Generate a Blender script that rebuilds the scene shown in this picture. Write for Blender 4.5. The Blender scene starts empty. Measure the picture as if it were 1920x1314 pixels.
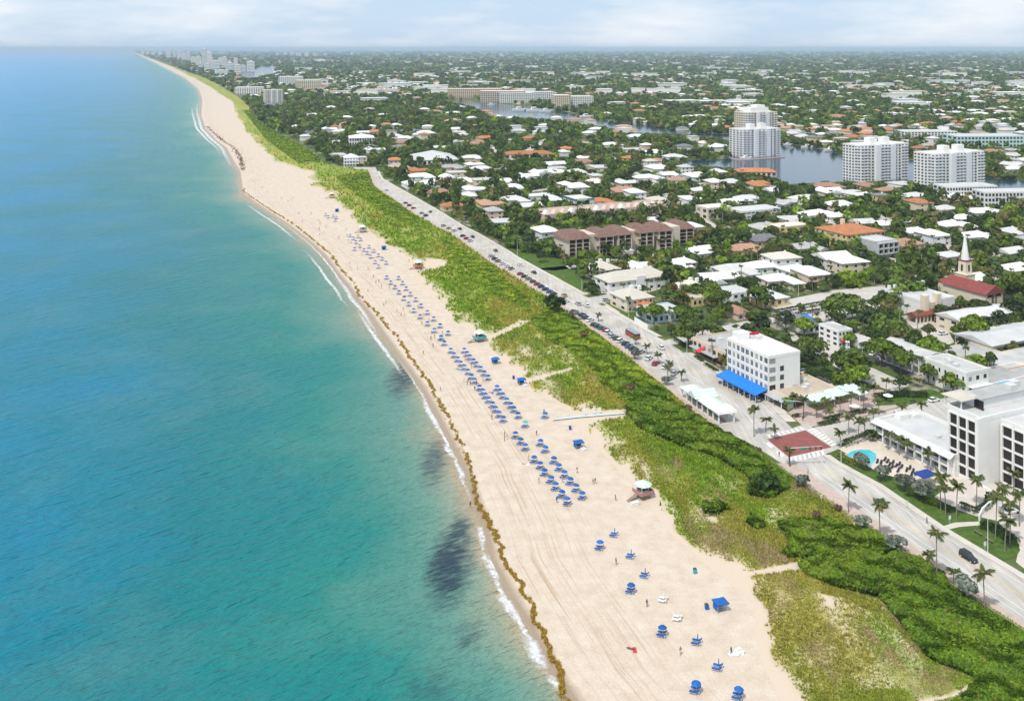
import bpy, bmesh, math, random
import numpy as np
from mathutils import Vector, Matrix
from mathutils.geometry import tessellate_polygon

# ------------------------------------------------------------------ camera, sky, sun, exposure
sc = bpy.context.scene
COL = sc.collection
F, H, HY, CX = 1750.0, 120.0, 90.0, 960.0        # focal length in reference pixels, eye height (m), eye-level row, centre column
cam_d = bpy.data.cameras.new('camera'); cam = bpy.data.objects.new('camera', cam_d); COL.objects.link(cam)
cam.location = (0, 0, H); cam.rotation_euler = (math.radians(90), 0, 0)
cam_d.sensor_width = 36; cam_d.lens = 36*F/1920
cam_d.shift_y = -(657-HY-1.5)/1920
cam_d.clip_start = 1; cam_d.clip_end = 300000
sc.camera = cam

SUN_EL, SUN_AZ = math.radians(58), math.radians(215)      # azimuth clockwise from +Y
w = bpy.data.worlds.new('World'); sc.world = w; w.use_nodes = True
nt = w.node_tree; nt.nodes.clear()
wo = nt.nodes.new('ShaderNodeOutputWorld'); bg = nt.nodes.new('ShaderNodeBackground')
sky = nt.nodes.new('ShaderNodeTexSky'); sky.sky_type = 'NISHITA'; sky.sun_disc = False
sky.sun_elevation = SUN_EL; sky.sun_rotation = SUN_AZ; sky.altitude = 100; sky.air_density = 1.0; sky.dust_density = 0.6; sky.ozone_density = 2.0
tc = nt.nodes.new('ShaderNodeTexCoord'); mp = nt.nodes.new('ShaderNodeMapping'); mp.inputs['Scale'].default_value = (5.5, 5.5, 26)
ns = nt.nodes.new('ShaderNodeTexNoise'); ns.inputs['Scale'].default_value = 1.0; ns.inputs['Detail'].default_value = 7; ns.inputs['Roughness'].default_value = .55
rp = nt.nodes.new('ShaderNodeMapRange'); rp.inputs['From Min'].default_value = .40; rp.inputs['From Max'].default_value = .66
mx = nt.nodes.new('ShaderNodeMix'); mx.data_type = 'RGBA'; mx.inputs['B'].default_value = (12.4, 12.6, 12.8, 1)
sc_ = nt.nodes.new('ShaderNodeMix'); sc_.data_type = 'RGBA'; sc_.inputs['Factor'].default_value = .78; sc_.inputs['B'].default_value = (8.0, 10.2, 13.0, 1)
ml = nt.nodes.new('ShaderNodeMath'); ml.operation = 'MULTIPLY'; ml.inputs[1].default_value = .75
L = nt.links.new
L(tc.outputs['Generated'], mp.inputs['Vector']); L(mp.outputs['Vector'], ns.inputs['Vector']); L(ns.outputs['Fac'], rp.inputs['Value'])
L(rp.outputs['Result'], ml.inputs[0]); L(ml.outputs[0], mx.inputs['Factor'])
L(sky.outputs['Color'], sc_.inputs['A']); L(sc_.outputs['Result'], mx.inputs['A']); L(mx.outputs['Result'], bg.inputs['Color'])
bg.inputs['Strength'].default_value = 0.080; L(bg.outputs['Background'], wo.inputs['Surface'])

sun_d = bpy.data.lights.new('sun', 'SUN'); sun = bpy.data.objects.new('sun', sun_d); COL.objects.link(sun)
sun_d.energy = 3.3; sun_d.angle = math.radians(4); sun_d.color = (1, .955, .88)
sd = Vector((math.sin(SUN_AZ)*math.cos(SUN_EL), math.cos(SUN_AZ)*math.cos(SUN_EL), math.sin(SUN_EL)))
sun.rotation_euler = sd.to_track_quat('Z', 'Y').to_euler(); sun.location = (-200, -300, 600)

vs = sc.view_settings; vs.view_transform = 'Standard'; vs.look = 'None'; vs.exposure = 0.02; vs.gamma = 1; vs.use_curve_mapping = False
sc.cycles.use_denoising = True; sc.cycles.max_bounces = 5; sc.cycles.diffuse_bounces = 2; sc.cycles.glossy_bounces = 2
sc.cycles.transparent_max_bounces = 16; sc.cycles.volume_bounces = 0; sc.cycles.caustics_reflective = False; sc.cycles.caustics_refractive = False

random.seed(7); rng = np.random.default_rng(7)

# ------------------------------------------------------------------ helpers
def P(px, py, z=0.0):
    Y = F*(H-z)/(py-HY)
    return ((px-CX)/F*Y, Y, z)
def proj(x, y, z=0.0):
    return CX+F*x/y, HY+F*(H-z)/y
def curve(pts):
    a = np.array(sorted(pts)); return lambda v: np.interp(v, a[:, 0], a[:, 1])

def S(r, g, b):                                    # sRGB bytes -> linear
    f = lambda c: (c/255/12.92) if c/255 <= .04045 else ((c/255+.055)/1.055)**2.4
    return (f(r), f(g), f(b), 1)

MATS = {}
def mat(name, col, rough=.75, var=0.0, scale=.5, bump=0.0, bscale=4.0, metal=0.0, spec=.4, coord='Object', detail=4, col2=None):
    if name in MATS: return MATS[name]
    m = bpy.data.materials.new(name); m.use_nodes = True; n = m.node_tree.nodes; l = m.node_tree.links.new
    b = n['Principled BSDF']; b.inputs['Roughness'].default_value = rough; b.inputs['Metallic'].default_value = metal
    b.inputs['Specular IOR Level'].default_value = spec
    col = tuple(col[:3])+(1,)
    b.inputs['Base Color'].default_value = col
    if var or bump or col2:
        t = n.new('ShaderNodeTexCoord')
    if var or col2:
        z = n.new('ShaderNodeTexNoise'); z.inputs['Scale'].default_value = scale; z.inputs['Detail'].default_value = detail
        l(t.outputs[coord], z.inputs['Vector'])
        r = n.new('ShaderNodeMapRange'); r.inputs['From Min'].default_value = .3; r.inputs['From Max'].default_value = .7
        l(z.outputs['Fac'], r.inputs['Value'])
        k = n.new('ShaderNodeMix'); k.data_type = 'RGBA'
        c2 = tuple(col2[:3])+(1,) if col2 else tuple(c*(1-var) for c in col[:3])+(1,)
        k.inputs['A'].default_value = c2
        k.inputs['B'].default_value = col if col2 else tuple(min(1, c*(1+var*.4)) for c in col[:3])+(1,)
        l(r.outputs['Result'], k.inputs['Factor']); l(k.outputs['Result'], b.inputs['Base Color'])
    if bump:
        z2 = n.new('ShaderNodeTexNoise'); z2.inputs['Scale'].default_value = bscale; z2.inputs['Detail'].default_value = 5
        l(t.outputs[coord], z2.inputs['Vector'])
        bp = n.new('ShaderNodeBump'); bp.inputs['Strength'].default_value = bump; bp.inputs['Distance'].default_value = .3
        l(z2.outputs['Fac'], bp.inputs['Height']); l(bp.outputs['Normal'], b.inputs['Normal'])
    MATS[name] = m; return m

def attr_mat(name, rough=.7, translucent=0.0, rnd=0.0, spec=.25):
    if name in MATS: return MATS[name]
    m = bpy.data.materials.new(name); m.use_nodes = True; n = m.node_tree.nodes; l = m.node_tree.links.new
    b = n['Principled BSDF']; b.inputs['Roughness'].default_value = rough; b.inputs['Specular IOR Level'].default_value = spec
    a = n.new('ShaderNodeAttribute'); a.attribute_name = 'Col'; out = a.outputs['Color']
    if rnd:
        o = n.new('ShaderNodeObjectInfo'); r = n.new('ShaderNodeMapRange'); r.inputs['To Min'].default_value = 1-rnd; r.inputs['To Max'].default_value = 1+rnd
        l(o.outputs['Random'], r.inputs['Value'])
        v = n.new('ShaderNodeVectorMath'); v.operation = 'SCALE'; l(out, v.inputs[0]); l(r.outputs['Result'], v.inputs['Scale']); out = v.outputs['Vector']
    l(out, b.inputs['Base Color'])
    if translucent:
        tr = n.new('ShaderNodeBsdfTranslucent'); l(out, tr.inputs['Color'])
        ms = n.new('ShaderNodeMixShader'); ms.inputs['Fac'].default_value = translucent
        l(b.outputs['BSDF'], ms.inputs[1]); l(tr.outputs['BSDF'], ms.inputs[2]); l(ms.outputs['Shader'], n['Material Output'].inputs['Surface'])
    MATS[name] = m; return m

def tag(o, label=None, cat=None, group=None, kind=None):
    if label: o['label'] = label
    if cat: o['category'] = cat
    if group: o['group'] = group
    if kind: o['kind'] = kind
    return o
def obj(name, me, parent=None, m=None):
    o = bpy.data.objects.new(name, me); COL.objects.link(o)
    if parent is not None: o.parent = parent
    if m is not None and len(me.materials) == 0: me.materials.append(m)
    return o
def empty(name, loc=(0, 0, 0), rz=0.0, label=None, cat=None, group=None):
    o = bpy.data.objects.new(name, None); COL.objects.link(o); o.location = loc; o.rotation_euler = (0, 0, rz)
    o.empty_display_size = .2
    return tag(o, label, cat, group)

def np_mesh(name, V, Fc, m=None, col=None, smooth=False):
    V = np.asarray(V, np.float32).reshape(-1, 3); Fc = np.asarray(Fc, np.int32)
    k = Fc.shape[1]
    me = bpy.data.meshes.new(name)
    me.vertices.add(len(V)); me.vertices.foreach_set('co', V.ravel())
    me.loops.add(Fc.size); me.loops.foreach_set('vertex_index', Fc.ravel())
    me.polygons.add(len(Fc)); me.polygons.foreach_set('loop_start', np.arange(0, Fc.size, k, dtype=np.int32))
    if smooth: me.polygons.foreach_set('use_smooth', np.ones(len(Fc), bool))
    if col is not None:
        a = me.color_attributes.new('Col', 'FLOAT_COLOR', 'POINT')
        c = np.ones((len(V), 4), np.float32); c[:, :3] = col; a.data.foreach_set('color', c.ravel())
    me.update(calc_edges=True)
    if m is not None: me.materials.append(m)
    return me

class MB:
    def __init__(s): s.v = []; s.f = []
    def add(s, vs, fs):
        o = len(s.v); s.v += [tuple(v) for v in vs]; s.f += [tuple(i+o for i in f) for f in fs]; return s
    def box(s, x0, x1, y0, y1, z0, z1):
        return s.add([(x0,y0,z0),(x1,y0,z0),(x1,y1,z0),(x0,y1,z0),(x0,y0,z1),(x1,y0,z1),(x1,y1,z1),(x0,y1,z1)],
                     [(0,3,2,1),(4,5,6,7),(0,1,5,4),(1,2,6,5),(2,3,7,6),(3,0,4,7)])
    def frustum(s, b, t, z0, z1):                  # b,t = (x0,x1,y0,y1)
        return s.add([(b[0],b[2],z0),(b[1],b[2],z0),(b[1],b[3],z0),(b[0],b[3],z0),(t[0],t[2],z1),(t[1],t[2],z1),(t[1],t[3],z1),(t[0],t[3],z1)],
                     [(0,3,2,1),(4,5,6,7),(0,1,5,4),(1,2,6,5),(2,3,7,6),(3,0,4,7)])
    def tube(s, pts, rad, n=8, cap=True):
        pts = [Vector(p) for p in pts]; o = len(s.v); rad = rad if hasattr(rad, '__len__') else [rad]*len(pts)
        for i, p in enumerate(pts):
            d = (pts[min(i+1, len(pts)-1)]-pts[max(i-1, 0)]).normalized()
            a = d.orthogonal().normalized() if abs(d.z) < .99 else Vector((1, 0, 0)); b = d.cross(a).normalized()
            for k in range(n):
                t = 2*math.pi*k/n; s.v.append(tuple(p+(a*math.cos(t)+b*math.sin(t))*rad[i]))
        for i in range(len(pts)-1):
            for k in range(n):
                s.f.append((o+i*n+k, o+i*n+(k+1) % n, o+(i+1)*n+(k+1) % n, o+(i+1)*n+k))
        if cap:
            s.f.append(tuple(o+k for k in range(n))[::-1]); s.f.append(tuple(o+(len(pts)-1)*n+k for k in range(n)))
        return s
    def hip(s, w, d, z0, rise, over=.6, gable=False, cx=0, cy=0, thick=.22):
        a, b = w/2+over, d/2+over
        if w >= d: r = max(w/2+over-(0 if gable else b), .05); rg = [(-r, 0), (r, 0)]
        else: r = max(d/2+over-(0 if gable else a), .05); rg = [(0, -r), (0, r)]
        V = [(-a,-b,z0),(a,-b,z0),(a,b,z0),(-a,b,z0)]+[(x,y,z0+thick) for x,y,_ in [(-a,-b,0),(a,-b,0),(a,b,0),(-a,b,0)]]
        V += [(rg[0][0],rg[0][1],z0+thick+rise),(rg[1][0],rg[1][1],z0+thick+rise)]
        V = [(x+cx,y+cy,z) for x,y,z in V]
        Fs = [(0,3,2,1),(0,1,5,4),(1,2,6,5),(2,3,7,6),(3,0,4,7)]
        if w >= d: Fs += [(4,5,9,8),(6,7,8,9),(5,6,9),(7,4,8)]
        else: Fs += [(5,6,9,8),(7,4,8,9),(4,5,8),(6,7,9)]
        return s.add(V, Fs)
    def mesh(s, name, m=None, smooth=False):
        me = bpy.data.meshes.new(name); me.from_pydata(s.v, [], s.f)
        if smooth: me.polygons.foreach_set('use_smooth', [True]*len(me.polygons))
        me.update()
        if m is not None: me.materials.append(m)
        return me
    def build(s, name, m=None, parent=None, smooth=False):
        return obj(name, s.mesh(name, m, smooth), parent)

PAVED = []
def poly(name, pts, z, m, kind='structure', slab=0.0, label=None, cat=None):
    PAVED.append(list(pts))
    ps = [P(x, y) for x, y in pts]
    top = [(a, b, z) for a, b, _ in ps]; n = len(top)
    tri = tessellate_polygon([[Vector((a, b, 0)) for a, b, _ in ps]])
    V, Fs = list(top), [tuple(t) for t in tri]
    V2 = []
    # keep faces up
    out = []
    for t in Fs:
        a, b, c = (Vector(V[i]) for i in t)
        out.append(t if (b-a).cross(c-a).z > 0 else (t[0], t[2], t[1]))
    if slab:
        V += [(a, b, z-slab) for a, b, _ in ps]
        out += [(i, (i+1) % n, n+(i+1) % n, n+i) for i in range(n)]
    me = bpy.data.meshes.new(name); me.from_pydata(V, [], out); me.update(); me.materials.append(m)
    o = obj(name, me); tag(o, label, cat, None, kind if not cat else None)
    return o

def in_poly(x, y, pts):
    x = np.asarray(x, float); y = np.asarray(y, float); r = np.zeros(x.shape, bool); n = len(pts)
    for i in range(n):
        x1, y1 = pts[i]; x2, y2 = pts[(i+1) % n]
        c = ((y1 > y) != (y2 > y))
        with np.errstate(divide='ignore', invalid='ignore'):
            xi = (x2-x1)*(y-y1)/((y2-y1) if y2 != y1 else 1e-9)+x1
        r ^= c & (x < xi)
    return r

# value noise for colour / density variation
_tab = rng.random((256, 256))
def vnoise(x, y):
    x = np.asarray(x, float); y = np.asarray(y, float)
    xi = np.floor(x).astype(int); yi = np.floor(y).astype(int); fx = x-xi; fy = y-yi
    fx = fx*fx*(3-2*fx); fy = fy*fy*(3-2*fy)
    g = lambda a, b: _tab[a % 256, b % 256]
    return (g(xi, yi)*(1-fx)+g(xi+1, yi)*fx)*(1-fy)+(g(xi, yi+1)*(1-fx)+g(xi+1, yi+1)*fx)*fy
def fbm(x, y): return vnoise(x, y)*.5+vnoise(x*2.1+7, y*2.1+3)*.3+vnoise(x*4.3+1, y*4.3+9)*.2

def leaves(C, size, N=None, tilt=1.0, aspect=.7, fold=True):
    """one leaf-shaped quad per centre; N = outward normals (or None for mostly-up)"""
    C = np.asarray(C, float); n = len(C); size = np.broadcast_to(size, (n,)).astype(float)
    if N is None: N = np.tile([0, 0, 1.0], (n, 1))
    d = N+rng.normal(0, .55*tilt, (n, 3)); d /= np.linalg.norm(d, axis=1)[:, None]+1e-9
    r = rng.normal(0, 1, (n, 3)); a = np.cross(d, r); a /= np.linalg.norm(a, axis=1)[:, None]+1e-9
    b = np.cross(d, a)
    a *= size[:, None]*.62; b *= size[:, None]*.62*aspect
    lift = d*size[:, None]*.16
    V = np.stack([C-a, C-b-lift*-1, C+a, C+b+lift], 1).reshape(-1, 3)
    Fc = np.arange(4*n).reshape(n, 4)
    return V, Fc

ORD = ['first','second','third','fourth','fifth','sixth','seventh','eighth','ninth','tenth','eleventh','twelfth','thirteenth','fourteenth','fifteenth','sixteenth','seventeenth','eighteenth','nineteenth','twentieth']
def ordinal(i):
    if i < 20: return ORD[i]
    i += 1; t = ['','','twenty','thirty','forty','fifty','sixty','seventy','eighty','ninety'][(i//10) % 10]; u = i % 10
    tens = {'twenty':'twentieth','thirty':'thirtieth','forty':'fortieth','fifty':'fiftieth','sixty':'sixtieth','seventy':'seventieth','eighty':'eightieth','ninety':'ninetieth'}
    return tens.get(t, 'last') if u == 0 else t+'-'+ORD[u-1]

# ------------------------------------------------------------------ guide curves: image row -> column of ground features
coast = curve([(1700,1215),(1420,1115),(1314,1062),(1286,1045),(1252,1019),(1207,997),(1158,971),(1113,944),(1079,926),(1045,909),(985,897),(940,882),(895,865),(876,861),(824,834),(780,812),(720,780),(640,722),(590,688),(560,664),(530,643),(505,622),(480,606),(455,580),(420,536),(383,480),(360,449),(340,447),(320,445),(300,433),(275,420),(262,402),(240,382),(215,374),(185,377),(165,370),(145,346),(125,307),(110,277),(102,260),(96,247),(92,240),(90.2,238)])
wrack = curve([(1420,1120),(1312,1066),(1290,1061),(1260,1050),(1222,1034),(1188,1019),(1151,1001),(1098,978),(1068,959),(1038,944),(997,929),(970,910),(933,892),(861,880),(824,862),(780,838),(740,818),(690,786),(624,739),(584,706),(559,678),(526,661),(498,634),(476,621),(451,591),(420,553),(383,493),(358,457)])
dune = curve([(1700,1660),(1420,1545),(1314,1490),(1250,1455),(1200,1438),(1130,1430),(1080,1370),(1050,1330),(990,1262),(925,1215),(900,1192),(820,1112),(795,1085),(775,1078),(760,1070),(735,1003),(710,985),(660,930),(620,893),(600,850),(570,832),(530,792),(490,772),(470,742),(450,716),(420,672),(400,652),(365,620),(345,580),(320,575),(300,510),(270,480),(240,456),(215,441),(190,434),(170,404),(150,372),(125,322),(110,285),(102,264),(96,249),(92,241),(90.2,238.4)])
inland = curve([(1700,2700),(1420,2330),(1314,2130),(1180,1920),(1078,1760),(1008,1661),(938,1553),(862,1445),(830,1395),(800,1332),(740,1262),(690,1200),(664,1173),(607,1093),(560,1030),(509,948),(492,918),(466,884),(437,844),(424,817),(394,767),(367,727),(348,700),(318,690),(312,640),(305,606),(285,590),(262,545),(230,490),(200,468),(180,446),(160,414),(145,384),(125,328),(110,288),(102,266),(96,250),(92,241.5),(90.2,238.6)])
kerb_in = curve([(1700,2900),(1420,2480),(1160,2046),(1086,1920),(1062,1880),(990,1760),(908,1640),(866,1562),(836,1520),(800,1484),(757,1440),(735,1402),(704,1352),(671,1299),(644,1258),(619,1211),(591,1161),(567,1121),(532,1058),(517,1030),(478,960),(471,951),(437,893),(420,859),(397,824),(374,784),(348,738),(333,712),(322,708),(312,704)])
kerb_sea = curve([(1700,2810),(1420,2360),(1165,1920),(1025,1716),(868,1490),(825,1436),(800,1392),(765,1345),(735,1310),(700,1268),(661,1208),(606,1133),(571,1082),(520,1002),(490,954),(481,936),(462,900),(439,866),(419,833),(392,785),(375,758),(352,726),(338,706),(325,699),(312,697)])
# ------------------------------------------------------------------ the setting: sea, beach, dune, ground, road
def nodes_mat(name):
    m = bpy.data.materials.new(name); m.use_nodes = True; MATS[name] = m
    n = m.node_tree.nodes; l = m.node_tree.links.new
    return m, n, l, n['Principled BSDF']
def N_(n, t, **kw):
    x = n.new(t)
    for k, v in kw.items():
        if hasattr(x, k): setattr(x, k, v)
        else: x.inputs[k].default_value = v
    return x
def ramp(n, stops, interp='LINEAR'):
    r = n.new('ShaderNodeValToRGB'); e = r.color_ramp.elements; r.color_ramp.interpolation = interp
    e[0].position, e[0].color = stops[0][0], stops[0][1]; e[1].position, e[1].color = stops[-1][0], stops[-1][1]
    for p, c in stops[1:-1]:
        k = e.new(p); k.color = c
    return r
def c4(c): return tuple(c[:3])+(1,)

# rows of the landscape: denser where the image is larger
rows = 90+np.concatenate([np.geomspace(1610, 1330, 5)[:-1], np.linspace(1330, 60, 330), np.geomspace(59, 2.4, 60)])
rowsY = F*H/(rows-HY)
def strip_mesh(name, Xs, Z=None, m=None, attrs=None, col=None, smooth=True):
    R, C = Xs.shape
    V = np.zeros((R, C, 3)); V[..., 0] = Xs; V[..., 1] = rowsY[:, None]; V[..., 2] = 0 if Z is None else Z
    i = np.arange(R*C).reshape(R, C)
    Fc = np.stack([i[:-1, :-1], i[:-1, 1:], i[1:, 1:], i[1:, :-1]], -1).reshape(-1, 4)
    me = np_mesh(name, V, Fc, m, col, smooth)
    for k, a in (attrs or {}).items():
        at = me.attributes.new(k, 'FLOAT', 'POINT'); at.data.foreach_set('value', np.asarray(a, np.float32).ravel())
    return me
Xc = (coast(rows)-CX)/F*rowsY; Xd = (dune(rows)-CX)/F*rowsY; Xi = (inland(rows)-CX)/F*rowsY

# --- sea
ts = np.array([-6, 0, 1.5, 3, 5, 8, 12, 18, 26, 38, 55, 80, 110, 150, 210, 300, 420, 600, 900, 1500, 2500, 5000, 12000, 30000, 90000.])
m, n, l, b = nodes_mat('sea_water')
a = N_(n, 'ShaderNodeAttribute', attribute_name='shore'); geo = n.new('ShaderNodeNewGeometry')
big = N_(n, 'ShaderNodeTexNoise', Scale=.011, Detail=4, Roughness=.55); l(geo.outputs['Position'], big.inputs['Vector'])
bigr = N_(n, 'ShaderNodeMapRange'); bigr.inputs['From Min'].default_value = .3; bigr.inputs['From Max'].default_value = .7
bigr.inputs['To Min'].default_value = -.085; bigr.inputs['To Max'].default_value = .085; l(big.outputs['Fac'], bigr.inputs['Value'])
ad = N_(n, 'ShaderNodeMath', operation='ADD'); l(a.outputs['Fac'], ad.inputs[0]); l(bigr.outputs['Result'], ad.inputs[1])
rw = ramp(n, [(0.0, c4(S(172,156,128))), (.08, c4(S(142,152,130))), (.20, c4(S(98,142,126))), (.34, c4(S(26,126,118))), (.48, c4(S(0,116,124))), (.58, c4(S(0,120,144))), (.70, c4(S(0,126,168))), (.84, c4(S(20,134,188))), (1, c4(S(30,136,204)))])
l(ad.outputs[0], rw.inputs['Fac'])
prev = rw.outputs['Color']
mk = N_(n, 'ShaderNodeTexNoise', Scale=.02, Detail=5, Roughness=.6); l(geo.outputs['Position'], mk.inputs['Vector']); mkr = N_(n, 'ShaderNodeMapRange'); mkr.inputs['From Min'].default_value = .48; mkr.inputs['From Max'].default_value = .72; mkr.inputs['To Max'].default_value = .3; l(mk.outputs['Fac'], mkr.inputs['Value'])
msk = ramp(n, [(.1, (0,0,0,1)), (.25, (1,1,1,1)), (.5, (.8,.8,.8,1)), (.68, (0,0,0,1))]); l(a.outputs['Fac'], msk.inputs['Fac']); mkm = N_(n, 'ShaderNodeMath', operation='MULTIPLY'); l(mkr.outputs['Result'], mkm.inputs[0]); l(msk.outputs['Color'], mkm.inputs[1])
mxm = N_(n, 'ShaderNodeMix', data_type='RGBA'); mxm.inputs['B'].default_value = c4(S(112,148,136)); l(mkm.outputs[0], mxm.inputs['Factor']); l(prev, mxm.inputs['A']); prev = mxm.outputs['Result']
for (qx, qy, ra, rb, thr, strength) in [(842,1058,6.5,19,.40,.95), (862,990,4.5,10,.46,.8), (758,705,8,26,.44,.85), (815,860,6,24,.48,.7), (880,1190,6,10,.56,.5), (805,1290,9,12,.55,.45)]:
    wx, wy, _ = P(qx, qy)
    sb = N_(n, 'ShaderNodeVectorMath', operation='SUBTRACT'); sb.inputs[1].default_value = (wx, wy, -.25); l(geo.outputs['Position'], sb.inputs[0])
    sl = N_(n, 'ShaderNodeVectorMath', operation='MULTIPLY'); sl.inputs[1].default_value = (1/ra, 1/rb, 0); l(sb.outputs['Vector'], sl.inputs[0])
    ln = N_(n, 'ShaderNodeVectorMath', operation='LENGTH'); l(sl.outputs['Vector'], ln.inputs[0])
    mr = N_(n, 'ShaderNodeMapRange'); mr.inputs['From Min'].default_value = 1.5; mr.inputs['From Max'].default_value = .2
    mr.inputs['To Min'].default_value = 0; mr.inputs['To Max'].default_value = 1; l(ln.outputs['Value'], mr.inputs['Value'])
    mpn = N_(n, 'ShaderNodeMapping'); mpn.vector_type = 'TEXTURE'; mpn.inputs['Scale'].default_value = (1/.26, 1/.8, 1); mpn.inputs['Rotation'].default_value = (0, 0, .5); l(geo.outputs['Position'], mpn.inputs['Vector'])
    nz = N_(n, 'ShaderNodeTexNoise', Scale=1.0, Detail=5, Roughness=.65); l(mpn.outputs['Vector'], nz.inputs['Vector'])
    sm = N_(n, 'ShaderNodeMath', operation='MULTIPLY'); l(mr.outputs['Result'], sm.inputs[0]); l(nz.outputs['Fac'], sm.inputs[1])
    m2 = N_(n, 'ShaderNodeMapRange'); m2.inputs['From Min'].default_value = thr-.22; m2.inputs['From Max'].default_value = thr+.05; m2.inputs['To Max'].default_value = strength; l(sm.outputs[0], m2.inputs['Value'])
    mxn = N_(n, 'ShaderNodeMix', data_type='RGBA'); mxn.inputs['B'].default_value = c4(S(38,58,72)); l(m2.outputs['Result'], mxn.inputs['Factor']); l(prev, mxn.inputs['A']); prev = mxn.outputs['Result']
l(prev, b.inputs['Base Color']); b.inputs['Roughness'].default_value = .18; b.inputs['IOR'].default_value = 1.33; b.inputs['Specular IOR Level'].default_value = .2
def wave_bump(scale, strength, sx, sy, rot, prevn=None, dist=1.0):
    mpn = N_(n, 'ShaderNodeMapping', vector_type='TEXTURE'); mpn.inputs['Scale'].default_value = (1/sx, 1/sy, 1); mpn.inputs['Rotation'].default_value = (0, 0, rot); l(geo.outputs['Position'], mpn.inputs['Vector'])
    nz = N_(n, 'ShaderNodeTexNoise', Scale=scale, Detail=4, Roughness=.6); l(mpn.outputs['Vector'], nz.inputs['Vector'])
    bp = N_(n, 'ShaderNodeBump'); bp.inputs['Strength'].default_value = strength; bp.inputs['Distance'].default_value = dist; l(nz.outputs['Fac'], bp.inputs['Height'])
    if prevn is not None: l(prevn, bp.inputs['Normal'])
    return bp.outputs['Normal']
nn = wave_bump(.16, .8, .45, 1.3, .75, None, 3.2); nn = wave_bump(.62, .9, .35, 1.25, .62, nn, 1.8); l(nn, b.inputs['Normal'])
Xs = Xc[:, None]-ts[None, :]; Xs = Xs[:, ::-1]
shore = np.clip(np.log10(np.maximum(ts, 0)/4+1)/2.75, 0, 1)[::-1]
sea = obj('sea', strip_mesh('sea', Xs, np.full(Xs.shape, -.25), m, {'shore': np.broadcast_to(shore, Xs.shape)})); tag(sea, 'turquoise sea deepening to blue away from the beach', kind='structure')

# --- beach
m, n, l, b = nodes_mat('beach_sand')
a = N_(n, 'ShaderNodeAttribute', attribute_name='d'); geo = n.new('ShaderNodeNewGeometry')
sx = n.new('ShaderNodeSeparateXYZ'); l(geo.outputs['Position'], sx.inputs[0])
nz = N_(n, 'ShaderNodeTexNoise', Scale=.25, Detail=6, Roughness=.6); l(geo.outputs['Position'], nz.inputs['Vector'])
nf = N_(n, 'ShaderNodeTexNoise', Scale=2.2, Detail=4); l(geo.outputs['Position'], nf.inputs['Vector'])
dry = ramp(n, [(.3, c4((.54,.43,.325))), (.5, c4((.605,.495,.385))), (.72, c4((.65,.555,.455)))]); l(nz.outputs['Fac'], dry.inputs['Fac'])
wet = N_(n, 'ShaderNodeMapRange'); wet.inputs['From Min'].default_value = 4.2; wet.inputs['From Max'].default_value = 2.2; l(a.outputs['Fac'], wet.inputs['Value'])
wm = N_(n, 'ShaderNodeMix', data_type='RGBA'); wm.inputs['B'].default_value = c4((.34,.25,.16)); l(wet.outputs['Result'], wm.inputs['Factor']); l(dry.outputs['Color'], wm.inputs['A'])
# vehicle tracks and old wrack lines running along the beach
cb = n.new('ShaderNodeCombineXYZ'); mu = N_(n, 'ShaderNodeMath', operation='MULTIPLY'); mu.inputs[1].default_value = 1.5; l(a.outputs['Fac'], mu.inputs[0])
mu2 = N_(n, 'ShaderNodeMath', operation='MULTIPLY'); mu2.inputs[1].default_value = .03; l(sx.outputs['Y'], mu2.inputs[0])
l(mu.outputs[0], cb.inputs['X']); l(mu2.outputs[0], cb.inputs['Y'])
ns2 = N_(n, 'ShaderNodeTexNoise', Scale=1.0, Detail=5, Roughness=.6); l(cb.outputs[0], ns2.inputs['Vector'])
tk = N_(n, 'ShaderNodeMapRange'); tk.inputs['From Min'].default_value = .50; tk.inputs['From Max'].default_value = .68; l(ns2.outputs['Fac'], tk.inputs['Value'])
bell = ramp(n, [(0, (0,0,0,1)), (.10, (.1,.1,.1,1)), (.24, (.9,.9,.9,1)), (.45, (.5,.5,.5,1)), (.62, (.08,.08,.08,1)), (1, (.05,.05,.05,1))])
dn = N_(n, 'ShaderNodeMath', operation='MULTIPLY'); dn.inputs[1].default_value = 1/50; l(a.outputs['Fac'], dn.inputs[0]); l(dn.outputs[0], bell.inputs['Fac'])
tm = N_(n, 'ShaderNodeMath', operation='MULTIPLY'); l(tk.outputs['Result'], tm.inputs[0]); l(bell.outputs['Color'], tm.inputs[1])
tx = N_(n, 'ShaderNodeMix', data_type='RGBA'); tx.inputs['B'].default_value = c4((.40,.28,.18)); l(tm.outputs[0], tx.inputs['Factor']); l(wm.outputs['Result'], tx.inputs['A'])
fp = N_(n, 'ShaderNodeMapRange'); fp.inputs['From Min'].default_value = .3; fp.inputs['From Max'].default_value = .7; fp.inputs['To Min'].default_value = .9; fp.inputs['To Max'].default_value = 1.06; l(nf.outputs['Fac'], fp.inputs['Value'])
vm = N_(n, 'ShaderNodeVectorMath', operation='SCALE'); l(tx.outputs['Result'], vm.inputs[0]); l(fp.outputs['Result'], vm.inputs['Scale']); l(vm.outputs['Vector'], b.inputs['Base Color'])
rr = N_(n, 'ShaderNodeMapRange'); rr.inputs['To Min'].default_value = .9; rr.inputs['To Max'].default_value = .35; l(wet.outputs['Result'], rr.inputs['Value']); l(rr.outputs['Result'], b.inputs['Roughness'])
bp = N_(n, 'ShaderNodeBump'); bp.inputs['Strength'].default_value = .35; bp.inputs['Distance'].default_value = .25; l(nf.outputs['Fac'], bp.inputs['Height']); l(bp.outputs['Normal'], b.inputs['Normal'])
fr = np.concatenate([[-30, -12, -5, -2], np.zeros(0)])
cols = [Xc+q for q in (-30, -12, -5, -2, 0, 1.5, 3, 5, 8)]
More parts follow.
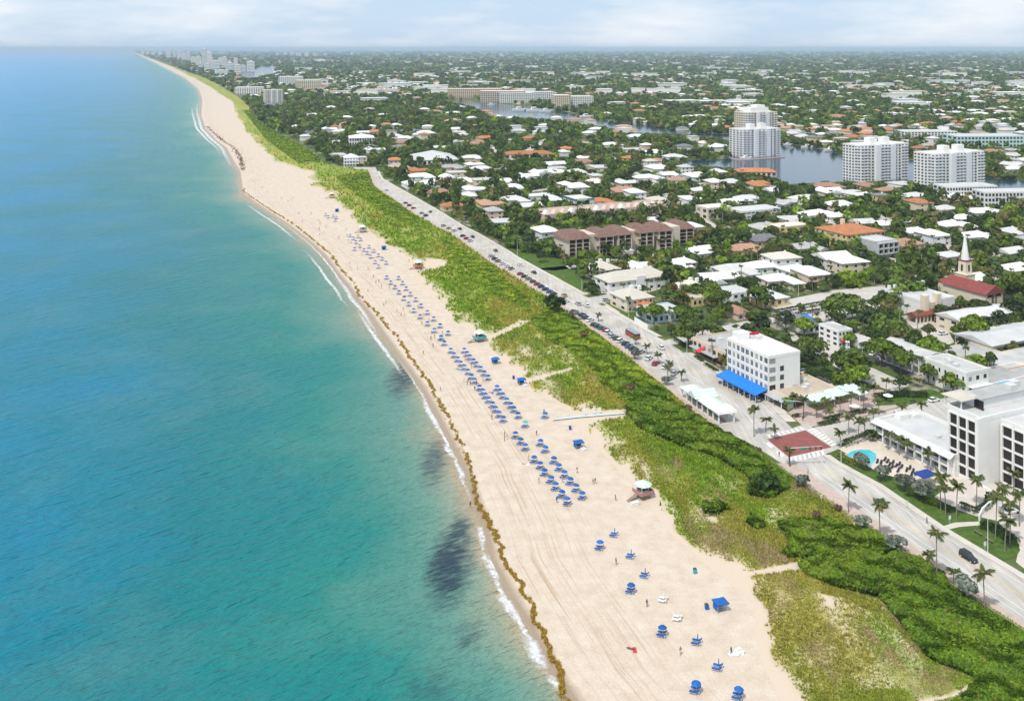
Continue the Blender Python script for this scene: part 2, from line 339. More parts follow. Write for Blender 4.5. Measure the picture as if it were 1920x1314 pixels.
base = Xc+8; end = Xd+np.clip((Xi-Xd)*.25, 2, 18)
for q in np.linspace(0, 1, 26)[1:]: cols.append(base+(np.maximum(end-base, 1))*q)
Xs = np.stack(cols, 1); D = Xs-Xc[:, None]
Z = np.where(D < 8, -.25+D*.25/8, 0); Z = np.where(D < 0, -.25+D*.06, Z)+np.where(D > 8, .06*(fbm(Xs*.15, rowsY[:, None]*.15)-.5), 0)
beach = obj('beach', strip_mesh('beach', Xs, Z, MATS['beach_sand'], {'d': D})); tag(beach, 'pale sand beach with wheel tracks along the water', kind='structure')

# --- dune: sand with patchy plants; density function shared by the ground colour and the tufts
SANDY = [([(1425,1125),(1500,1105),(1580,1120),(1640,1150),(1700,1200),(1740,1250),(1720,1290),(1480,1300),(1440,1210)], .62),
         ([(1370,1078),(1510,1048),(1560,1058),(1500,1068),(1380,1084)], .0),
         ([(980,660),(1060,645),(1100,700),(1060,720),(1000,720)], .85), ([(905,635),(1010,600),(1060,650),(960,690)], .9),
         ([(800,482),(842,488),(836,500),(790,508)], .0), ([(975,712),(1072,688),(1072,694),(985,720)], .0), ([(905,634),(975,600),(1000,600),(910,642)], .05),
         ([(1030,772),(1175,766),(1175,782),(1060,800)], .0), ([(1190,890),(1260,870),(1330,950),(1300,1010),(1240,980)], .95), ([(1720,1312),(1780,1300),(1830,1275),(1836,1280),(1786,1308),(1720,1325)], .0), ([(560,268),(600,266),(600,278),(560,280)], .0)]
THICK = [[(1455,985),(1540,975),(1660,1012),(1695,1040),(1560,1048),(1475,1048),(1482,1012)],
         [(1503,1061),(1560,1040),(1666,1050),(1729,1048),(1770,1076),(1792,1111),(1741,1116),(1666,1126),(1616,1116),(1560,1099),(1513,1081)],
         [(1655,1128),(1790,1113),(1910,1192),(1960,1225),(1960,1330),(1790,1310),(1835,1275),(1745,1240),(1700,1185)],
         [(1790,1330),(1812,1296),(1840,1282),(2000,1240),(2080,1420),(1800,1420)],
         [(1170,772),(1190,738),(1235,728),(1272,762),(1335,800),(1420,850),(1446,882),(1420,905),(1345,860),(1270,835),(1200,805)],
         [(1000,598),(1035,572),(1088,602),(1155,655),(1262,738),(1270,760),(1180,764),(1130,722),(1085,662),(1030,640)],
         [(1395,912),(1410,895),(1440,888),(1468,898),(1478,915),(1462,930),(1430,936),(1404,930)], [(1318,952),(1345,944),(1368,955),(1350,966),(1322,964)], [(1395,980),(1415,972),(1432,982),(1412,992)],
         [(630,330),(690,322),(712,348),(760,392),(800,418),(760,420),(700,385),(650,350)], [(820,440),(910,495),(990,558),(1000,590),(930,552),(860,490)],
         [(455,205),(475,205),(560,265),(605,300),(560,305),(500,262)]]
def veg(px, py):
    px = np.asarray(px, float); py = np.asarray(py, float)
    d0 = dune(py); d1 = inland(py); t = (px-d0)/(d1-d0)
    Y = F*H/(py-HY); X = (px-CX)/F*Y
    nb = fbm(X*.16, Y*.07)
    e = np.clip((t*np.maximum(d1-d0, 1)/np.maximum((py-HY)*.085, 4)+(nb-.5)*1.9)/.9, 0, 1)
    gap = np.clip((py-760)/200, 0, 1); den = e*np.clip((.40-.5*gap)+(1.3+.7*gap)*fbm(X*.10+40, Y*.05), .05, 1)
    for pl, k in SANDY: den = np.where(in_poly(px, py, pl), np.minimum(den, k*np.clip(nb*2-.15, 0, 1.2)), den)
    return np.where((t > 0) & (t < 1.02), den, 0)
def thick(px, py):
    r = np.zeros(np.shape(px), bool)
    for pl in THICK: r |= in_poly(px, py, pl)
    return r
fc = np.linspace(-.04, 1.0, 70)
Xs = Xd[:, None]+(Xi-Xd)[:, None]*fc[None, :]
pxs = CX+F*Xs/rowsY[:, None]; pys = np.broadcast_to(rows[:, None], Xs.shape)
dv = veg(pxs, pys); th = thick(pxs, pys)
g = fbm(Xs*.06+11, rowsY[:, None]*.03)
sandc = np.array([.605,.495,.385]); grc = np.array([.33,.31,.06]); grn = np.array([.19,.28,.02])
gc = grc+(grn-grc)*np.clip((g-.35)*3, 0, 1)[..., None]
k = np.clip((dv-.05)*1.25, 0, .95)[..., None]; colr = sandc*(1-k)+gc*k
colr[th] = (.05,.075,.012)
edge = np.clip(np.minimum(fc+.0, 1-fc)*8, 0, 1)[None, :]
Z = .03+edge*.5*fbm(Xs*.12, rowsY[:, None]*.08)*np.clip(dv*2, 0, 1)
dm = attr_mat('dune_ground', .95, spec=.1)
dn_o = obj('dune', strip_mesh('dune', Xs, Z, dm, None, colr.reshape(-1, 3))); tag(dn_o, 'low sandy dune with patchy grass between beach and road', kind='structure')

# --- inland ground to the horizon
m, n, l, b = nodes_mat('town_ground')
geo = n.new('ShaderNodeNewGeometry')
n1 = N_(n, 'ShaderNodeTexNoise', Scale=.05, Detail=7, Roughness=.66); l(geo.outputs['Position'], n1.inputs['Vector'])
r1 = ramp(n, [(.34, c4((.045,.075,.020))), (.47, c4((.075,.12,.028))), (.55, c4((.13,.14,.06))), (.60, c4((.30,.28,.22))), (.68, c4((.42,.39,.34)))]); l(n1.outputs['Fac'], r1.inputs['Fac'])
l(r1.outputs['Color'], b.inputs['Base Color']); b.inputs['Roughness'].default_value = .95; b.inputs['Specular IOR Level'].default_value = .1
gcols = [Xi-3-(0)]+[Xi+q for q in (30, 120, 400, 1200, 4000, 12000, 40000, 100000)]
Xs = np.stack(gcols, 1)
gr = obj('ground', strip_mesh('ground', Xs, np.full(Xs.shape, -.02), m)); tag(gr, 'wooded town ground reaching to the horizon', kind='structure')

# --- road, pavements
M_road = mat('road_concrete', (.55,.51,.455), .85, .22, .10, .1, 6, coord='Object', detail=6)
def wear(m_, sx_, sy_, lo):                     # faint stretched wear along the driving direction
    n = m_.node_tree.nodes; l = m_.node_tree.links.new; b = n['Principled BSDF']; src = b.inputs['Base Color'].links[0].from_socket; g = n.new('ShaderNodeNewGeometry'); mp_ = N_(n, 'ShaderNodeMapping'); mp_.inputs['Rotation'].default_value = (0, 0, -.40); mp_.inputs['Scale'].default_value = (sx_, sy_, 1); nz = N_(n, 'ShaderNodeTexNoise', Scale=1.0, Detail=6, Roughness=.65)
    l(g.outputs['Position'], mp_.inputs['Vector']); l(mp_.outputs['Vector'], nz.inputs['Vector']); r = N_(n, 'ShaderNodeMapRange'); r.inputs['From Min'].default_value = .35; r.inputs['From Max'].default_value = .62; r.inputs['To Min'].default_value = lo; r.inputs['To Max'].default_value = 1.03; l(nz.outputs['Fac'], r.inputs['Value'])
    v = N_(n, 'ShaderNodeVectorMath', operation='SCALE'); l(src, v.inputs[0]); l(r.outputs['Result'], v.inputs['Scale']); l(v.outputs['Vector'], b.inputs['Base Color'])
wear(M_road, .75, .03, .78)
M_walk = mat('paver_pink', (.52,.40,.335), .85, .14, .6, .15, 8)
M_side = mat('pavement_concrete', (.60,.55,.48), .85, .12, .4)
M_pave = mat('pale_paving', (.55,.505,.45), .85, .14, .25)
M_asph = mat('asphalt', (.10,.10,.105), .85, .25, .3)
M_lawn = mat('lawn', (.075,.14,.012), .9, .45, .5, .4, 6)
M_white = mat('road_paint_white', (.78,.77,.74), .7, .15, 1.5)
M_yel = mat('road_paint_yellow', (.72,.50,.10), .7, .2, 1.5)
M_red = mat('brick_red_paving', (.27,.085,.07), .85, .22, .5)
def band(name, r0, r1, fa, fb, z, m, slab=0.0, label=None, step=7.0):
    n_ = max(3, int(abs(r1-r0)/step)); rs = np.linspace(r0, r1, n_)
    A = [(*P(fa(r), r)[:2], z) for r in rs]; B = [(*P(fb(r), r)[:2], z) for r in rs]
    V = A+B; Fs = [(i, n_+i, n_+i+1, i+1) for i in range(n_-1)]
    if slab:
        V += [(x, y, z-slab) for x, y, _ in A]+[(x, y, z-slab) for x, y, _ in B]
        Fs += [(i, i+1, 2*n_+i+1, 2*n_+i) for i in range(n_-1)]+[(n_+i, 3*n_+i, 3*n_+i+1, n_+i+1) for i in range(n_-1)]
    me = bpy.data.meshes.new(name); me.from_pydata(V, [], Fs); me.update(); me.materials.append(m)
    bm = bmesh.new(); bm.from_mesh(me); bmesh.ops.recalc_face_normals(bm, faces=bm.faces)
    if sum(f.normal.z for f in bm.faces) < 0: bmesh.ops.reverse_faces(bm, faces=bm.faces)
    bm.to_mesh(me); bm.free()
    o = obj(name, me); tag(o, label, kind='structure'); return o
pad = lambda f, q: (lambda r: f(r)+q*(r-HY)/H)            # shift a curve sideways by q metres
band('road', 1690, 312, pad(inland, 2.0), kerb_in, .05, M_road, label='pale concrete coast road curving along the dune')
band('pavement', 1690, 868, pad(inland, .2), pad(kerb_sea, -.2), .19, M_walk, .16, 'pink paver promenade beside the dune')
band('pavement', 800, 312, pad(inland, .2), lambda r: np.minimum(pad(inland, 3.0)(r), kerb_sea(r)-1), .19, M_walk, .16, 'narrow pink paver walk behind the parked cars')
band('pavement', 1690, 852, pad(kerb_in, .05), pad(kerb_in, 2.2), .19, M_side, .16, 'concrete sidewalk beside the hotel lawns')
band('pavement', 790, 660, pad(kerb_in, .05), pad(kerb_in, 3.4), .19, M_side, .16, 'wide concrete sidewalk in front of the beach restaurants')
band('pavement', 630, 572, pad(kerb_in, .05), pad(kerb_in, 2.4), .19, M_side, .16, 'concrete sidewalk past the walled villas')
band('pavement', 552, 320, pad(kerb_in, .05), pad(kerb_in, 2.4), .19, M_side, .16, 'concrete sidewalk along the upper coast road')
# lane lines
yc = lambda r: kerb_in(r)-6.3*(r-HY)/H*1.02
for dx in (-.14, .14):
    band('road_line', 1690, 878, lambda r, dx=dx: pad(yc, dx-.06)(r), lambda r, dx=dx: pad(yc, dx+.06)(r), .058, M_yel)
    band('road_line', 770, 330, lambda r, dx=dx: pad(yc, dx-.06)(r), lambda r, dx=dx: pad(yc, dx+.06)(r), .058, M_yel)
band('road_line', 1690, 878, pad(kerb_in, -1.75), pad(kerb_in, -1.6), .058, M_white)
band('road_line', 1690, 878, pad(kerb_sea, 3.6), pad(kerb_sea, 3.75), .058, M_white)
band('road_line', 1690, 878, pad(kerb_sea, 1.5), pad(kerb_sea, 1.65), .058, M_white)
band('road_line', 790, 340, pad(kerb_in, -1.75), pad(kerb_in, -1.6), .058, M_white)
band('road_line', 790, 340, pad(kerb_in, -10.6), pad(kerb_in, -10.45), .058, M_white)

# crossing: red brick square with ladder crosswalks
poly('crossing_apron', [(1425,822),(1512,792),(1578,838),(1478,878)], .054, M_road)
poly('crossing_square', [(1438.4,822),(1510.4,805.3),(1559,837),(1478.6,855.5)], .062, M_red)
def ladder(A, B, C, D, nbar, label):              # A-B near edge, D-C far edge (pixels)
    t = empty('crosswalk', P(*A), 0); t['kind'] = 'structure'; t['label'] = label
    a, b_, c, d = (Vector(P(*q)) for q in (A, B, C, D)); o = Vector(P(*A))
    mp2 = lambda s, q: (a.lerp(b_, s)).lerp(d.lerp(c, s), q)
    for i in range(nbar):
        s0, s1 = (i+.2)/nbar, (i+.72)/nbar
        V = [mp2(s0, .08)-o, mp2(s1, .08)-o, mp2(s1, .92)-o, mp2(s0, .92)-o]
        MB().add([(v.x, v.y, .066) for v in V], [(0, 1, 2, 3)]).build('stripe', M_white, t)
    for q0, q1 in ((0, .06), (.94, 1)):
        V = [mp2(0, q0)-o, mp2(1, q0)-o, mp2(1, q1)-o, mp2(0, q1)-o]
        MB().add([(v.x, v.y, .067) for v in V], [(0, 1, 2, 3)]).build('edge_line', M_white, t)
ladder((1480,866),(1549,851),(1545,842),(1479,856.5), 8, 'white ladder crosswalk on the near side of the red square')
ladder((1441,820),(1512,803.5),(1504,799),(1436,814), 8, 'white ladder crosswalk on the far side of the red square')
ladder((1561,836),(1512,804),(1526,800.5),(1570,831), 8, 'white ladder crosswalk across the side avenue')
ladder((1438,824),(1477,857),(1470,860),(1432,827), 2, 'faint crosswalk lines on the seaward side of the red square')
poly('street', [(1510,805),(1534,798),(1600,785),(1690,762),(1740,748),(1790,742),(1960,700),(1960,722),(1800,765),(1776,792),(1731,781),(1693,785),(1643,801),(1562,836)], .046, M_road, label='side avenue leading inland past the plaza')
poly('plaza', [(1478,772),(1500,756),(1560,742),(1640,728),(1700,735),(1740,745),(1690,760),(1600,784),(1534,797),(1508,800)], .05, M_walk, label='pink paved plaza with palms beside the red square')
poly('parking_lot', [(1495,722),(1500,685),(1565,705),(1600,722),(1560,744),(1520,752)], .04, M_asph, label='grey parking lot behind the white hotel')
poly('parking_lot', [(1618,664),(1643,655),(1718,687),(1700,702)], .04, M_asph, label='dark parking lot beside the long white motel')
poly('parking_lot', [(1430,570),(1560,543),(1660,534),(1690,545),(1640,580),(1560,604),(1490,592)], .03, M_pave, label='pale parking lot with tree islands before the church')
poly('street', [(1470,600),(1505,640),(1535,632),(1575,650),(1570,664),(1640,690),(1705,720),(1680,735),(1600,706),(1550,676),(1495,660)], .034, M_pave, label='pale lane curling behind the white hotel')
poly('street', [(1690,592),(1720,585),(1775,615),(1790,640),(1765,650),(1740,640)], .034, M_pave, label='pale drive in front of the church school')
poly('street', [(1097,558),(1160,546),(1222,532),(1240,540),(1168,560),(1122,568)], .046, M_road, label='short side street between the cream inns')
poly('street', [(1236,640),(1300,622),(1400,600),(1470,590),(1470,600),(1400,612),(1330,630),(1262,645)], .046, M_road, label='side street beside the peach restaurant')
poly('street', [(1000,503),(1060,497),(1180,480),(1330,462),(1330,468),(1180,488),(1040,506)], .03, M_side, label='driveway past the brown-roofed apartments')
poly('street', [(912,272),(922,270),(932,280),(930,295),(924,300),(922,285)], .03, M_pave, label='winding pale lane among the trees')
poly('pool_deck', [(1572,840),(1600,826),(1646,806),(1810,884),(1795,912),(1740,908),(1650,886)], .06, mat('deck_stone', (.66,.57,.47), .8, .1, .5), label='pale stone terrace around the pool')
poly('forecourt', [(1752,930),(1800,893),(1850,902),(1990,935),(2060,1010),(1990,1090),(1935,1076),(1905,1052),(1912,1020),(1870,975),(1830,966),(1790,952)], .05, mat('forecourt_paving', (.60,.53,.46), .8, .1, .4), label='pale forecourt of the white hotel')
poly('lawn', [(1564,850),(1575,846),(1640,884),(1700,912),(1752,930),(1790,953),(1833,967),(1836,977),(1770,984),(1670,922)], .055, M_lawn, label='lawn strip between the pool terrace and the sidewalk')
poly('lawn', [(1779,991),(1836,983),(1872,985),(1905,1008),(1913,1030),(1905,1042),(1877,1051)], .055, M_lawn, label='rounded lawn island with palms beside the hotel drive')
poly('footpath', [(1768,985),(1790,978),(1836,976),(1838,983),(1800,986),(1779,991)], .06, M_side, label='curved footpath to the hotel')
poly('lawn', [(985,487),(1060,497),(1085,515),(1112,543),(1098,553),(1058,530)], .03, M_lawn, label='roadside lawn before the first cream inn')
poly('lawn', [(1124,568),(1150,565),(1200,600),(1215,612),(1205,614)], .03, M_lawn, label='roadside lawn beside the second side street')
poly('lawn', [(925,455),(1000,475),(1060,490),(1058,496),(985,487)], .03, M_lawn, label='lawn below the terrace garden')
poly('lawn', [(1340,505),(1470,515),(1466,522),(1345,518)], .03, M_lawn, label='garden lawn behind the small white house')
poly('park_strip', [(1655,737),(1745,728),(1790,742),(1700,756),(1640,760)], .052, M_lawn, label='planted strip beside the avenue')
# town streets: pale strips between the gardens
def street_px(pts, w_, label):
    A, Bq = [], []
    q = [Vector(P(*p)) for p in pts]
    for i in range(len(q)):
        d = (q[min(i+1, len(q)-1)]-q[max(i-1, 0)]).normalized(); nr = Vector((-d.y, d.x, 0))*w_/2
        A.append(proj(*(q[i]+nr).xy)); Bq.append(proj(*(q[i]-nr).xy))
    poly('street', A+Bq[::-1], .028, M_pave, label=label)
street_px([(1330,455),(1450,452),(1600,430),(1800,395),(2000,366)], 9, 'town street behind the mansion'); street_px([(1460,372),(1560,420),(1680,500),(1730,540)], 8, 'street climbing past the modern grey villa'); street_px([(1010,362),(1150,358),(1350,340),(1500,352)], 8, 'street between the white roofs left of the lagoon')
street_px([(1640,480),(1780,505),(1950,540)], 9, 'pale street behind the church'); street_px([(1330,500),(1440,545),(1500,590)], 7, 'lane beside the white cube house'); street_px([(840,365),(960,362),(1040,352)], 7, 'lane through the small white villas'); street_px([(1140,290),(1200,330),(1300,400),(1380,450)], 8, 'long street crossing the gardens'); street_px([(930,330),(960,300),(1000,275),(1060,240)], 9, 'wooded street towards the canal'); street_px([(1620,390),(1700,430),(1800,470),(1900,520)], 8, 'street between the white hip roofs')
# inland water
m, n, l, b = nodes_mat('canal_water'); b.inputs['Base Color'].default_value = (.02,.045,.075,1); b.inputs['Roughness'].default_value = .12
nz = N_(n, 'ShaderNodeTexNoise', Scale=.15, Detail=3); geo = n.new('ShaderNodeNewGeometry'); l(geo.outputs['Position'], nz.inputs['Vector'])
bp = N_(n, 'ShaderNodeBump'); bp.inputs['Strength'].default_value = .12; l(nz.outputs['Fac'], bp.inputs['Height']); l(bp.outputs['Normal'], b.inputs['Normal'])
LAGOON = [(1262,300),(1340,297),(1366,296),(1372,270),(1464,268),(1520,276),(1580,286),(1720,300),(1850,332),(2040,348),(2040,378),(1850,352),(1700,337),(1590,339),(1480,344),(1430,326),(1360,313),(1300,308)]
CANAL = [(815,182),(870,188),(930,192),(1060,209),(1150,227),(1200,231),(1300,247),(1390,253),(1390,264),(1290,251),(1200,248),(1150,240),(1060,223),(930,217),(905,206),(880,196)]
CANAL2 = [(440,138),(490,124),(520,124),(515,136),(470,145)]
poly('canal', LAGOON, .06, m, label='wide blue lagoon in front of the towers')
poly('canal', CANAL, .06, m, label='blue canal winding between wooded banks')
poly('canal', CANAL2, .06, m, label='far blue inlet beyond the beachfront towers')
WATERS = [LAGOON, CANAL, CANAL2]

# haze
hz = MB().box(-100000, 110000, -400, 100000, -3, 170).build('haze'); tag(hz, 'thin pale sea haze', kind='stuff')
m = bpy.data.materials.new('haze_air'); m.use_nodes = True; m.node_tree.nodes.remove(m.node_tree.nodes['Principled BSDF'])
pv = m.node_tree.nodes.new('ShaderNodeVolumePrincipled'); pv.inputs['Density'].default_value = 5.2e-5; pv.inputs['Color'].default_value = (.70,.87,1,1); pv.inputs['Anisotropy'].default_value = 0
m.node_tree.links.new(pv.outputs['Volume'], m.node_tree.nodes['Material Output'].inputs['Volume']); hz.data.materials.append(m)
# ------------------------------------------------------------------ large buildings
WALLS = {'white': mat('wall_white', (.80,.785,.75), .8, .07, .25), 'cream': mat('wall_cream', (.72,.63,.48), .8, .08, .25),
         'peach': mat('wall_peach', (.72,.55,.42), .8, .08, .25), 'beige': mat('wall_beige', (.62,.54,.43), .8, .1, .25), 'yellow': mat('wall_yellow', (.72,.56,.24), .8, .1, .25),
         'grey': mat('wall_grey', (.50,.50,.50), .8, .1, .25), 'pink': mat('wall_pink', (.70,.52,.46), .8, .08, .3), 'aqua': mat('wall_aqua', (.55,.70,.68), .8, .08, .3), 'teal': mat('wall_teal', (.05,.42,.52), .7, .08, .3),
         'coolwhite': mat('wall_coolwhite', (.76,.77,.79), .8, .06, .25), 'mint': mat('wall_mint', (.62,.70,.62), .8, .06, .25)}
ROOFS = {'white': mat('roof_white', (.74,.725,.70), .75, .10, .5, .2, 3), 'cream': mat('roof_cream', (.72,.66,.56), .8, .1, .5, .2, 3), 'grey': mat('roof_grey', (.50,.49,.47), .85, .2, .25),
         'dark': mat('roof_dark', (.21,.21,.22), .85, .2, .4, .2, 3), 'orange': mat('roof_orange', (.56,.22,.095), .8, .3, .6, .4, 3), 'salmon': mat('roof_salmon', (.48,.27,.18), .8, .25, .6, .4, 3),
         'brown': mat('roof_brown', (.215,.125,.095), .85, .25, .5, .3, 3), 'red': mat('roof_red', (.25,.06,.05), .8, .18, .5, .3, 3), 'tan': mat('roof_tan', (.47,.38,.29), .85, .2, .25),
         'membrane': mat('roof_membrane', (.56,.555,.54), .8, .12, .2), 'green': mat('roof_green', (.45,.60,.50), .7, .1, .5)}
GLASS = mat('window_glass', (.035,.045,.055), .12, .3, .7, spec=.6)
GLASSD = mat('window_dark', (.025,.020,.020), .3, .3, .7)
GLASSB = mat('window_blue', (.06,.11,.16), .12, .3, .7, spec=.6)
CURT = mat('window_curtain', (.30,.30,.29), .5, .25, .8)
BROWNW = mat('brown_railing', (.055,.03,.028), .7, .3, .8)
M_wood = mat('weathered_wood', (.30,.22,.15), .85, .3, 3)
M_metal = mat('painted_metal', (.62,.62,.60), .5, .1, 2)
M_dkmetal = mat('dark_metal', (.06,.06,.065), .5, .2, 2)
M_frame = mat('window_frame', (.78,.77,.75), .6)

def rnd_mat(m_, k):
    n = m_.node_tree.nodes; l = m_.node_tree.links; b = n['Principled BSDF']; src = b.inputs['Base Color'].links[0].from_socket; o = n.new('ShaderNodeObjectInfo'); hs = n.new('ShaderNodeHueSaturation'); r = n.new('ShaderNodeMapRange'); r.inputs['To Min'].default_value = 1-k; r.inputs['To Max'].default_value = 1+k*.3
    l.new(o.outputs['Random'], r.inputs['Value']); l.new(src, hs.inputs['Color']); l.new(r.outputs['Result'], hs.inputs['Value']); l.new(hs.outputs['Color'], b.inputs['Base Color'])
for q_ in ('white', 'orange', 'salmon', 'grey', 'dark', 'tan', 'cream'): rnd_mat(ROOFS[q_], .25)
BLOCK = []          # footprints (pixel polygons) that keep trees out
PROT = []           # (x0,x1,y0,y1,base row) screen boxes that trees in front should not hide
A0 = math.radians(24.7)

def solve(n, d, px):      # distance along d from n until column px is reached
    return (F*n[0]-(px-CX)*n[1])/((px-CX)*d[1]-F*d[0])
class B:
    """a building: near corner on the ground (pixels), columns of the far-left and far-right corners, row of the wall top at the near corner"""
    def __init__(s, name, label, cat, N, xl, xr, yt, a=A0, wall='white', roof='flat', rc='membrane', rise=2.2, floors=2, group=None, nu=0, nv=0, wmat=None, parapet=.5, over=.5, base=0.0, protect=True, h=None, win=(.5,.5), joined=False, wallpart=True, Lmax=None, Wmax=None):
        n = Vector(P(*N)); u = Vector((-math.sin(a), math.cos(a), 0)); v = Vector((math.cos(a), math.sin(a), 0))
        s.L = solve(n, u, xl) if Lmax is None else Lmax; s.W = solve(n, v, xr) if Wmax is None else Wmax
        s.h = H*(N[1]-yt)/(N[1]-HY) if h is None else h
        c = n+u*(s.L/2)+v*(s.W/2); s.a = a; s.c = c
        s.o = empty(name, (c.x, c.y, 0), a, label, cat, group)
        fp = [n, n+v*s.W, n+v*s.W+u*s.L, n+u*s.L]; s.fp = fp
        BLOCK.append([proj(q.x, q.y) for q in fp])
        pp = [proj(q.x, q.y, z) for q in fp for z in (0, s.h+(rise if roof in('hip','gable') else 0))]
        if protect: PROT.append((min(p[0] for p in pp), max(p[0] for p in pp), min(p[1] for p in pp), max(p[1] for p in pp), max(proj(q.x, q.y)[1] for q in fp)))
        s.wm = WALLS[wall]
        if wallpart: MB().box(-s.W/2, s.W/2, -s.L/2, s.L/2, base-.1 if base == 0 else base, s.h).build('wall', s.wm, s.o)
        rm = ROOFS[rc]
        if roof == 'flat':
            t = parapet; mb = MB(); W2, L2, hh = s.W/2, s.L/2, s.h
            if t:
                e = .25
                mb.box(-W2-.08, W2+.08, -L2-.08, -L2+e, hh-.4, hh+t); mb.box(-W2-.08, W2+.08, L2-e, L2+.08, hh-.4, hh+t)
                mb.box(-W2-.08, -W2+e, -L2+e, L2-e, hh-.4, hh+t); mb.box(W2-e, W2+.08, -L2+e, L2-e, hh-.4, hh+t)
                mb.build('parapet', s.wm, s.o)
            MB().box(-W2+.25, W2-.25, -L2+.25, L2-.25, hh+.002, hh+.06).build('roof', rm, s.o)
        elif roof in ('hip', 'gable'):
            MB().hip(s.W, s.L, s.h, rise, over, roof == 'gable').build('roof', rm, s.o)
            if roof == 'gable':
                mb = MB(); W2, L2 = s.W/2, s.L/2
                k = rise*.97
                if s.W >= s.L: 
                    for q in (-W2, W2): mb.add([(q,-L2,s.h),(q,L2,s.h),(q,0,s.h+k)], [(0,1,2)])
                else:
                    for q in (-L2, L2): mb.add([(-W2,q,s.h),(W2,q,s.h),(0,q,s.h+k)], [(0,1,2)])
                mb.build('gable_end', s.wm, s.o)
        s.floors = floors
        fh = s.h/max(floors, 1); s.fh = fh
        s.joined = joined; s.wins = []
        if nv: s.windows('front', nv, floors, win, wmat)
        if nu: s.windows('side', nu, floors, win, wmat)
        if joined and s.wins:
            mb = MB()
            for bx in s.wins: mb.box(*bx)
            q = mb.build('windows', wmat or GLASS, s.o); q['kind'] = 'stuff'
    def win(s, face, t, z, w, hgt, m=None, name='window', frame=True):
        if s.joined: w *= 1.15; hgt *= 1.1
        """one window: t along the face from its left end as seen from outside"""
        p = .3 if s.joined else .05
        if face == 'front': x = -s.W/2+t; bx = (x-w/2, x+w/2, -s.L/2-p, -s.L/2+.1, z, z+hgt); fx = (x-w/2-.1, x+w/2+.1, -s.L/2-.03, -s.L/2+.05, z-.1, z+hgt+.1)
        elif face == 'right': y = -s.L/2+t; bx = (s.W/2-.1, s.W/2+p, y-w/2, y+w/2, z, z+hgt); fx = (s.W/2-.05, s.W/2+.03, y-w/2-.1, y+w/2+.1, z-.1, z+hgt+.1)
        else: y = s.L/2-t; bx = (-s.W/2-p, -s.W/2+.1, y-w/2, y+w/2, z, z+hgt); fx = (-s.W/2-.03, -s.W/2+.05, y-w/2-.1, y+w/2+.1, z-.1, z+hgt+.1)
        if s.joined: s.wins.append(bx); return
        f = MB().box(*fx).build(name, M_frame, s.o)
        pane = MB().box(*bx).build('pane', random.choice([m or GLASS, m or GLASS, GLASS, GLASSD, CURT]), f)
        return f
    def windows(s, face, cols, floors, win, m=None, skip=0):
        span = s.W if face == 'front' else s.L
        for fl in range(skip, floors):
            for c in range(cols):
                cw = span/cols
                s.win(face, (c+.5)*cw, fl*s.fh+s.fh*(1-win[1])*.55, cw*win[0], s.fh*win[1], m)
    def part(s, name, m, *boxes, parent=None):
        mb = MB()
        for bx in boxes: mb.box(*bx)
        return mb.build(name, m, parent or s.o)
    def roofbox(s, fx, fy, w, d, h, m=None, name='roof_unit', z=None):
        x = -s.W/2+fx*s.W; y = -s.L/2+fy*s.L; z = s.h if z is None else z
        return MB().box(x-w/2, x+w/2, y-d/2, y+d/2, z+.03, z+h).build(name, m or M_metal, s.o)

# --- white five-storey hotel with the blue awning
b = B('hotel', 'white five-storey hotel with a long blue awning facing the beach road', 'hotel', (1441,752), 1364, 1500, 669.4, wall='white', rc='white', floors=5, parapet=.7)
L2, W2 = b.L/2, b.W/2
for fl in range(1, 5):
    for c in range(9):
        wide = c in (0, 3, 4, 8)
        cw = b.L/9
        f = b.win('side', (c+.5)*cw, fl*b.fh+.85, cw*(.62 if wide else .46), b.fh*.58, GLASSB if wide else GLASS)
        MB().box(-W2-.07, -W2, -L2+ (b.L-(c+.5)*cw)-.05, -L2+(b.L-(c+.5)*cw)+.05, fl*b.fh+.85, fl*b.fh+.85+b.fh*.58).build('mullion', M_frame, f)
for fl in range(1, 5):
    for tt, ww in ((.12, 2.6), (.42, 1.7)): 
        if not (fl == 4 and tt > .3): b.win('front', tt*b.W, fl*b.fh+.8, ww, 1.7)
b.part('string_course', M_frame, *[(-W2-.14, -W2+.05, -L2, L2, fl*b.fh+.18, fl*b.fh+.42) for fl in range(1, 5)])
for i in range(10): b.part('pilaster', M_frame, (-W2-.2, -W2+.04, L2-i*b.L/9-.22 if i < 9 else -L2, L2-i*b.L/9+.22 if i else L2, 3.2, b.h))
# awning along the sea front
aw = MB(); M_blue = mat('awning_blue', (.01,.20,.66), .6, .15, 1.5)
aw.add([(-W2, -L2+.2, 4.3), (-W2, L2-.2, 4.3), (-W2-5.2, L2-.2, 3.0), (-W2-5.2, -L2+.2, 3.0), (-W2-5.2, L2-.2, 2.5), (-W2-5.2, -L2+.2, 2.5), (-W2, -L2+.2, 4.18), (-W2, L2-.2, 4.18), (-W2-5.1, L2-.2, 2.9), (-W2-5.1, -L2+.2, 2.9)],
       [(0,3,2,1), (3,5,4,2), (6,7,8,9), (0,6,9,3), (1,2,8,7)]); awo = aw.build('awning', M_blue, b.o)
for i in range(8): MB().box(-W2-5.0, -W2-4.88, L2-.6-i*(b.L-1.2)/7, L2-.48-i*(b.L-1.2)/7, .05, 2.95).build('awning_post', M_frame, awo)
b.part('shopfront', GLASSD, (-W2-.06, -W2+.1, -L2+1, L2-1, .3, 3.0))
b.roofbox(.35, .93, 5, 3.5, 2.6, WALLS['white'], 'stair_house'); b.roofbox(.75, .8, 2.4, 2, 1.4); b.roofbox(.62, .86, 1.6, 1.6, 1.1); b.roofbox(.5, .9, 4, 1.2, .9)
M_redsign = mat('sign_red', (.62,.03,.04), .5, .1, 2)
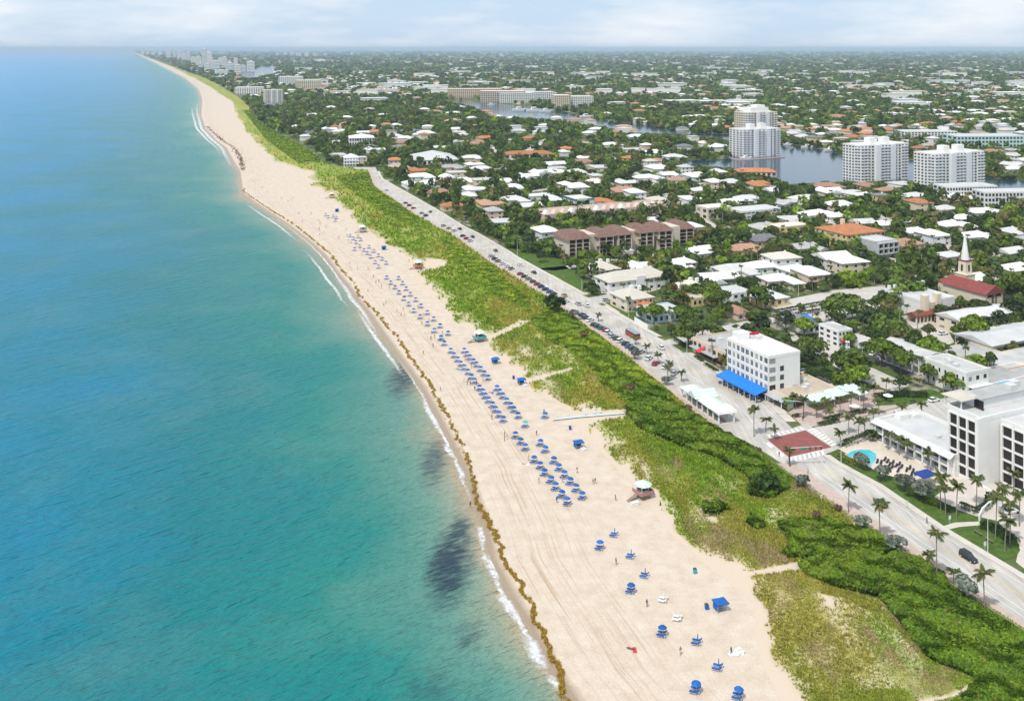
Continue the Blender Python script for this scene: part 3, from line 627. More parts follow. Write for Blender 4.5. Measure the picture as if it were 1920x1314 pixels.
q = b.part('roof_sign', M_redsign, (W2-7.2, W2-1.2, L2-2.2, L2-1.9, b.h+.5, b.h+1.9)); b.part('sign_leg', M_metal, (W2-6.6, W2-6.5, L2-2.0, L2-1.95, b.h, b.h+.6), (W2-2, W2-1.9, L2-2.0, L2-1.95, b.h, b.h+.6), parent=q)
hotel = b
# --- peach two-storey restaurant to its left
b = B('restaurant', 'peach two-storey restaurant with red and grey awnings beside the white hotel', 'restaurant', (1363,691), 1299, 1420, 663, wall='peach', rc='grey', floors=2, parapet=.6, Wmax=24)
L2, W2 = b.L/2, b.W/2
for c in range(7): b.win('side', (c+.5)*b.L/7, b.fh+.5, b.L/7*.62, b.fh*.55)
b.part('grey_awning', mat('awning_grey', (.42,.42,.43), .7), (-W2-2.2, -W2, -L2+5, L2-8, 2.9, 3.15)); b.part('grey_awning', MATS['awning_grey'], (-W2-2.2, -W2, L2-6.2, L2-.3, 2.9, 3.15))
q = MB().add([(-W2, L2-8.2, 3.9), (-W2, L2-6, 3.9), (-W2-3, L2-6, 2.6), (-W2-3, L2-8.2, 2.6), (-W2-1.5, L2-7.1, 4.4)], [(0,3,4),(3,2,4),(2,1,4),(1,0,4)]).build('red_canopy', M_redsign, b.o)
q = b.part('red_awning', M_redsign, (-W2-1.6, -W2, -L2+.2, -L2+3.2, 2.7, 3.0)); b.part('shopfront', GLASSD, (-W2-.05, -W2+.1, -L2+3, L2-2, .4, 2.7))
b.roofbox(.6, .4, 2.2, 1.8, 1.3); b.roofbox(.75, .55, 1.6, 1.6, 1.0); b.roofbox(.35, .7, 2, 1.4, .9)
b = B('restaurant', 'low red-roofed dining hall behind the peach restaurant', 'restaurant', (1330,664), 1305, 1372, 652, wall='peach', roof='gable', rc='orange', rise=2.2, floors=1, Wmax=20)
b = B('house', 'pale grey flat-roofed block behind the peach restaurant', 'building', (1395,645), 1352, 1420, 632, wall='coolwhite', rc='grey', floors=2, nv=3, nu=3)
# --- tan-roofed annex right of the hotel
b = B('shop_building', 'low tan-roofed shop block on the corner below the white hotel', 'shop', (1479,766), 1436, 1570, 746, wall='cream', rc='tan', floors=1, parapet=.5, Lmax=17)
L2, W2 = b.L/2, b.W/2
MB().add([(-W2, -L2, 3.6), (-W2, L2, 3.6), (-W2-3, L2, 2.7), (-W2-3, -L2, 2.7), (-W2, -L2, 3.45), (-W2, L2, 3.45), (-W2-3, L2, 2.55), (-W2-3, -L2, 2.55)], [(0,3,2,1),(4,5,6,7),(3,7,6,2),(0,4,7,3),(1,2,6,5)]).build('canopy', ROOFS['grey'], b.o)
for i in range(5): b.part('canopy_post', M_frame, (-W2-2.8, -W2-2.6, -L2+.4+i*(b.L-1)/4, -L2+.6+i*(b.L-1)/4, 0, 2.6))
b.part('shopfront', GLASSD, (-W2-.05, -W2+.1, -L2+1, L2-1, .3, 2.6), (-W2+2, W2-8, -L2-.05, -L2+.1, .3, 2.6))
for fx, fy in ((.45,.5), (.55,.6), (.62,.35), (.75,.6), (.5,.25)): b.roofbox(fx, fy, 1.8, 1.5, 1.1)
# striped market tents right of the annex
M_stripe = {}
def stripe_mat(name, c1, c2, period, axis='X'):
    m, n, l, bb = nodes_mat(name); t = n.new('ShaderNodeTexCoord'); s_ = n.new('ShaderNodeSeparateXYZ'); l(t.outputs['Object'], s_.inputs[0])
    q = N_(n, 'ShaderNodeMath', operation='MULTIPLY'); q.inputs[1].default_value = 1/period; l(s_.outputs[axis], q.inputs[0])
    fr_ = N_(n, 'ShaderNodeMath', operation='FRACT'); l(q.outputs[0], fr_.inputs[0]); gt = N_(n, 'ShaderNodeMath', operation='GREATER_THAN'); gt.inputs[1].default_value = .5; l(fr_.outputs[0], gt.inputs[0])
    mm = N_(n, 'ShaderNodeMix', data_type='RGBA'); mm.inputs['A'].default_value = c4(c1); mm.inputs['B'].default_value = c4(c2); l(gt.outputs[0], mm.inputs['Factor']); l(mm.outputs['Result'], bb.inputs['Base Color']); bb.inputs['Roughness'].default_value = .7
    return m
SM = stripe_mat('stripe_green_white', (.80,.79,.76), (.42,.62,.53), 1.1, 'Y')
SMx = stripe_mat('stripe_green_white_x', (.80,.79,.76), (.42,.62,.53), 1.1, 'X')
def tent(px, py, w, d, h, label, a=A0):
    x, y, _ = P(px, py); t = empty('market_tent', (x, y, 0), a, label, 'tent', 'striped tents on the plaza')
    MB().hip(w, d, h, 1.5, .3).build('roof', SMx, t)
    for sx_ in (-1, 1):
        for sy in (-1, 1): MB().tube([(sx_*w/2, sy*d/2, 0), (sx_*w/2, sy*d/2, h+.1)], .08, 6).build('pole', M_frame, t)
    MB().box(-w/2+.3, w/2-.3, d/2-.4, d/2-.3, 0, h-.3).build('back_panel', MATS['wall_mint'], t)
    BLOCK.append([proj(x+q, y+r) for q, r in ((-w/2,-d/2),(w/2,-d/2),(w/2,d/2),(-w/2,d/2))]); PROT.append((px-20, px+20, py-26, py, py))
tent(1535, 762, 8, 6, 3.2, 'large green and white striped tent on the plaza'); tent(1563, 752, 8, 6, 3.0, 'green and white striped tent beside the larger one'); tent(1592, 742, 7, 5, 3.0, 'striped tent with a blue flag behind the plaza palms'); tent(1612, 748, 4, 4, 2.6, 'smallest striped tent at the plaza end')
B('garden_shed', 'glass-roofed shed behind the tan-roofed shop', 'shed', (1552,742), 1540, 1576, 730, wall='coolwhite', rc='grey', roof='gable', rise=1.2, floors=1)

# --- beach pavilion with striped roof beside the road
n0 = Vector(P(1347, 796)); n1 = Vector(P(1277, 744)); dv_ = (n1-n0); Lp = dv_.length; ang = math.atan2(dv_.y, dv_.x)
t = empty('beach_pavilion', (*((n0+n1)/2).xy, 0), ang, 'long white open pavilion with green-striped roof at the promenade edge', 'pavilion')
Wp = 6.0; BLOCK.append([(1270,748),(1345,800),(1380,790),(1300,735)]); PROT.append((1268,1378,714,796,796))
MB().box(-Lp/2, Lp/2, -Wp, 0, .02, .22).build('floor_slab', M_side, t)
nb = 7
for i in range(nb+1):
    for y in (-.25, -Wp+.25):
        MB().box(-Lp/2+i*(Lp-.4)/nb, -Lp/2+.4+i*(Lp-.4)/nb, y-.2, y+.2, .2, 3.0).build('column', WALLS['white'], t)
for y in (-.25, -Wp+.25): MB().box(-Lp/2-.1, Lp/2+.1, y-.22, y+.22, 3.0, 3.5).build('beam', WALLS['white'], t)
MB().hip(Lp, Wp, 3.5, 1.7, .5, cy=-Wp/2).build('roof', SMx, t)
MB().hip(5, Wp+1.5, 3.9, 1.9, .5, gable=True, cy=-Wp/2, cx=Lp*.12).build('cross_gable', SMx, t)
MB().hip(4, Wp+.8, 3.9, 1.6, .3, cy=-Wp/2, cx=-Lp/2+2).build('end_roof', WALLS['white'], t)
for i in range(nb): MB().box(-Lp/2+.6+i*(Lp-.4)/nb, -Lp/2-.2+(i+1)*(Lp-.4)/nb, -Wp/2-.3, -Wp/2+.3, .22, .68).build('bench', M_wood, t)

# --- white hotel on the right: three bays of deep dark loggias, plus the pool wing
def loggia(t, x0, x1, yface, z0, fh, rows, cols, depth=1.4, wm=None, gm=None, rail=None, axis='x', pier=.55, slab=.5):
    """grid of piers and slabs in front of a dark recessed wall on the face y = yface (outside = -y), or x = yface for axis 'y'"""
    def put(name, m, a0, a1, d0, d1, z_0, z_1, par=t):
        return (MB().box(a0, a1, yface+d0, yface+d1, z_0, z_1) if axis == 'x' else MB().box(yface+d0, yface+d1, a0, a1, z_0, z_1)).build(name, m, par)
    cw = (x1-x0)/cols
    put('glass_wall', gm or GLASSD, x0+.1, x1-.1, -.1, -.02, z0, z0+rows*fh)
    for c in range(cols+1): put('pier', wm, x0+c*cw-pier/2, x0+c*cw+pier/2, -depth, 0, z0, z0+rows*fh)
    for r in range(rows+1):
        for c in range(cols): put('floor_slab', wm, x0+c*cw+pier/2, x0+(c+1)*cw-pier/2, -depth+.08, -.03, z0+r*fh-slab/2, z0+r*fh+slab/2)
    for r in range(rows):
        for c in range(cols):
            if rail is not None: put('railing', rail, x0+c*cw+pier/2, x0+(c+1)*cw-pier/2, -depth+.06, -depth+.14, z0+r*fh+slab/2, z0+r*fh+slab/2+.9)
GRAIL = mat('glass_railing', (.28,.30,.31), .2, .1, 1)
def bay(N, xl, xr, yt, cols, label_part, parentB=None, Wm=9):
    pass
b = B('resort_hotel', 'big white resort hotel with stepped wings of dark loggias', 'hotel', (1840,911), 1776, 2100, 786, wall='white', rc='membrane', floors=5, parapet=.7, Wmax=34)
L2, W2, fh = b.L/2, b.W/2, b.h/5
BLOCK.append([(1700,830),(1776,760),(1990,700),(2100,800),(1960,960),(1830,910)])
loggia(b.o, -L2+1.2, L2-1.0, -W2, .3, fh*.93, 5, 3, .6, b.wm, axis='y')
b.part('gable_wall', b.wm, (-W2-1.4, -W2+3, -L2-.12, -L2+.9, 0, b.h+.5))
def wing(dx, dy, w, d, h, cols, rows_, name='wing', log=True):
    x0 = -W2+dx; y1 = -L2-dy
    MB().box(x0, x0+w, y1-d, y1, 0, h).build(name, b.wm, b.o); MB().box(x0+.3, x0+w-.3, y1-d+.3, y1-.3, h+.003, h+.05).build('roof', ROOFS['membrane'], b.o)
    mb = MB(); mb.box(x0-.06, x0+w+.06, y1-d-.06, y1-d+.25, h-.3, h+.7); mb.box(x0-.06, x0+.25, y1-d+.25, y1-.02, h-.3, h+.7); mb.build('parapet', b.wm, b.o)
    if log: loggia(b.o, y1-d+.8, y1-.8, x0, .3, h*.94/rows_, rows_, cols, .6, b.wm, axis='y')
wing(7.5, .02, 26, 8.5, b.h*.93, 2, 5); wing(15, 8.6, 22, 11, b.h*.86, 3, 5)
b.part('penthouse', b.wm, (-W2+6, W2-3, -L2+5, L2-1, b.h+.1, b.h+3.0)); b.part('penthouse_roof', ROOFS['grey'], (-W2+5.4, W2-2.4, -L2+4.4, L2-.4, b.h+3.0, b.h+3.3))
b.part('terrace_door', GLASSD, (-W2+5.9, -W2+6.05, -1.5, 1.5, b.h+.2, b.h+2.7)); b.part('terrace_door', GLASSD, (-W2+5.9, -W2+6.05, -L2+5.6, -L2+6.6, b.h+.9, b.h+2.4))
MB().hip(7, 6, b.h+2.8, 1.3, .5, cx=-W2+3.8, cy=L2-1.5).build('terrace_roof', ROOFS['cream'], b.o)
for q in (-1, 1):
    for r in (-1, 1): b.part('terrace_post', b.wm, (-W2+3.8+q*3.2-.15, -W2+3.8+q*3.2+.15, L2-1.5+r*2.7-.15, L2-1.5+r*2.7+.15, b.h, b.h+2.8))
for fx, fy in ((.6,.6),(.7,.75),(.8,.4)): b.roofbox(fx, fy, 3, 2.4, 1.4, z=b.h+3.3)
resort = b
b = B('pool_wing', 'two-storey white balcony wing with grey flat roof above the pool', 'hotel', (1790,893), 1643, 1835, 856, wall='white', rc='membrane', floors=2, parapet=.9, Wmax=17)
L2, W2, fh = b.L/2, b.W/2, b.h/2
loggia(b.o, -L2+1, L2-1, -W2, .3, fh*.93, 2, 9, 1.5, b.wm, GRAIL, GRAIL, axis='y', pier=.5, slab=.6)
for c in range(9):
    for r in range(2): b.part('balcony_door', GLASSD, (-W2-.16, -W2-.11, -L2+1+(c+.32)*(b.L-2)/9, -L2+1+(c+.55)*(b.L-2)/9, .5+r*fh, 2.7+r*fh))
MB().add([(-W2-2.2, -L2-.3, b.h-.1), (-W2-2.2, L2+.3, b.h-.1), (-W2-.1, L2+.3, b.h+.95), (-W2-.1, -L2-.3, b.h+.95)], [(0,3,2,1)]).build('eave_roof', ROOFS['white'], b.o)
for i in range(3): b.win('front', 3+i*4, 1.2, 1, 1.6); b.win('front', 3+i*4, fh+1.0, 1, 1.6)
b.roofbox(.5, .93, 4, 2.5, 1.6, WALLS['white']); b.roofbox(.75, .9, 3, 2.5, 1.3, WALLS['white']); b.roofbox(.4, .4, 1.4, 1.2, .8)

# --- white motel with barrel roof and flat shop block behind the avenue
b = B('motel', 'long white two-storey motel with curved grey roof beside the dark parking lot', 'motel', (1731,702), 1653, 1772, 672, wall='white', roof='gable', rc='grey', rise=1.6, floors=2, parapet=0, Wmax=11, over=.9)
L2, W2, fh = b.L/2, b.W/2, b.h/2
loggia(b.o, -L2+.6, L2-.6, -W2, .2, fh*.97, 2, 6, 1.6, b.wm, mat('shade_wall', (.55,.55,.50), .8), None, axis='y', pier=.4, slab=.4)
b = B('shop_building', 'white flat-roofed corner building with rounded front beside the avenue', 'shop', (1812,744), 1735, 1850, 700, wall='white', rc='grey', floors=2, parapet=.7, Wmax=11)
b.windows('front', 3, 2, (.4, .35), None); b.windows('side', 7, 2, (.3, .35), None)
b2 = B('shop_building', 'single-storey white shop row with glass front right of the corner building', 'shop', (1848,737), 1838, 1960, 722, wall='white', rc='grey', floors=1, parapet=.5, Lmax=12); b2.part('shopfront', GLASSD, (-b2.W/2+.6, b2.W/2-.6, -b2.L/2-.08, -b2.L/2+.1, .3, 2.5)); b2.part('teal_awning', WALLS['teal'], (-b2.W/2+6, -b2.W/2+12, -b2.L/2-1.8, -b2.L/2, 2.6, 2.85))
b.part('canopy', M_frame, (-b.W/2+1, b.W/2+.1, -b.L/2-1.8, -b.L/2, 3.4, 3.7)); b.part('shopfront', GLASSD, (-b.W/2+2, b.W/2-1, -b.L/2-.1, -b.L/2+.1, .3, 3.2)); b.part('teal_awning', WALLS['teal'], (b.W/2-4, b.W/2-1, -b.L/2-3.2, -b.L/2-1.85, 2.9, 3.2))
for fx, fy in ((.4,.6),(.5,.7),(.3,.4)): b.roofbox(fx, fy, 2, 1.6, 1.2)
b = B('shop_building', 'cream single-storey building with red tiled eaves right of the motel', 'shop', (1826,690), 1805, 1890, 676, wall='cream', rc='grey', floors=1, parapet=.3, nv=5, Lmax=16)
MB().add([(-b.W/2-1.4,-b.L/2-1.4,b.h-1.4),(b.W/2+1.4,-b.L/2-1.4,b.h-1.4),(b.W/2+.1,-b.L/2-.1,b.h+.2),(-b.W/2-.1,-b.L/2-.1,b.h+.2)], [(0,1,2,3)]).build('tiled_eave', ROOFS['salmon'], b.o)
b = B('shop_building', 'cream building with red tiled front eave at the picture edge', 'shop', (1890,705), 1872, 1990, 690, wall='cream', rc='grey', floors=1, parapet=.3, nv=5, Lmax=14)
MB().add([(-b.W/2-1.4,-b.L/2-1.4,b.h-1.4),(b.W/2+1.4,-b.L/2-1.4,b.h-1.4),(b.W/2+.1,-b.L/2-.1,b.h+.2),(-b.W/2-.1,-b.L/2-.1,b.h+.2)], [(0,1,2,3)]).build('tiled_eave', ROOFS['salmon'], b.o)
b = B('hall_building', 'cream hall with broad grey metal roof at the right edge', 'hall', (1860,668), 1835, 2010, 648, wall='cream', roof='gable', rc='membrane', rise=1.8, floors=1, nv=4, Lmax=17)

# --- church with steeple, courtyard and school wing
AC = math.radians(10)
b = B('church', 'cream church with red roof, tall white steeple and arched gable window', 'church', (1848,590), 1768, 1880, 552, a=A0, wall='cream', roof='gable', rc='red', rise=3.6, floors=1, over=.7)
L2, W2 = b.L/2, b.W/2
b.part('gable_window', GLASSD, (-1.6, 1.6, -L2-.06, -L2+.1, 1.0, b.h+.6)); mb = MB(); arc = [(4.6*math.cos(k*math.pi/12), -L2-.07, b.h-1.3+2.0*math.sin(k*math.pi/12)) for k in range(13)]
mb.add(arc, [tuple(range(13))]); mb.build('arched_window', GLASSD, b.o)
b.part('window_cross', WALLS['cream'], (-.25, .25, -L2-.16, -L2-.08, .6, b.h+.9), (-.95, -.8, -L2-.16, -L2-.08, 1, b.h+.4), (.8, .95, -L2-.16, -L2-.08, 1, b.h+.4))
tx, ty = W2*.05+6.5, L2-2
stz = b.h+.4
b.part('steeple_base', WALLS['cream'], (tx-3, tx+3, ty-3, ty+3, 0, stz+3.4)); b.part('steeple_cornice', WALLS['cream'], (tx-3.3, tx+3.3, ty-3.3, ty+3.3, stz+3.4, stz+3.8))
bel = MB().frustum((tx-2.2, tx+2.2, ty-2.2, ty+2.2), (tx-1.95, tx+1.95, ty-1.95, ty+1.95), stz+3.8, stz+9.6).build('belfry', WALLS['cream'], b.o)
MB().box(tx-.45, tx+.45, ty-2.24, ty-1.9, stz+5, stz+8).build('louvre', GLASSD, bel); MB().box(tx-2.24, tx-1.9, ty-.45, ty+.45, stz+5, stz+8).build('louvre', GLASSD, bel)
b.part('belfry_band', ROOFS['red'], (tx-2.1, tx+2.1, ty-2.1, ty+2.1, stz+9.6, stz+10.2))
MB().tube([(tx, ty, stz+10.2), (tx, ty, stz+23.5)], [1.9, .1], 8).build('spire', WALLS['white'], b.o); MB().tube([(tx, ty, stz+23.5), (tx, ty, stz+26.5)], [.06, .04], 5).build('finial', M_metal, b.o)
PROT.append((1800,1836,440,560,600))
b.part('rear_chapel', b.wm, (W2*.1, W2+5, L2+.02, L2+8, 0, b.h-1)); MB().hip(W2*.9+5, 8, b.h-1, 2.6, .5, cx=W2*.55+2.5, cy=L2+4).build('rear_roof', ROOFS['red'], b.o)
b = B('church_school', 'long cream two-storey wing with white roof in front of the church', 'school', (1800,628), 1750, 1905, 601, wall='cream', roof='gable', rc='white', rise=1.6, floors=2, nv=13, nu=2, win=(.42,.36), Lmax=12)
b = B('church_hall', 'white hall with crenellated parapet beside the church', 'hall', (1732,598), 1670, 1790, 566, wall='white', rc='membrane', floors=2, parapet=.8, Lmax=22)
for i in range(7): b.part('merlon', b.wm, (-b.W/2+1+i*3.6, -b.W/2+2.4+i*3.6, b.L/2-1.4, b.L/2-.4, b.h+.8, b.h+2.6))
for q in (0, 1): b.part('turret', WALLS['cream'], (-b.W/2-1.0+q*7.5, -b.W/2+1.6+q*7.5, -b.L/2-1.6, -b.L/2+1, 0, b.h+3.5))
b.part('gate_wall', WALLS['cream'], (-b.W/2+1.62, -b.W/2+6.48, -b.L/2-.8, -b.L/2-.02, 0, b.h)); b.part('gate_opening', GLASSD, (-b.W/2+3, -b.W/2+5, -b.L/2-.86, -b.L/2-.7, 0, 3.6))
for (N, xl, xr, lab) in [((1718,606), 1698, 1775, 'red-roofed cloister walk in front of the church hall'), ((1775,600), 1765, 1803, 'short red-roofed cloister walk next to the church wing')]:
    b = B('cloister', lab, 'cloister', N, xl, xr, N[1]-13, wall='cream', roof='gable', rc='red', rise=1.4, floors=1, Lmax=5, wallpart=False, over=.4)
    for i in range(9): b.part('column', b.wm, (-b.W/2+.1+i*(b.W-.7)/8, -b.W/2+.6+i*(b.W-.7)/8, -b.L/2, -b.L/2+.5, 0, b.h))
    b.part('back_wall', b.wm, (-b.W/2, b.W/2, b.L/2-.3, b.L/2, 0, b.h))

# --- brown-roofed apartment row: six hip-roofed bays with dark balconies
row = empty('apartment_row', P(1180, 470), A0, 'row of six brown hip-roofed apartment blocks with dark stacked balconies', 'apartments')
ro = Vector(P(1180, 470)); Rm = Matrix.Rotation(-A0, 3, 'Z')
for i, (qx, qy, wpx, yt) in enumerate([(1064,487,40,448), (1121,481,27,443), (1157,478,25,439), (1197,474,26,435), (1233,471,25,432), (1271,462,27,428)]):
    nn_ = Vector(P(qx, qy)); lc = Rm @ (nn_-ro); v = Vector((math.cos(A0), math.sin(A0), 0)); w_ = solve(nn_, v, qx+wpx); hh = H*(qy-yt)/(qy-HY); d_ = 17
    x0, y0 = lc.x, lc.y
    MB().box(x0, x0+w_, y0, y0+d_, 0, hh).build('wall', WALLS['beige'], row); MB().box(x0+w_+.02, x0+w_+(8 if i in (0, 2, 4) else 3.5), y0+2.2, y0+d_, 0, hh+(1.2 if i in (0, 2, 4) else -.4)).build('stair_block', WALLS['beige'], row)
    MB().frustum((x0-1.4, x0+w_+1.4, y0-2.2, y0+d_+.6), (x0+2.2, x0+w_-2.2, y0+2.0, y0+d_-3), hh, hh+3.2).build('roof', ROOFS['brown'], row)
    fh = hh/5; cols = 3 if i == 0 else 2
    loggia(row, x0+.3, x0+w_-.2, y0, .2, fh*.97, 5, cols, 1.6, WALLS['beige'], GLASSD, BROWNW, pier=.7, slab=.35)
    for r in range(5):
        MB().box(x0+w_+1.2, x0+w_+2.5, y0+2.12, y0+2.3, r*fh+.9, r*fh+2.3).build('window', GLASSD, row)
    PROT.append((qx-4, qx+wpx+16, yt-22, qy-8, qy)); BLOCK.append([(qx-4,qy+2),(qx+wpx+18,qy-4),(qx+wpx+2,qy-22),(qx-18,qy-16)])

# --- cream inns with pale hip roofs
for (N, xl, xr, yt, lab, lm) in [((1115,524), 1082, 1163, 508, 'cream two-storey inn with pale hip roof nearest the apartment row', 15), ((1143,552), 1106, 1256, 529, 'long white two-storey inn with pale hip roof and arched entrance', 14), ((1176,585), 1163, 1225, 562, 'cream inn wing end-on to the coast road with hip roof', 15), ((1290,560), 1240, 1331, 545, 'low white inn wing with pale hip roof behind the palms', 14)]:
    b = B('inn', lab, 'inn', N, xl, xr, yt, wall='cream' if 'cream' in lab else 'white', roof='hip', rc='cream', rise=3.4, floors=2, nv=8 if xr-xl > 100 else 5, nu=2, win=(.36,.42), Lmax=lm, over=.7)
    b.part('chimney', WALLS['white'], (-.8, .8, -.8, .8, b.h+2.2, b.h+4.4)); b.part('roof_vent', WALLS['white'], (b.W*.3-.7, b.W*.3+.7, -.7, .7, b.h+2.2, b.h+3.9))
    if 'arched' in lab: b.part('entrance_gable', b.wm, (-2.6, 2.6, -b.L/2-1, -b.L/2, 0, b.h+2)); b.part('arched_door', GLASSD, (-1.3, 1.3, -b.L/2-1.08, -b.L/2-1.01, 0, 3.4))
# --- villas near the coast road
b = B('villa', 'white flat-roofed villa with aqua walls behind the white garden wall', 'villa', (1225,606), 1208, 1285, 590, wall='aqua', rc='membrane', floors=1, nv=6, nu=2, Lmax=14)
b = B('villa', 'small orange-roofed house touching the aqua villa', 'house', (1205,589), 1197, 1232, 577, wall='cream', roof='hip', rc='orange', rise=1.7, floors=1, Lmax=9)
b = B('villa', 'little cream house with orange roof among the palms', 'house', (1277,568), 1268, 1297, 556, wall='yellow', roof='hip', rc='orange', rise=1.6, floors=1, nv=2, Lmax=9)
b = B('villa', 'yellow house with grey flat roof among the palms', 'house', (1299,574), 1292, 1325, 560, wall='yellow', rc='grey', floors=1, nv=3, Lmax=9)
b = B('villa', 'white two-storey cube house with a blue window', 'house', (1374,572), 1364, 1409, 550, wall='white', rc='white', floors=2, nv=3, nu=2, Lmax=12, wmat=GLASSB)
b = B('villa', 'pale yellow house with broad white hip roof behind the cube house', 'house', (1430,577), 1400, 1480, 563, wall='yellow', roof='hip', rc='white', rise=2.4, floors=1, nv=4, Lmax=16)
b = B('villa', 'salmon-roofed house half hidden left of the grey cottages', 'house', (1383,600), 1362, 1407, 588, wall='peach', roof='hip', rc='salmon', rise=2, floors=1, nv=2, Lmax=11)
b = B('cottage', 'grey-roofed cottage with white porch', 'house', (1480,613), 1468, 1508, 600, wall='white', roof='hip', rc='dark', rise=2.6, floors=1, nv=3, Lmax=11)
b = B('cottage', 'dark-roofed cottage with a blue tarp on its roof', 'house', (1506,626), 1493, 1537, 611, wall='white', roof='hip', rc='dark', rise=2.8, floors=1, nv=3, Lmax=12)
MB().add([(-1,-.5,b.h+3.15),(2.8,-.5,b.h+3.15),(3.4,-3.6,b.h+1.55),(-.2,-3.6,b.h+1.55)], [(0,3,2,1)]).build('blue_tarp', M_blue, b.o)
b = B('house', 'narrow white three-tier house with red porch', 'house', (1572,650), 1560, 1598, 621, wall='white', rc='grey', floors=3, nv=4, nu=3, Lmax=11)
b.part('porch_canopy', M_redsign, (-b.W/2+1, b.W/2-1, -b.L/2-1.6, -b.L/2, 2.4, 2.7))
b = B('house', 'white single-storey house with flat grey roof under the dark trees', 'house', (1612,652), 1600, 1640, 642, wall='white', rc='white', floors=1, nv=3, Lmax=9)
# --- orange-roofed mansion and its neighbours
b = B('mansion', 'large yellow mansion with terracotta hip roofs', 'mansion', (1588,468), 1528, 1660, 440, wall='yellow', roof='hip', rc='orange', rise=3.6, floors=3, nv=8, nu=6, win=(.4,.45))
b.part('chimney', WALLS['cream'], (-1, 1, 5, 7, b.h+2, b.h+5.5)); b.part('chimney', WALLS['cream'], (6, 7.4, 0, 1.4, b.h+2, b.h+5))
b = B('villa', 'modern grey two-storey villa with open concrete terraces', 'villa', (1642,484), 1622, 1682, 453, wall='grey', rc='membrane', floors=3, parapet=.5, Lmax=15)
loggia(b.o, -b.W/2+.5, b.W/2-.5, -b.L/2, 2.6, 3.1, 2, 4, 2.0, WALLS['grey'], GLASSD, None, pier=.5, slab=.7)
b = B('villa', 'beige villa with a salmon hip roof beside the grey villa', 'villa', (1690,480), 1680, 1735, 461, wall='cream', roof='hip', rc='salmon', rise=2.6, floors=2, nv=4, Lmax=15)
b = B('villa', 'bright yellow-fronted house behind tall palms', 'house', (1462,443), 1455, 1518, 426, wall='yellow', rc='white', floors=2, nv=5, Lmax=13)
b = B('house', 'cream two-storey cube beside the brown apartments', 'house', (1327,412), 1322, 1371, 390, wall='cream', rc='white', floors=2, nv=5, nu=2, Lmax=14)
b = B('house', 'long white flat-roofed house with dark window bands', 'house', (1392,411), 1380, 1464, 396, wall='white', rc='white', floors=2, nv=9, Lmax=17, win=(.8,.3))
# --- aqua office cube, pink terrace
b = B('apartment_block', 'aqua four-storey block with blue roof edge and dark central glazing', 'apartments', (1079,394), 1056, 1113, 373, wall='mint', rc='cream', floors=4, nu=2, win=(.3,.45), parapet=.1)
b.part('glazing', mat('glazing_teal', (.02,.09,.12), .15), (-b.W/2+1.2, b.W*.12, -b.L/2-.1, -b.L/2+.1, 1, b.h*.78)); b.part('balcony_band', WALLS['mint'], *[(-b.W/2+1.1, b.W*.13, -b.L/2-.5, -b.L/2-.11, 1+k*3.2, 1.9+k*3.2) for k in range(1, 3)])
b.part('roof_edge', mat('edge_blue', (.05,.17,.32), .6), (-b.W/2-.3, b.W/2+.3, -b.L/2-.3, -b.L/2-.09, b.h-.9, b.h+.35), (-b.W/2-.3, -b.W/2-.09, -b.L/2-.09, b.L/2+.3, b.h-.9, b.h+.35))
b = B('terrace_row', 'long pink terrace row with red-tiled balconies', 'terrace', (1022,420), 992, 1252, 402, wall='pink', rc='tan', floors=2, parapet=.4, Lmax=24)
for i in range(15):
    x = -b.W/2+3+i*(b.W-6)/14
    q = MB().frustum((x-2, x+2, -b.L/2+2, -b.L/2+7), (x-.4, x+.4, -b.L/2+2.4, -b.L/2+6.6), b.h+.02, b.h+2.4).build('skylight', WALLS['pink' if i % 3 else 'white'], b.o)
    MB().box(x-2.2, x+1.8, -b.L/2-1.2, -b.L/2, 2.8, 3.2).build('tiled_canopy', ROOFS['red' if i % 4 else 'salmon'], b.o); MB().box(x-1.2, x+1.2, -b.L/2-.06, -b.L/2+.1, 3.9, 5.4).build('window', GLASS, b.o)
# --- towers by the lagoon
def tower(label, N, xl, xr, yt, floors, wall='white', a=A0, nu=6, nv=14, Lm=None, units=2, balc=True, Wm=None):
    b = B('residential_tower', label, 'tower', N, xl, xr, yt, a=a, wall=wall, rc='white', floors=floors, parapet=.8, nu=nu, nv=nv, win=(.42,.40), joined=True, Lmax=Lm, Wmax=Wm)
    W2, L2 = b.W/2, b.L/2
    for k in range(units): b.roofbox(.38+.3*k, .5, 7, 7, 6, WALLS['white'], 'lift_house')
    b.part('projecting_bay', WALLS['coolwhite'], (-W2+b.W*.30, -W2+b.W*.40, -L2-1.6, -L2, 0, b.h+.3), (-W2+b.W*.62, -W2+b.W*.72, -L2-1.6, -L2, 0, b.h+.3))
    if balc:
        mb = MB()
        for f_ in range(floors):
            z = f_*b.fh+.1
            for (x0, x1) in ((-W2+.3, -W2+b.W*.16), (W2-b.W*.13, W2-.3), (-W2+b.W*.42, -W2+b.W*.60)): mb.box(x0, x1, -L2-1.4, -L2-.06, z, z+1.05)
            mb.box(-W2-1.3, -W2-.06, -L2+.5, -L2+b.L*.3, z, z+1.05)
        q = mb.build('balconies', WALLS['coolwhite'], b.o); q['kind'] = 'stuff'
    return b
tower('white eleven-storey slab tower at the lagoon, left one of the matching pair', (1614,340), 1583, 1702, 273, 12, Lm=22)
tower('white eleven-storey slab tower at the lagoon, right one of the matching pair', (1753,358), 1719, 1845, 289, 12, Lm=22)
tower('white tower standing on the lagoon quay in front of the cream tower', (1393,294), 1366, 1463, 243, 12, Lm=24, nv=10, nu=4)
tD = tower('tall cream tower rising behind the white quay tower', (1402,276), 1377, 1457, 211, 15, 'cream', Lm=26, units=0, nv=10)
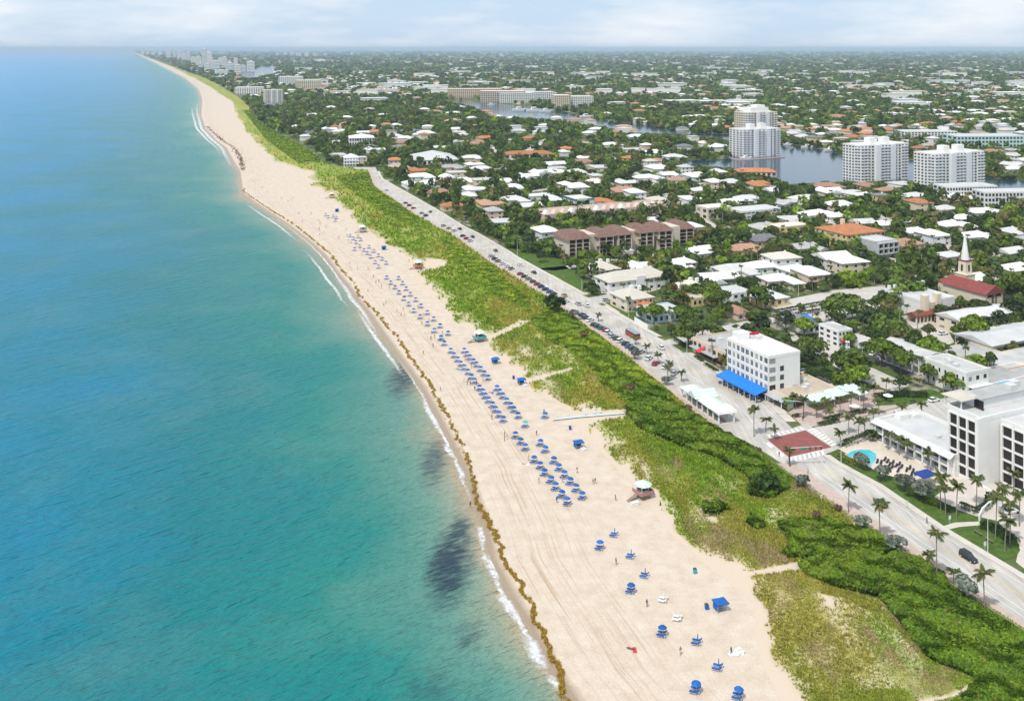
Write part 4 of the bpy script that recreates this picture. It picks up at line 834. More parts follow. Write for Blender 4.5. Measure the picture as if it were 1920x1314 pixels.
tD.part('crown', WALLS['white'], (-tD.W*.30, tD.W*.30, -tD.L*.3, tD.L*.3, tD.h+.1, tD.h+6)); tD.part('crown_step', WALLS['white'], (-tD.W*.05, tD.W*.22, -tD.L*.22, tD.L*.22, tD.h+6.02, tD.h+9))
tower('pale slab tower standing alone by the far dune', (497,196), 491, 531, 168, 12, 'cream', Lm=24, units=0, nv=9, nu=5)
# --- low apartment ranges
def rangeb(label, N, xr, yt, floors, wall='white', rc='membrane', Lm=18, nv=14, a=A0, roof='flat', rise=2):
    return B('apartment_range', label, 'apartments', N, N[0]-5, xr, yt, a=a, wall=wall, rc=rc, roof=roof, rise=rise, floors=floors, parapet=.6, nv=nv, nu=3, win=(.5,.45), joined=True, Lmax=Lm)
rangeb('white three-storey town houses on the canal bank below the right tower', (1775,375), 1870, 350, 3, nv=18, a=math.radians(8)); rangeb('white three-storey town houses at the right edge by the canal', (1846,388), 1990, 360, 3, nv=22, a=math.radians(5), Lm=16)
rangeb('white and aqua apartment range beyond the lagoon, left part', (1696,258), 1795, 246, 3, 'white', Lm=30, nv=16, a=math.radians(2)); rangeb('white and aqua apartment range beyond the lagoon, right part', (1795,276), 1925, 255, 3, 'aqua', Lm=34, nv=20, a=math.radians(4))
rangeb('long beige apartment slab on the far canal bank', (840,182), 940, 166, 6, 'peach', 'cream', 40, 26, math.radians(6)); rangeb('beige apartment slab joining the long far slab', (902,191), 985, 170, 6, 'beige', 'cream', 40, 20, math.radians(6))
rangeb('white apartment slab beside the marina trees', (938,192), 1000, 174, 6, 'white', 'white', 40, 16, math.radians(10)); rangeb('white apartment slab in the middle of the far canal bank', (985,190), 1040, 172, 6, 'white', 'white', 40, 14, math.radians(10))
rangeb('cream apartment block with dark glazing on the canal bank', (1040,200), 1070, 178, 6, 'cream', 'white', 40, 8, math.radians(8)); rangeb('white apartment block with dark bays at the end of the far bank', (1072,199), 1113, 180, 6, 'white', 'white', 40, 12, math.radians(8))
rangeb('white condominium slab behind the lone dune tower', (440,176), 492, 163, 5, 'white', 'white', 40, 12, math.radians(8)); rangeb('white condominium in the far pair inland of the dune', (522,158), 566, 143, 8, 'white', 'white', 60, 12, math.radians(8)); rangeb('cream condominium in the far pair inland of the dune', (553,166), 600, 150, 6, 'cream', 'cream', 60, 12, math.radians(8))
b = B('beach_club', 'big white beach club with broad white roofs beside the dune', 'club', (655,272), 622, 702, 258, wall='white', roof='hip', rc='white', rise=4, floors=2, nv=10, joined=True, Lmax=30, a=math.radians(12))
b = B('beach_house', 'white gabled beach house where the road bends inland', 'house', (645,312), 637, 672, 295, wall='white', roof='hip', rc='white', rise=3.5, floors=3, nv=5, nu=2, Lmax=16, a=math.radians(12)); b.part('veranda', WALLS['coolwhite'], *[(-b.W/2-.6, b.W/2+.6, -b.L/2-1.6, -b.L/2-.06, k*b.fh+.1, k*b.fh+.9) for k in range(1, 3)])
b = B('shopping_hall', 'wide low hall with a huge pale grey roof behind the roadside trees', 'hall', (775,310), 738, 860, 300, wall='white', roof='hip', rc='membrane', rise=7, floors=1, nv=10, joined=True, Lmax=52, a=math.radians(12))
b = B('terrace_row', 'row of houses with one long orange tiled roof', 'terrace', (945,297), 940, 1040, 289, wall='cream', roof='hip', rc='orange', rise=3, floors=1, nv=8, joined=True, Lmax=20, a=math.radians(8))
b = B('waterside_villa', 'long orange-roofed villa on the near lagoon shore', 'villa', (1380,329), 1372, 1456, 321, wall='peach', roof='hip', rc='orange', rise=3, floors=1, nv=8, joined=True, Lmax=14, a=math.radians(-6))
# ------------------------------------------------------------------ plants on the dune, seaweed, foam
LEAF = attr_mat('foliage', .65, .38, .0, .2); LEAFR = attr_mat('foliage_varied', .65, .30, .32, .25); BARK = mat('bark', (.17,.13,.10), .9, .3, 2.0); PALMB = mat('palm_bark', (.26,.22,.18), .9, .3, 2.0)
def sample_px(n, x0, x1, y0, y1): return rng.uniform(x0, x1, n), rng.uniform(y0, y1, n)
def world(px, py): Y = F*H/(py-HY); return (px-CX)/F*Y, Y
def jitter(c, n, k=.25): return np.clip(np.asarray(c)[None, :]*(1+rng.normal(0, k, (n, 1)))+rng.normal(0, .006, (n, 3)), .004, .9)

# thickets of sea grape: leaf-by-leaf canopy over lumpy mounds
C = []; SZ = []; CO = []; NN = []
for gi, pl in enumerate(THICK):
    xs = [p[0] for p in pl]; ys = [p[1] for p in pl]; x0, x1, y0, y1 = min(xs)-8, max(xs)+8, min(ys)-6, max(ys)+6
    n_ = int((x1-x0)*(y1-y0)*1.5); px, py = sample_px(n_, x0, x1, y0, y1)
    X, Y = world(px, py)
    wob = 22*(fbm(X*.22, Y*.15)-.5)*(py-HY)/900
    k = in_poly(px+wob*2, py+wob, pl) & (px > dune(py)+4) & (px < inland(py)-.3)
    px, py, X, Y = px[k], py[k], X[k], Y[k]; n_ = len(X)
    e = vnoise(X*.30, Y*.30); lump = .7+.75*e+.5*vnoise(X*.9+5, Y*.9)
    hgt = lump*(1.15 if gi < 8 else .9); Z = .1+hgt*np.sqrt(rng.uniform(.15, 1, n_))
    gx = vnoise(X*.30+.3, Y*.30)-vnoise(X*.30-.3, Y*.30); gy = vnoise(X*.30, Y*.30+.3)-vnoise(X*.30, Y*.30-.3)
    NN.append(np.stack([-gx*3, -gy*3, np.ones(n_)], 1)); C.append(np.stack([X, Y, Z], 1)); SZ.append(np.clip(4.6*Y/F, .42, 1.8)*rng.uniform(.7, 1.25, n_))
    base = np.array([.125,.225,.014]) if gi not in (2, 3) else np.array([.135,.25,.015])
    if gi >= 9 or gi == 5: base = np.array([.20,.32,.02]); Z = .1+(Z-.1)*.45; C[-1][:, 2] = Z
    tone = fbm(X*.12+3, Y*.08)[:, None]
    c = base*(.62+.75*tone); c[:, 0] *= (1+.5*(tone[:, 0]-.4)); twig = rng.uniform(0, 1, n_) < .05; c[twig] = (.24,.19,.10); yel = rng.uniform(0, 1, n_) < .10; c[yel] *= np.array([1.7, 1.3, 1.0]); CO.append(np.clip(c*(1+rng.normal(0, .3, (n_, 1))), .006, .6))
C = np.concatenate(C); NN = np.concatenate(NN); V, Fc = leaves(C, np.concatenate(SZ), NN, .8, .85)
o = obj('sea_grape_thicket', np_mesh('sea_grape_thicket', V, Fc, LEAF, np.repeat(np.concatenate(CO), 4, 0))); tag(o, 'dense dark green sea grape thickets on the dune', kind='stuff')

# dune grass: upright tufts of narrow blades where the density says so
n_ = 420000; py = 90+ (np.sqrt(rng.uniform(0, 1, n_))*1240+30); d0, d1 = dune(py), inland(py); px = d0+rng.uniform(-.02, 1.0, n_)*(d1-d0)
den = veg(px, py); keep = (rng.uniform(0, 1, n_) < np.clip(.5*den**1.5, 0, .5)*np.clip((d1-d0)/420, .1, 1)) & ~thick(px, py)
px, py = px[keep], py[keep]; X, Y = world(px, py); n_ = len(X)
tone = fbm(X*.05+11, Y*.028); green = np.clip((tone-.40)*4.0+.35+np.clip((520-py)/260, -.3, .6), 0, 1)[:, None]
col = (np.array([.42,.385,.07])*(1-green)+np.array([.23,.35,.024])*green)*(1+rng.normal(0, .22, (n_, 1)))
tan_ = (np.clip((fbm(X*.13+70, Y*.06+20)-.55)*6, 0, 1)*np.clip((py-560)/300, .15, 1))[:, None]; col = col*(1-tan_)+np.array([.46,.37,.17])*tan_*(1+rng.normal(0, .15, (n_, 1)))
hgt = np.clip(5.5*Y/F, .42, 2.0)*rng.uniform(.6, 1.25, n_); wd = hgt*.34
ang = rng.uniform(0, 6.283, n_); lean = rng.normal(0, .45, (n_, 2))
ca, sa = np.cos(ang)*wd, np.sin(ang)*wd; z0 = np.full(n_, .05)
V = np.zeros((n_, 6, 3))
for q in range(2):
    dx, dy = (ca, sa) if q == 0 else (-sa, ca)
    V[:, q*3+0] = np.stack([X-dx, Y-dy, z0], 1); V[:, q*3+1] = np.stack([X+dx, Y+dy, z0], 1); V[:, q*3+2] = np.stack([X+lean[:, 0]*hgt*(1 if q else -1), Y+lean[:, 1]*hgt, z0+hgt], 1)
Fc = np.arange(6*n_).reshape(-1, 3)
o = obj('dune_grass', np_mesh('dune_grass', V, Fc, LEAF, np.repeat(np.clip(col, .01, .8), 6, 0))); tag(o, 'yellow-green grass tufts scattered over the dune', kind='stuff')

# golden seaweed wrack along the tide line
rr_ = 90+np.sqrt(rng.uniform(0, 1, 26000))*1240; rr_ = rr_[rr_ > 352]; _y = F*H/(rr_-HY); rr_ = rr_[rng.uniform(0, 1, len(rr_)) < np.clip(vnoise(_y*.33, _y*0+2)*2.2-.25, .08, 1)]
Xw, Yw = world(wrack(rr_), rr_); zig = (fbm(Yw*.55, Yw*.0)-.5)*2.6+(vnoise(Yw*1.9, Yw*0+4)-.5)*1.0
wdt = np.clip(.26+.34*vnoise(Yw*.2, Yw*0+8), .3, 1.2)*np.where(rr_ < 520, 1.5, 1)
Xw = Xw+zig+rng.normal(0, 1, len(Xw))*wdt*.30; Yw = Yw+rng.normal(0, .3, len(Yw))
V, Fc = leaves(np.stack([Xw, Yw, np.full(len(Xw), .03)+np.abs(rng.normal(0, .10, len(Xw)))-np.clip((coast(rr_)-wrack(rr_)+2), -1, 0)*0], 1), np.clip(2.2*Yw/F, .22, .8)*rng.uniform(.6, 1.3, len(Xw)), None, .7)
gold = np.array([.42,.27,.03])*(1+rng.normal(0, .28, (len(Xw), 1))); o = obj('seaweed_wrack', np_mesh('seaweed_wrack', V, Fc, LEAF, np.repeat(np.clip(gold, .02, .8), 4, 0))); tag(o, 'golden seaweed line zigzagging along the tide mark', kind='stuff')
# dark old wrack far up the beach and floating weed
rr_ = rng.uniform(236, 318, 420); Xw, Yw = world(coast(rr_)+6+14*np.clip((rr_-225)/60, 0, 1)*np.clip((330-rr_)/30, 0, 1), rr_); Xw = Xw+rng.normal(0, 1.6, len(Xw))
V, Fc = leaves(np.stack([Xw, Yw, np.full(len(Xw), .15)], 1), 1.7, None, .5); o = obj('dry_wrack', np_mesh('dry_wrack', V, Fc, LEAF, np.repeat(np.array([.16,.085,.045])*(1+rng.normal(0, .25, (len(Xw), 1))), 4, 0))); tag(o, 'dark brown weed bank on the far beach bend', kind='stuff')

# foam of the small breakers: thin frothy sheets riding just above the water
fm, n, l, b_ = nodes_mat('foam'); b_.inputs['Base Color'].default_value = (.82,.83,.82,1); b_.inputs['Roughness'].default_value = .7
geo = n.new('ShaderNodeNewGeometry'); nz = N_(n, 'ShaderNodeTexNoise', Scale=.75, Detail=8, Roughness=.72); l(geo.outputs['Position'], nz.inputs['Vector'])
at = N_(n, 'ShaderNodeAttribute', attribute_name='edge'); sm = N_(n, 'ShaderNodeMath', operation='MULTIPLY'); l(nz.outputs['Fac'], sm.inputs[0]); l(at.outputs['Fac'], sm.inputs[1])
mr = N_(n, 'ShaderNodeMapRange'); mr.inputs['From Min'].default_value = .28; mr.inputs['From Max'].default_value = .60; l(sm.outputs[0], mr.inputs['Value']); l(mr.outputs['Result'], b_.inputs['Alpha'])
FZ = [0]
def foam(r0, r1, off, w, label):
    FZ[0] += .006
    """off = pixels seaward of the coast curve at the middle, w = width in metres"""
    rs = np.linspace(r0, r1, max(8, int(abs(r1-r0)/4))); nc = 6; V = []; E = []
    for i, r in enumerate(rs):
        X, Y = world(coast(r)+off+6*(fbm(r*.05, 3.0)-.5)+7*(fbm(r*.23, 9.0)-.5)*(r-HY)/900, r); env = math.sin(math.pi*i/(len(rs)-1))**.5 if 0 < i < len(rs)-1 else 0
        for c in range(nc): V.append((X-w/2+w*c/(nc-1)*1.0, Y, -.215+FZ[0])); E.append(env*math.sin(math.pi*c/(nc-1))**.6 if 0 < c < nc-1 else 0)
    idx = np.arange(len(V)).reshape(len(rs), nc); Fc = np.stack([idx[:-1, :-1], idx[:-1, 1:], idx[1:, 1:], idx[1:, :-1]], -1).reshape(-1, 4)
    me = np_mesh('foam', V, Fc, fm); a_ = me.attributes.new('edge', 'FLOAT', 'POINT'); a_.data.foreach_set('value', np.array(E, np.float32)); o = obj('foam', me); tag(o, label, kind='stuff')
foam(1026, 1092, 7, 5.2, 'broad white foam patch left of the seaweed line'); foam(1096, 1172, -2, 4.2, 'ragged white foam in the middle of the near shore'); foam(1175, 1262, 0, 5.4, 'wide white foam patch nearest the camera'); foam(1255, 1300, 2, 3.0, 'thin foam fringe at the bottom of the shore')
foam(372, 640, 0, 1.7, 'thin continuous foam edge of the upper beach'); foam(640, 985, 1, 1.7, 'thin continuous foam edge of the mid beach'); foam(960, 1312, 2, 1.9, 'thin continuous foam edge of the near beach')
foam(825, 860, -3, 2.4, 'short white foam streak beside the weed patch'); foam(862, 905, 1, 2.8, 'narrow foam streak by the bather'); foam(735, 822, -1, 3.0, 'curved foam streak along the mid shore'); foam(975, 1030, 2, 2.6, 'thin foam streak above the broad patch')
foam(452, 590, -22, 3.0, 'line of small breakers off the mid beach'); foam(500, 640, -4, 2.6, 'thin wash line along the mid beach'); foam(560, 720, -12, 3.2, 'faint breakers in the shallows'); foam(368, 460, -16, 3, 'small breakers off the upper beach'); foam(170, 330, -5, 8, 'white surf along the far beach bend'); foam(180, 300, -14, 7, 'outer surf line off the far beach bend')

# ------------------------------------------------------------------ tree, palm and shrub prototypes
def crown_mesh(name, n_leaf, rad, hgt, blobs, base, lsize, seed, flat=.7):
    r = np.random.default_rng(seed); cs = []; ns = []
    for k in range(blobs):
        a_ = r.uniform(0, 6.283); q = rad*.62*math.sqrt(r.uniform(0, 1)); br = rad*r.uniform(.36, .6); c = np.array([q*math.cos(a_), q*math.sin(a_), hgt*(.60+.22*r.uniform(-1, 1)*(1-q/rad)+.1*(1-q/rad))])
        m_ = n_leaf//blobs; d = r.normal(0, 1, (m_, 3)); d /= np.linalg.norm(d, axis=1)[:, None]; d[:, 2] = np.where(d[:, 2] < -.35, -d[:, 2], d[:, 2])
        rr2 = br*r.uniform(.72, 1.06, (m_, 1)); p = c+d*rr2*np.array([1, 1, flat]); cs.append(p); ns.append(d)
    Cc = np.concatenate(cs); V, Fc = leaves(Cc, lsize*r.uniform(.7, 1.3, len(Cc)), np.concatenate(ns), .8, .85)
    col = np.asarray(base)*(1+r.normal(0, .26, (len(Cc), 1))); col[:, 0] *= 1+r.normal(0, .08, len(Cc))
    return np_mesh(name, V, Fc, LEAFR, np.repeat(np.clip(col, .006, .8), 4, 0))
def trunk_mesh(name, h, r0, forks, seed, rad):
    r = random.Random(seed); mb = MB(); mb.tube([(0, 0, -.2), (r.uniform(-.2, .2), r.uniform(-.2, .2), h*.35)], [r0, r0*.75], 7)
    for k in range(forks):
        a_ = 6.283*k/forks+r.uniform(-.4, .4); mb.tube([(0, 0, h*.3), (math.cos(a_)*rad*.25, math.sin(a_)*rad*.25, h*.5), (math.cos(a_)*rad*.5, math.sin(a_)*rad*.5, h*.66)], [r0*.6, r0*.4, r0*.15], 5)
    return mb.mesh(name, BARK)
PAL = {'dark green': (.078,.118,.028), 'mid green': (.115,.168,.028), 'bright green': (.17,.25,.025), 'olive green': (.165,.16,.05), 'deep green': (.052,.082,.024)}
TREES = []
for i, (cn, rad, h, nl) in enumerate([('dark green', 3.6, 7.5, 420), ('mid green', 4.2, 8, 480), ('bright green', 3.8, 7, 420), ('olive green', 3.2, 6.5, 340), ('deep green', 4.4, 9.5, 480), ('mid green', 3.0, 6, 320), ('dark green', 4.8, 8.5, 520), ('bright green', 4.6, 8.5, 500), ('olive green', 2.3, 9.5, 340), ('mid green', 5.6, 6.6, 560), ('dark green', 2.6, 10.5, 380)]):
    TREES.append((cn, rad, h, crown_mesh('crown', nl, rad, h, 9, PAL[cn], .95, 100+i), trunk_mesh('trunk', h, .26, 4, i, rad)))
def frond_mesh(name, length, seed, droop=1.0, base=(.075,.105,.022)):
    r = np.random.default_rng(seed); V = []; Fs = []; C_ = []
    K = 9; pts = []
    for i in range(K+1):
        t = i/K; pts.append(np.array([length*(t-.18*droop*t**3), 0, length*(.42*t-.95*droop*t*t*.8)]))
    for i in range(K):
        p, q = pts[i], pts[i+1]; o = len(V); V += [p+[0,.03,0], p-[0,.03,0], q]; Fs.append((o, o+1, o+2)); C_ += [(.22,.20,.08)]*3
    for i in range(1, K+1):
        t = i/K; p = pts[i]; tan = (pts[i]-pts[i-1]); tan /= np.linalg.norm(tan); ll = length*.36*math.sin(math.pi*min(1, .18+t*.86))**.8
        for s_ in (-1, 1):
            for sub in (0, .5):
                pb = pts[i-1]*(1-sub)+p*sub; tip = pb+tan*ll*.55+np.array([0, s_*ll*.72, -ll*(.42+.25*r.uniform())]); o = len(V)
                V += [pb-tan*.10, pb+tan*.16, tip]; Fs.append((o, o+1, o+2)); c = np.array(base)*(1+r.normal(0, .2)); C_ += [np.clip(c, .01, .6)]*3
    return np.array(V), np.array(Fs), np.array(C_)
FR = [frond_mesh('frond', L_, 20+i, dr, bs) for i, (L_, dr, bs) in enumerate([(2.7, .8, (.085,.12,.022)), (2.5, 1.15, (.10,.12,.025)), (2.3, .45, (.075,.115,.02)), (2.1, 1.6, (.17,.14,.04))])]
FRM = [np_mesh('frond', v, f, LEAFR, c) for v, f, c in FR]
def palm_trunk(h, bend, seed):
    mb = MB(); K = 7; pts = [(bend*(i/K)**2, .12*math.sin(seed+i*.6), h*i/K-.1*(i == 0)) for i in range(K+1)]
    mb.tube(pts, [.19 if i == 0 else .15-.05*i/K for i in range(K+1)], 7); return mb.mesh('trunk', PALMB), pts[-1]
def palm_crown(nf, seed, scale=1.0):
    r = random.Random(seed); Vs, Fs, Cs = [], [], []; o = 0
    for k in range(nf):
        v, f, c = FR[k % 3 if r.random() > .15 else 3]; a_ = 6.283*k/nf*1.618*1+r.uniform(-.3, .3); t = r.uniform(-.6, .15)
        M = Matrix.Rotation(a_, 3, 'Z') @ Matrix.Rotation(t, 3, 'Y'); Vs.append((np.array(M) @ (v*scale).T).T); Fs.append(f+o); Cs.append(c); o += len(v)
    return np_mesh('crown', np.concatenate(Vs), np.concatenate(Fs), LEAFR, np.concatenate(Cs))
PT = [palm_trunk(h, b2, i) for i, (h, b2) in enumerate([(7.5, .6), (9, 1.0), (6, .3), (8.2, -.5), (5, .2)])]
PC = [palm_crown(18, 50+i) for i in range(5)]

# landmarks used to say where a thing stands
MARKS = [('the red-roofed church', 1800, 560), ('the brown-roofed apartment row', 1180, 460), ('the cream inns', 1170, 550), ('the white five-storey hotel', 1430, 700), ('the terracotta-roofed mansion', 1600, 455), ('the twin lagoon towers', 1710, 350), ('the aqua four-storey block', 1085, 385), ('the quay tower', 1400, 300),
         ('the pink terrace row', 1130, 410), ('the big pale hall roof', 800, 305), ('the beach club', 660, 265), ('the long white motel', 1690, 690), ('the resort hotel', 1850, 830), ('the red crossing square', 1500, 830), ('the canal', 1180, 240), ('the long orange roof', 990, 293), ('the far canal slabs', 950, 185), ('the lone dune tower', 511, 190), ('the white cube house', 1385, 560), ('the upper coast road bend', 730, 345), ('the modern grey villa', 1650, 475), ('the canal town houses', 1860, 375)]
def near_mark(px, py):
    def dist(m_): return ((px-m_[1])/1.6)**2+((py-m_[2])*1.3)**2
    m_ = min(MARKS, key=dist); dx, dy = px-m_[1], py-m_[2]
    if abs(dx) > abs(dy)*1.8: s_ = 'left of' if dx < 0 else 'right of'
    else: s_ = 'behind' if dy < 0 else 'in front of'
    return s_+' '+m_[0]
LABQ = {}
def queue_label(o, px, what, where): LABQ.setdefault((what, where), []).append((px, o))
def flush_labels():
    for (what, where), lst in LABQ.items():
        lst.sort(key=lambda q: q[0])
        for i, (px, o) in enumerate(lst):
            o['label'] = ('%s %s' % (what, where)) if len(lst) == 1 else ('%s %s, %s from the left there' % (what, where, ordinal(i)))
    LABQ.clear()

SHR = [crown_mesh('foliage', 260, 2.0, 3.0, 7, (.22,.25,.19), .6, 300, .8), crown_mesh('foliage', 240, 1.8, 2.6, 7, (.075,.125,.016), .55, 301, .8), crown_mesh('foliage', 240, 1.9, 2.4, 6, (.045,.085,.014), .55, 302, .8), crown_mesh('foliage', 220, 1.6, 2.2, 6, (.20,.13,.075), .5, 303, .8)]
SHT = trunk_mesh('stem', 2.4, .14, 4, 77, 1.4)
def shrub(px, py, kind, s_, label):
    x, y, _ = P(px, py); t = empty('shrub', (x, y, 0), random.uniform(0, 6.28), label, 'shrub', 'garden and dune shrubs'); t.scale = (s_, s_, s_)
    obj('foliage', SHR[kind], t); obj('stem', SHT, t)
for (x, y, k, s_, lab) in [(1505,915,0,1.15,'silvery shrub at the dune edge just below the crossing'),(1614,878,0,1.35,'silvery round shrub beside the pool'),(1657,900,0,1.3,'silvery round shrub behind the lawn strip, second after the pool'),(1697,918,0,1.4,'silvery round shrub left of the blue shade sail'),(1733,936,0,1.6,'largest silvery shrub below the blue shade sail'),(1617,990,0,1.1,'wide silvery shrub on the dune beside the promenade'),(1680,1034,0,1.3,'grey wispy shrub where the dune path meets the promenade'),(1808,1122,0,1.5,'big silvery shrub on the dune at the lower right'),(1530,972,3,.9,'brown dry shrub on the dune near the rope'),(1571,958,3,.8,'small brown shrub beside the promenade palm'),(1440,925,2,2.0,'round dark green bush on the dune below the crossing'),(1637,826,2,1.3,'dark green bush at the pool hedge end'),(1290,770,3,1.0,'brown fan-leaved shrub beside the pavilion'),(1420,850,3,.9,'brown shrub on the dune left of the crossing'),(1183,733,3,1.2,'brown shrub beside the dune footpath'),(1095,632,3,1.3,'brown shrub on the green dune beside the parked cars'),(1190,672,0,1.2,'grey wispy shrub at the end of the parked cars'),(1078,598,0,1.4,'grey shrub beside the road palms'),(1250,720,0,1.0,'grey shrub behind the pavilion'),(1043,585,2,3.0,'large dark round bush at the dune path head')]: shrub(x, y, k, s_, lab)

# hand-placed palms whose single fronds show
def fine_palm(px, py, h, label, nf=15, s_=1.0, date=False):
    x, y, _ = P(px, py); t = empty('palm_tree', (x, y, 0), random.uniform(0, 6.28), label, 'palm tree', 'palms around the crossing and the hotels')
    me, top = palm_trunk(h, random.uniform(-.8, .8)*h/10, px % 7); obj('trunk', me, t)
    for k in range(nf):
        f = obj('frond', FRM[k % 3 if random.random() > .18 else 3], t); f.location = top
        f.rotation_euler = (0, random.uniform(-.75, .25), 6.283*k*.618+random.uniform(-.2, .2)); q = s_*random.uniform(.85, 1.1); f.scale = (q, q, q)
    MB().tube([(top[0], top[1], top[2]-.3), (top[0], top[1], top[2]+.35)], [.14, .22], 6).build('crown_heart', PALMB, t)
    PROT.append((px-4, px+4, py-30, py-10, py))
FP = [(1700,862,5.0,'palm in front of the pool wing balconies'),(1740,884,5.4,'palm at the right end of the sunbeds'),(1665,842,5.0,'palm beside the pool end balconies'),(1830,950,7.0,'palm at the end of the long terrace wall'),(1880,968,7.4,'palm on the hotel forecourt bed'),(1912,985,7.8,'palm at the forecourt edge'),(1648,776,5.2,'second palm at the avenue corner'),(1556,792,4.6,'palm on the plaza beside the nearest hedge'),(1591,960,7.2,'slim palm on the promenade in front of the pool lawn'),(1650,1011,8.6,'palm on the promenade hiding a dark car'),(1757,1089,10.7,'tallest promenade palm, opposite the hotel footpath'),(1741,1060,2.6,'short young palm beside the tallest promenade palm'),(1788,1096,3.0,'short young palm right of the tallest promenade palm'),(1846,1149,8.6,'last palm on the promenade at the lower right'),
      (1764,955,8.9,'left palm of the close pair on the hotel lawn'),(1773,966,7.3,'right palm of the close pair on the hotel lawn'),(1793,970,8.0,'leaning palm on the hotel lawn above the footpath'),(1867,1008,10,'tall palm at the rounded drive wall'),(1893,1019,10,'palm behind the lamp post on the lawn island'),(1884,1033,7.8,'front palm on the rounded lawn island'),(1901,920,5,'palm beside the resort hotel wall at the picture edge'),
      (1807,884,6.4,'feathery date palm at the end of the pool wing'),(1855,897,6.0,'feathery date palm in the resort courtyard'),(1686,852,5.2,'palm beside the dark sunbeds'),(1575,838,4.6,'palm at the corner by the swimming pool'),(1591,812,5.2,'palm on the avenue median near the crossing'),(1610,822,5.6,'yellowish palm beside the pool hedge'),(1621,817,5.4,'right palm of the pair beside the pool hedge'),(1638,799,5.2,'palm at the avenue corner of the pool wing'),
      (1729,782,4.8,'palm on the avenue behind the pool wing'),(1691,784,4.6,'palm above the pool wing roof'),(1769,738,4.8,'palm in front of the rounded corner building'),(1639,757,6,'palm at the right end of the plaza'),(1662,735,4.4,'palm beside the planted strip'),(1619,767,7,'tall palm in the middle of the plaza'),(1596,770,5.5,'palm in front of the striped tents'),(1575,776,5,'palm left of the tall plaza palm'),
      (1414,817,8.4,'palm beside the pavilion end at the road'),(1436,808,4.2,'palm at the far-left corner of the crossing'),(1452,822,3.2,'small palm at the left edge of the red square'),(1507,781,6.2,'palm at the plaza corner beside the signal mast'),(1491,765,4.4,'palm in front of the tan-roofed shop'),(1252,712,5,'palm beside the road above the pavilion'),(1278,714,3.6,'short palm at the top end of the pavilion'),
      (1530,782,4.5,'palm beside the plaza hedge'),(1548,776,5,'palm before the largest tent'),(1213,663,3.4,'small palm at the end of the parked car row'),(1234,681,3.4,'small palm below the end of the car row'),(1256,696,3.2,'small palm between parked cars and pavilion'),(1122,601,2.8,'small palm among the first parked cars'),(1191,645,2.8,'small palm beside the parked car row'),(1480,872,4.6,'palm at the near corner of the red square')]
for i, (x, y, h_, lab) in enumerate(FP): fine_palm(x, y, h_, lab, 17 if 'date' in lab else 14, 1.05 if 'date' in lab else (.72+.055*min(h_, 8)))

# hedges
def hedge(pts, w_, h_, col, label, kind='hedge'):
    q = [np.array(P(*p)[:2]) for p in pts]; Cc = []; 
    for a_, b2 in zip(q[:-1], q[1:]):
        Ln = np.linalg.norm(b2-a_); n_ = int(Ln*w_*22)+30; s_ = rng.uniform(0, 1, n_)[:, None]; d_ = (b2-a_)/Ln; nr = np.array([-d_[1], d_[0]]); off = rng.uniform(-w_/2, w_/2, n_)
        p = a_+(b2-a_)*s_+nr*off[:, None]; zz = h_*np.where(np.abs(off) > w_*.38, rng.uniform(.1, 1, n_), rng.uniform(.85, 1.08, n_)); Cc.append(np.column_stack([p, zz]))
    Cc = np.concatenate(Cc); V, Fc = leaves(Cc, .42, None, 1.0); o = obj(kind, np_mesh(kind, V, Fc, LEAF, np.repeat(np.clip(np.array(col)*(1+rng.normal(0, .25, (len(Cc), 1))), .01, .8), 4, 0))); tag(o, label, 'hedge', 'clipped hedges')
hedge([(1568,855),(1590,866),(1606,874)], 1.2, 1.6, (.30,.24,.012), 'yellow-green hedge between the pool and the sidewalk'); hedge([(1580,838),(1640,818)], 1.4, 2.2, (.07,.085,.045), 'grey-green hedge behind the swimming pool')
hedge([(1533,797),(1573,789)], 1.8, .9, (.05,.10,.012), 'clipped hedge nearest the crossing on the plaza'); hedge([(1545,787),(1580,779)], 1.8, .9, (.05,.09,.012), 'second clipped hedge on the plaza'); hedge([(1590,777),(1627,770)], 1.8, 1.0, (.05,.09,.012), 'right-hand clipped hedge on the plaza'); hedge([(1487,781),(1499,778)], 1.6, .8, (.05,.09,.012), 'tiny round hedge bed left of the plaza')
hedge([(1800,948),(1832,962),(1852,950),(1856,930)], 2.0, 1.3, (.035,.075,.012), 'dark hedge around the hotel terrace'); hedge([(1840,985),(1875,998),(1902,1018)], 3.4, 1.2, (.04,.07,.014), 'dark planting on the rounded lawn island'); hedge([(1700,925),(1745,944),(1790,958)], 2.2, 1.0, (.09,.13,.016), 'low hedge along the upper side of the lawn strip')
hedge([(1510,716),(1545,722),(1590,742)], 6, 4.5, (.045,.09,.012), 'tall dense green hedge behind the hotel parking lot'); hedge([(1330,540),(1390,530)], 3, 2.5, (.04,.075,.014), 'clipped hedge beside the white inn wing'); hedge([(1456,586),(1530,572),(1600,560)], 2, 1.6, (.04,.075,.014), 'hedge strip across the church parking lot'); hedge([(1480,592),(1560,578),(1630,566)], 2, 1.2, (.04,.075,.014), 'lower hedge strip in the church parking lot')
hedge([(1262,634),(1290,652)], 2, 1.0, (.05,.095,.012), 'hedge bed in front of the peach restaurant corner'); hedge([(1322,682),(1345,696)], 1.8, .8, (.06,.12,.012), 'hedge bed below the red canopy'); hedge([(1304,668),(1318,678)], 1.8, .8, (.06,.12,.012), 'hedge bed below the first grey awning')
hedge([(1640,745),(1690,740),(1740,742)], 4, 1.2, (.035,.065,.014), 'dark low planting on the avenue strip')
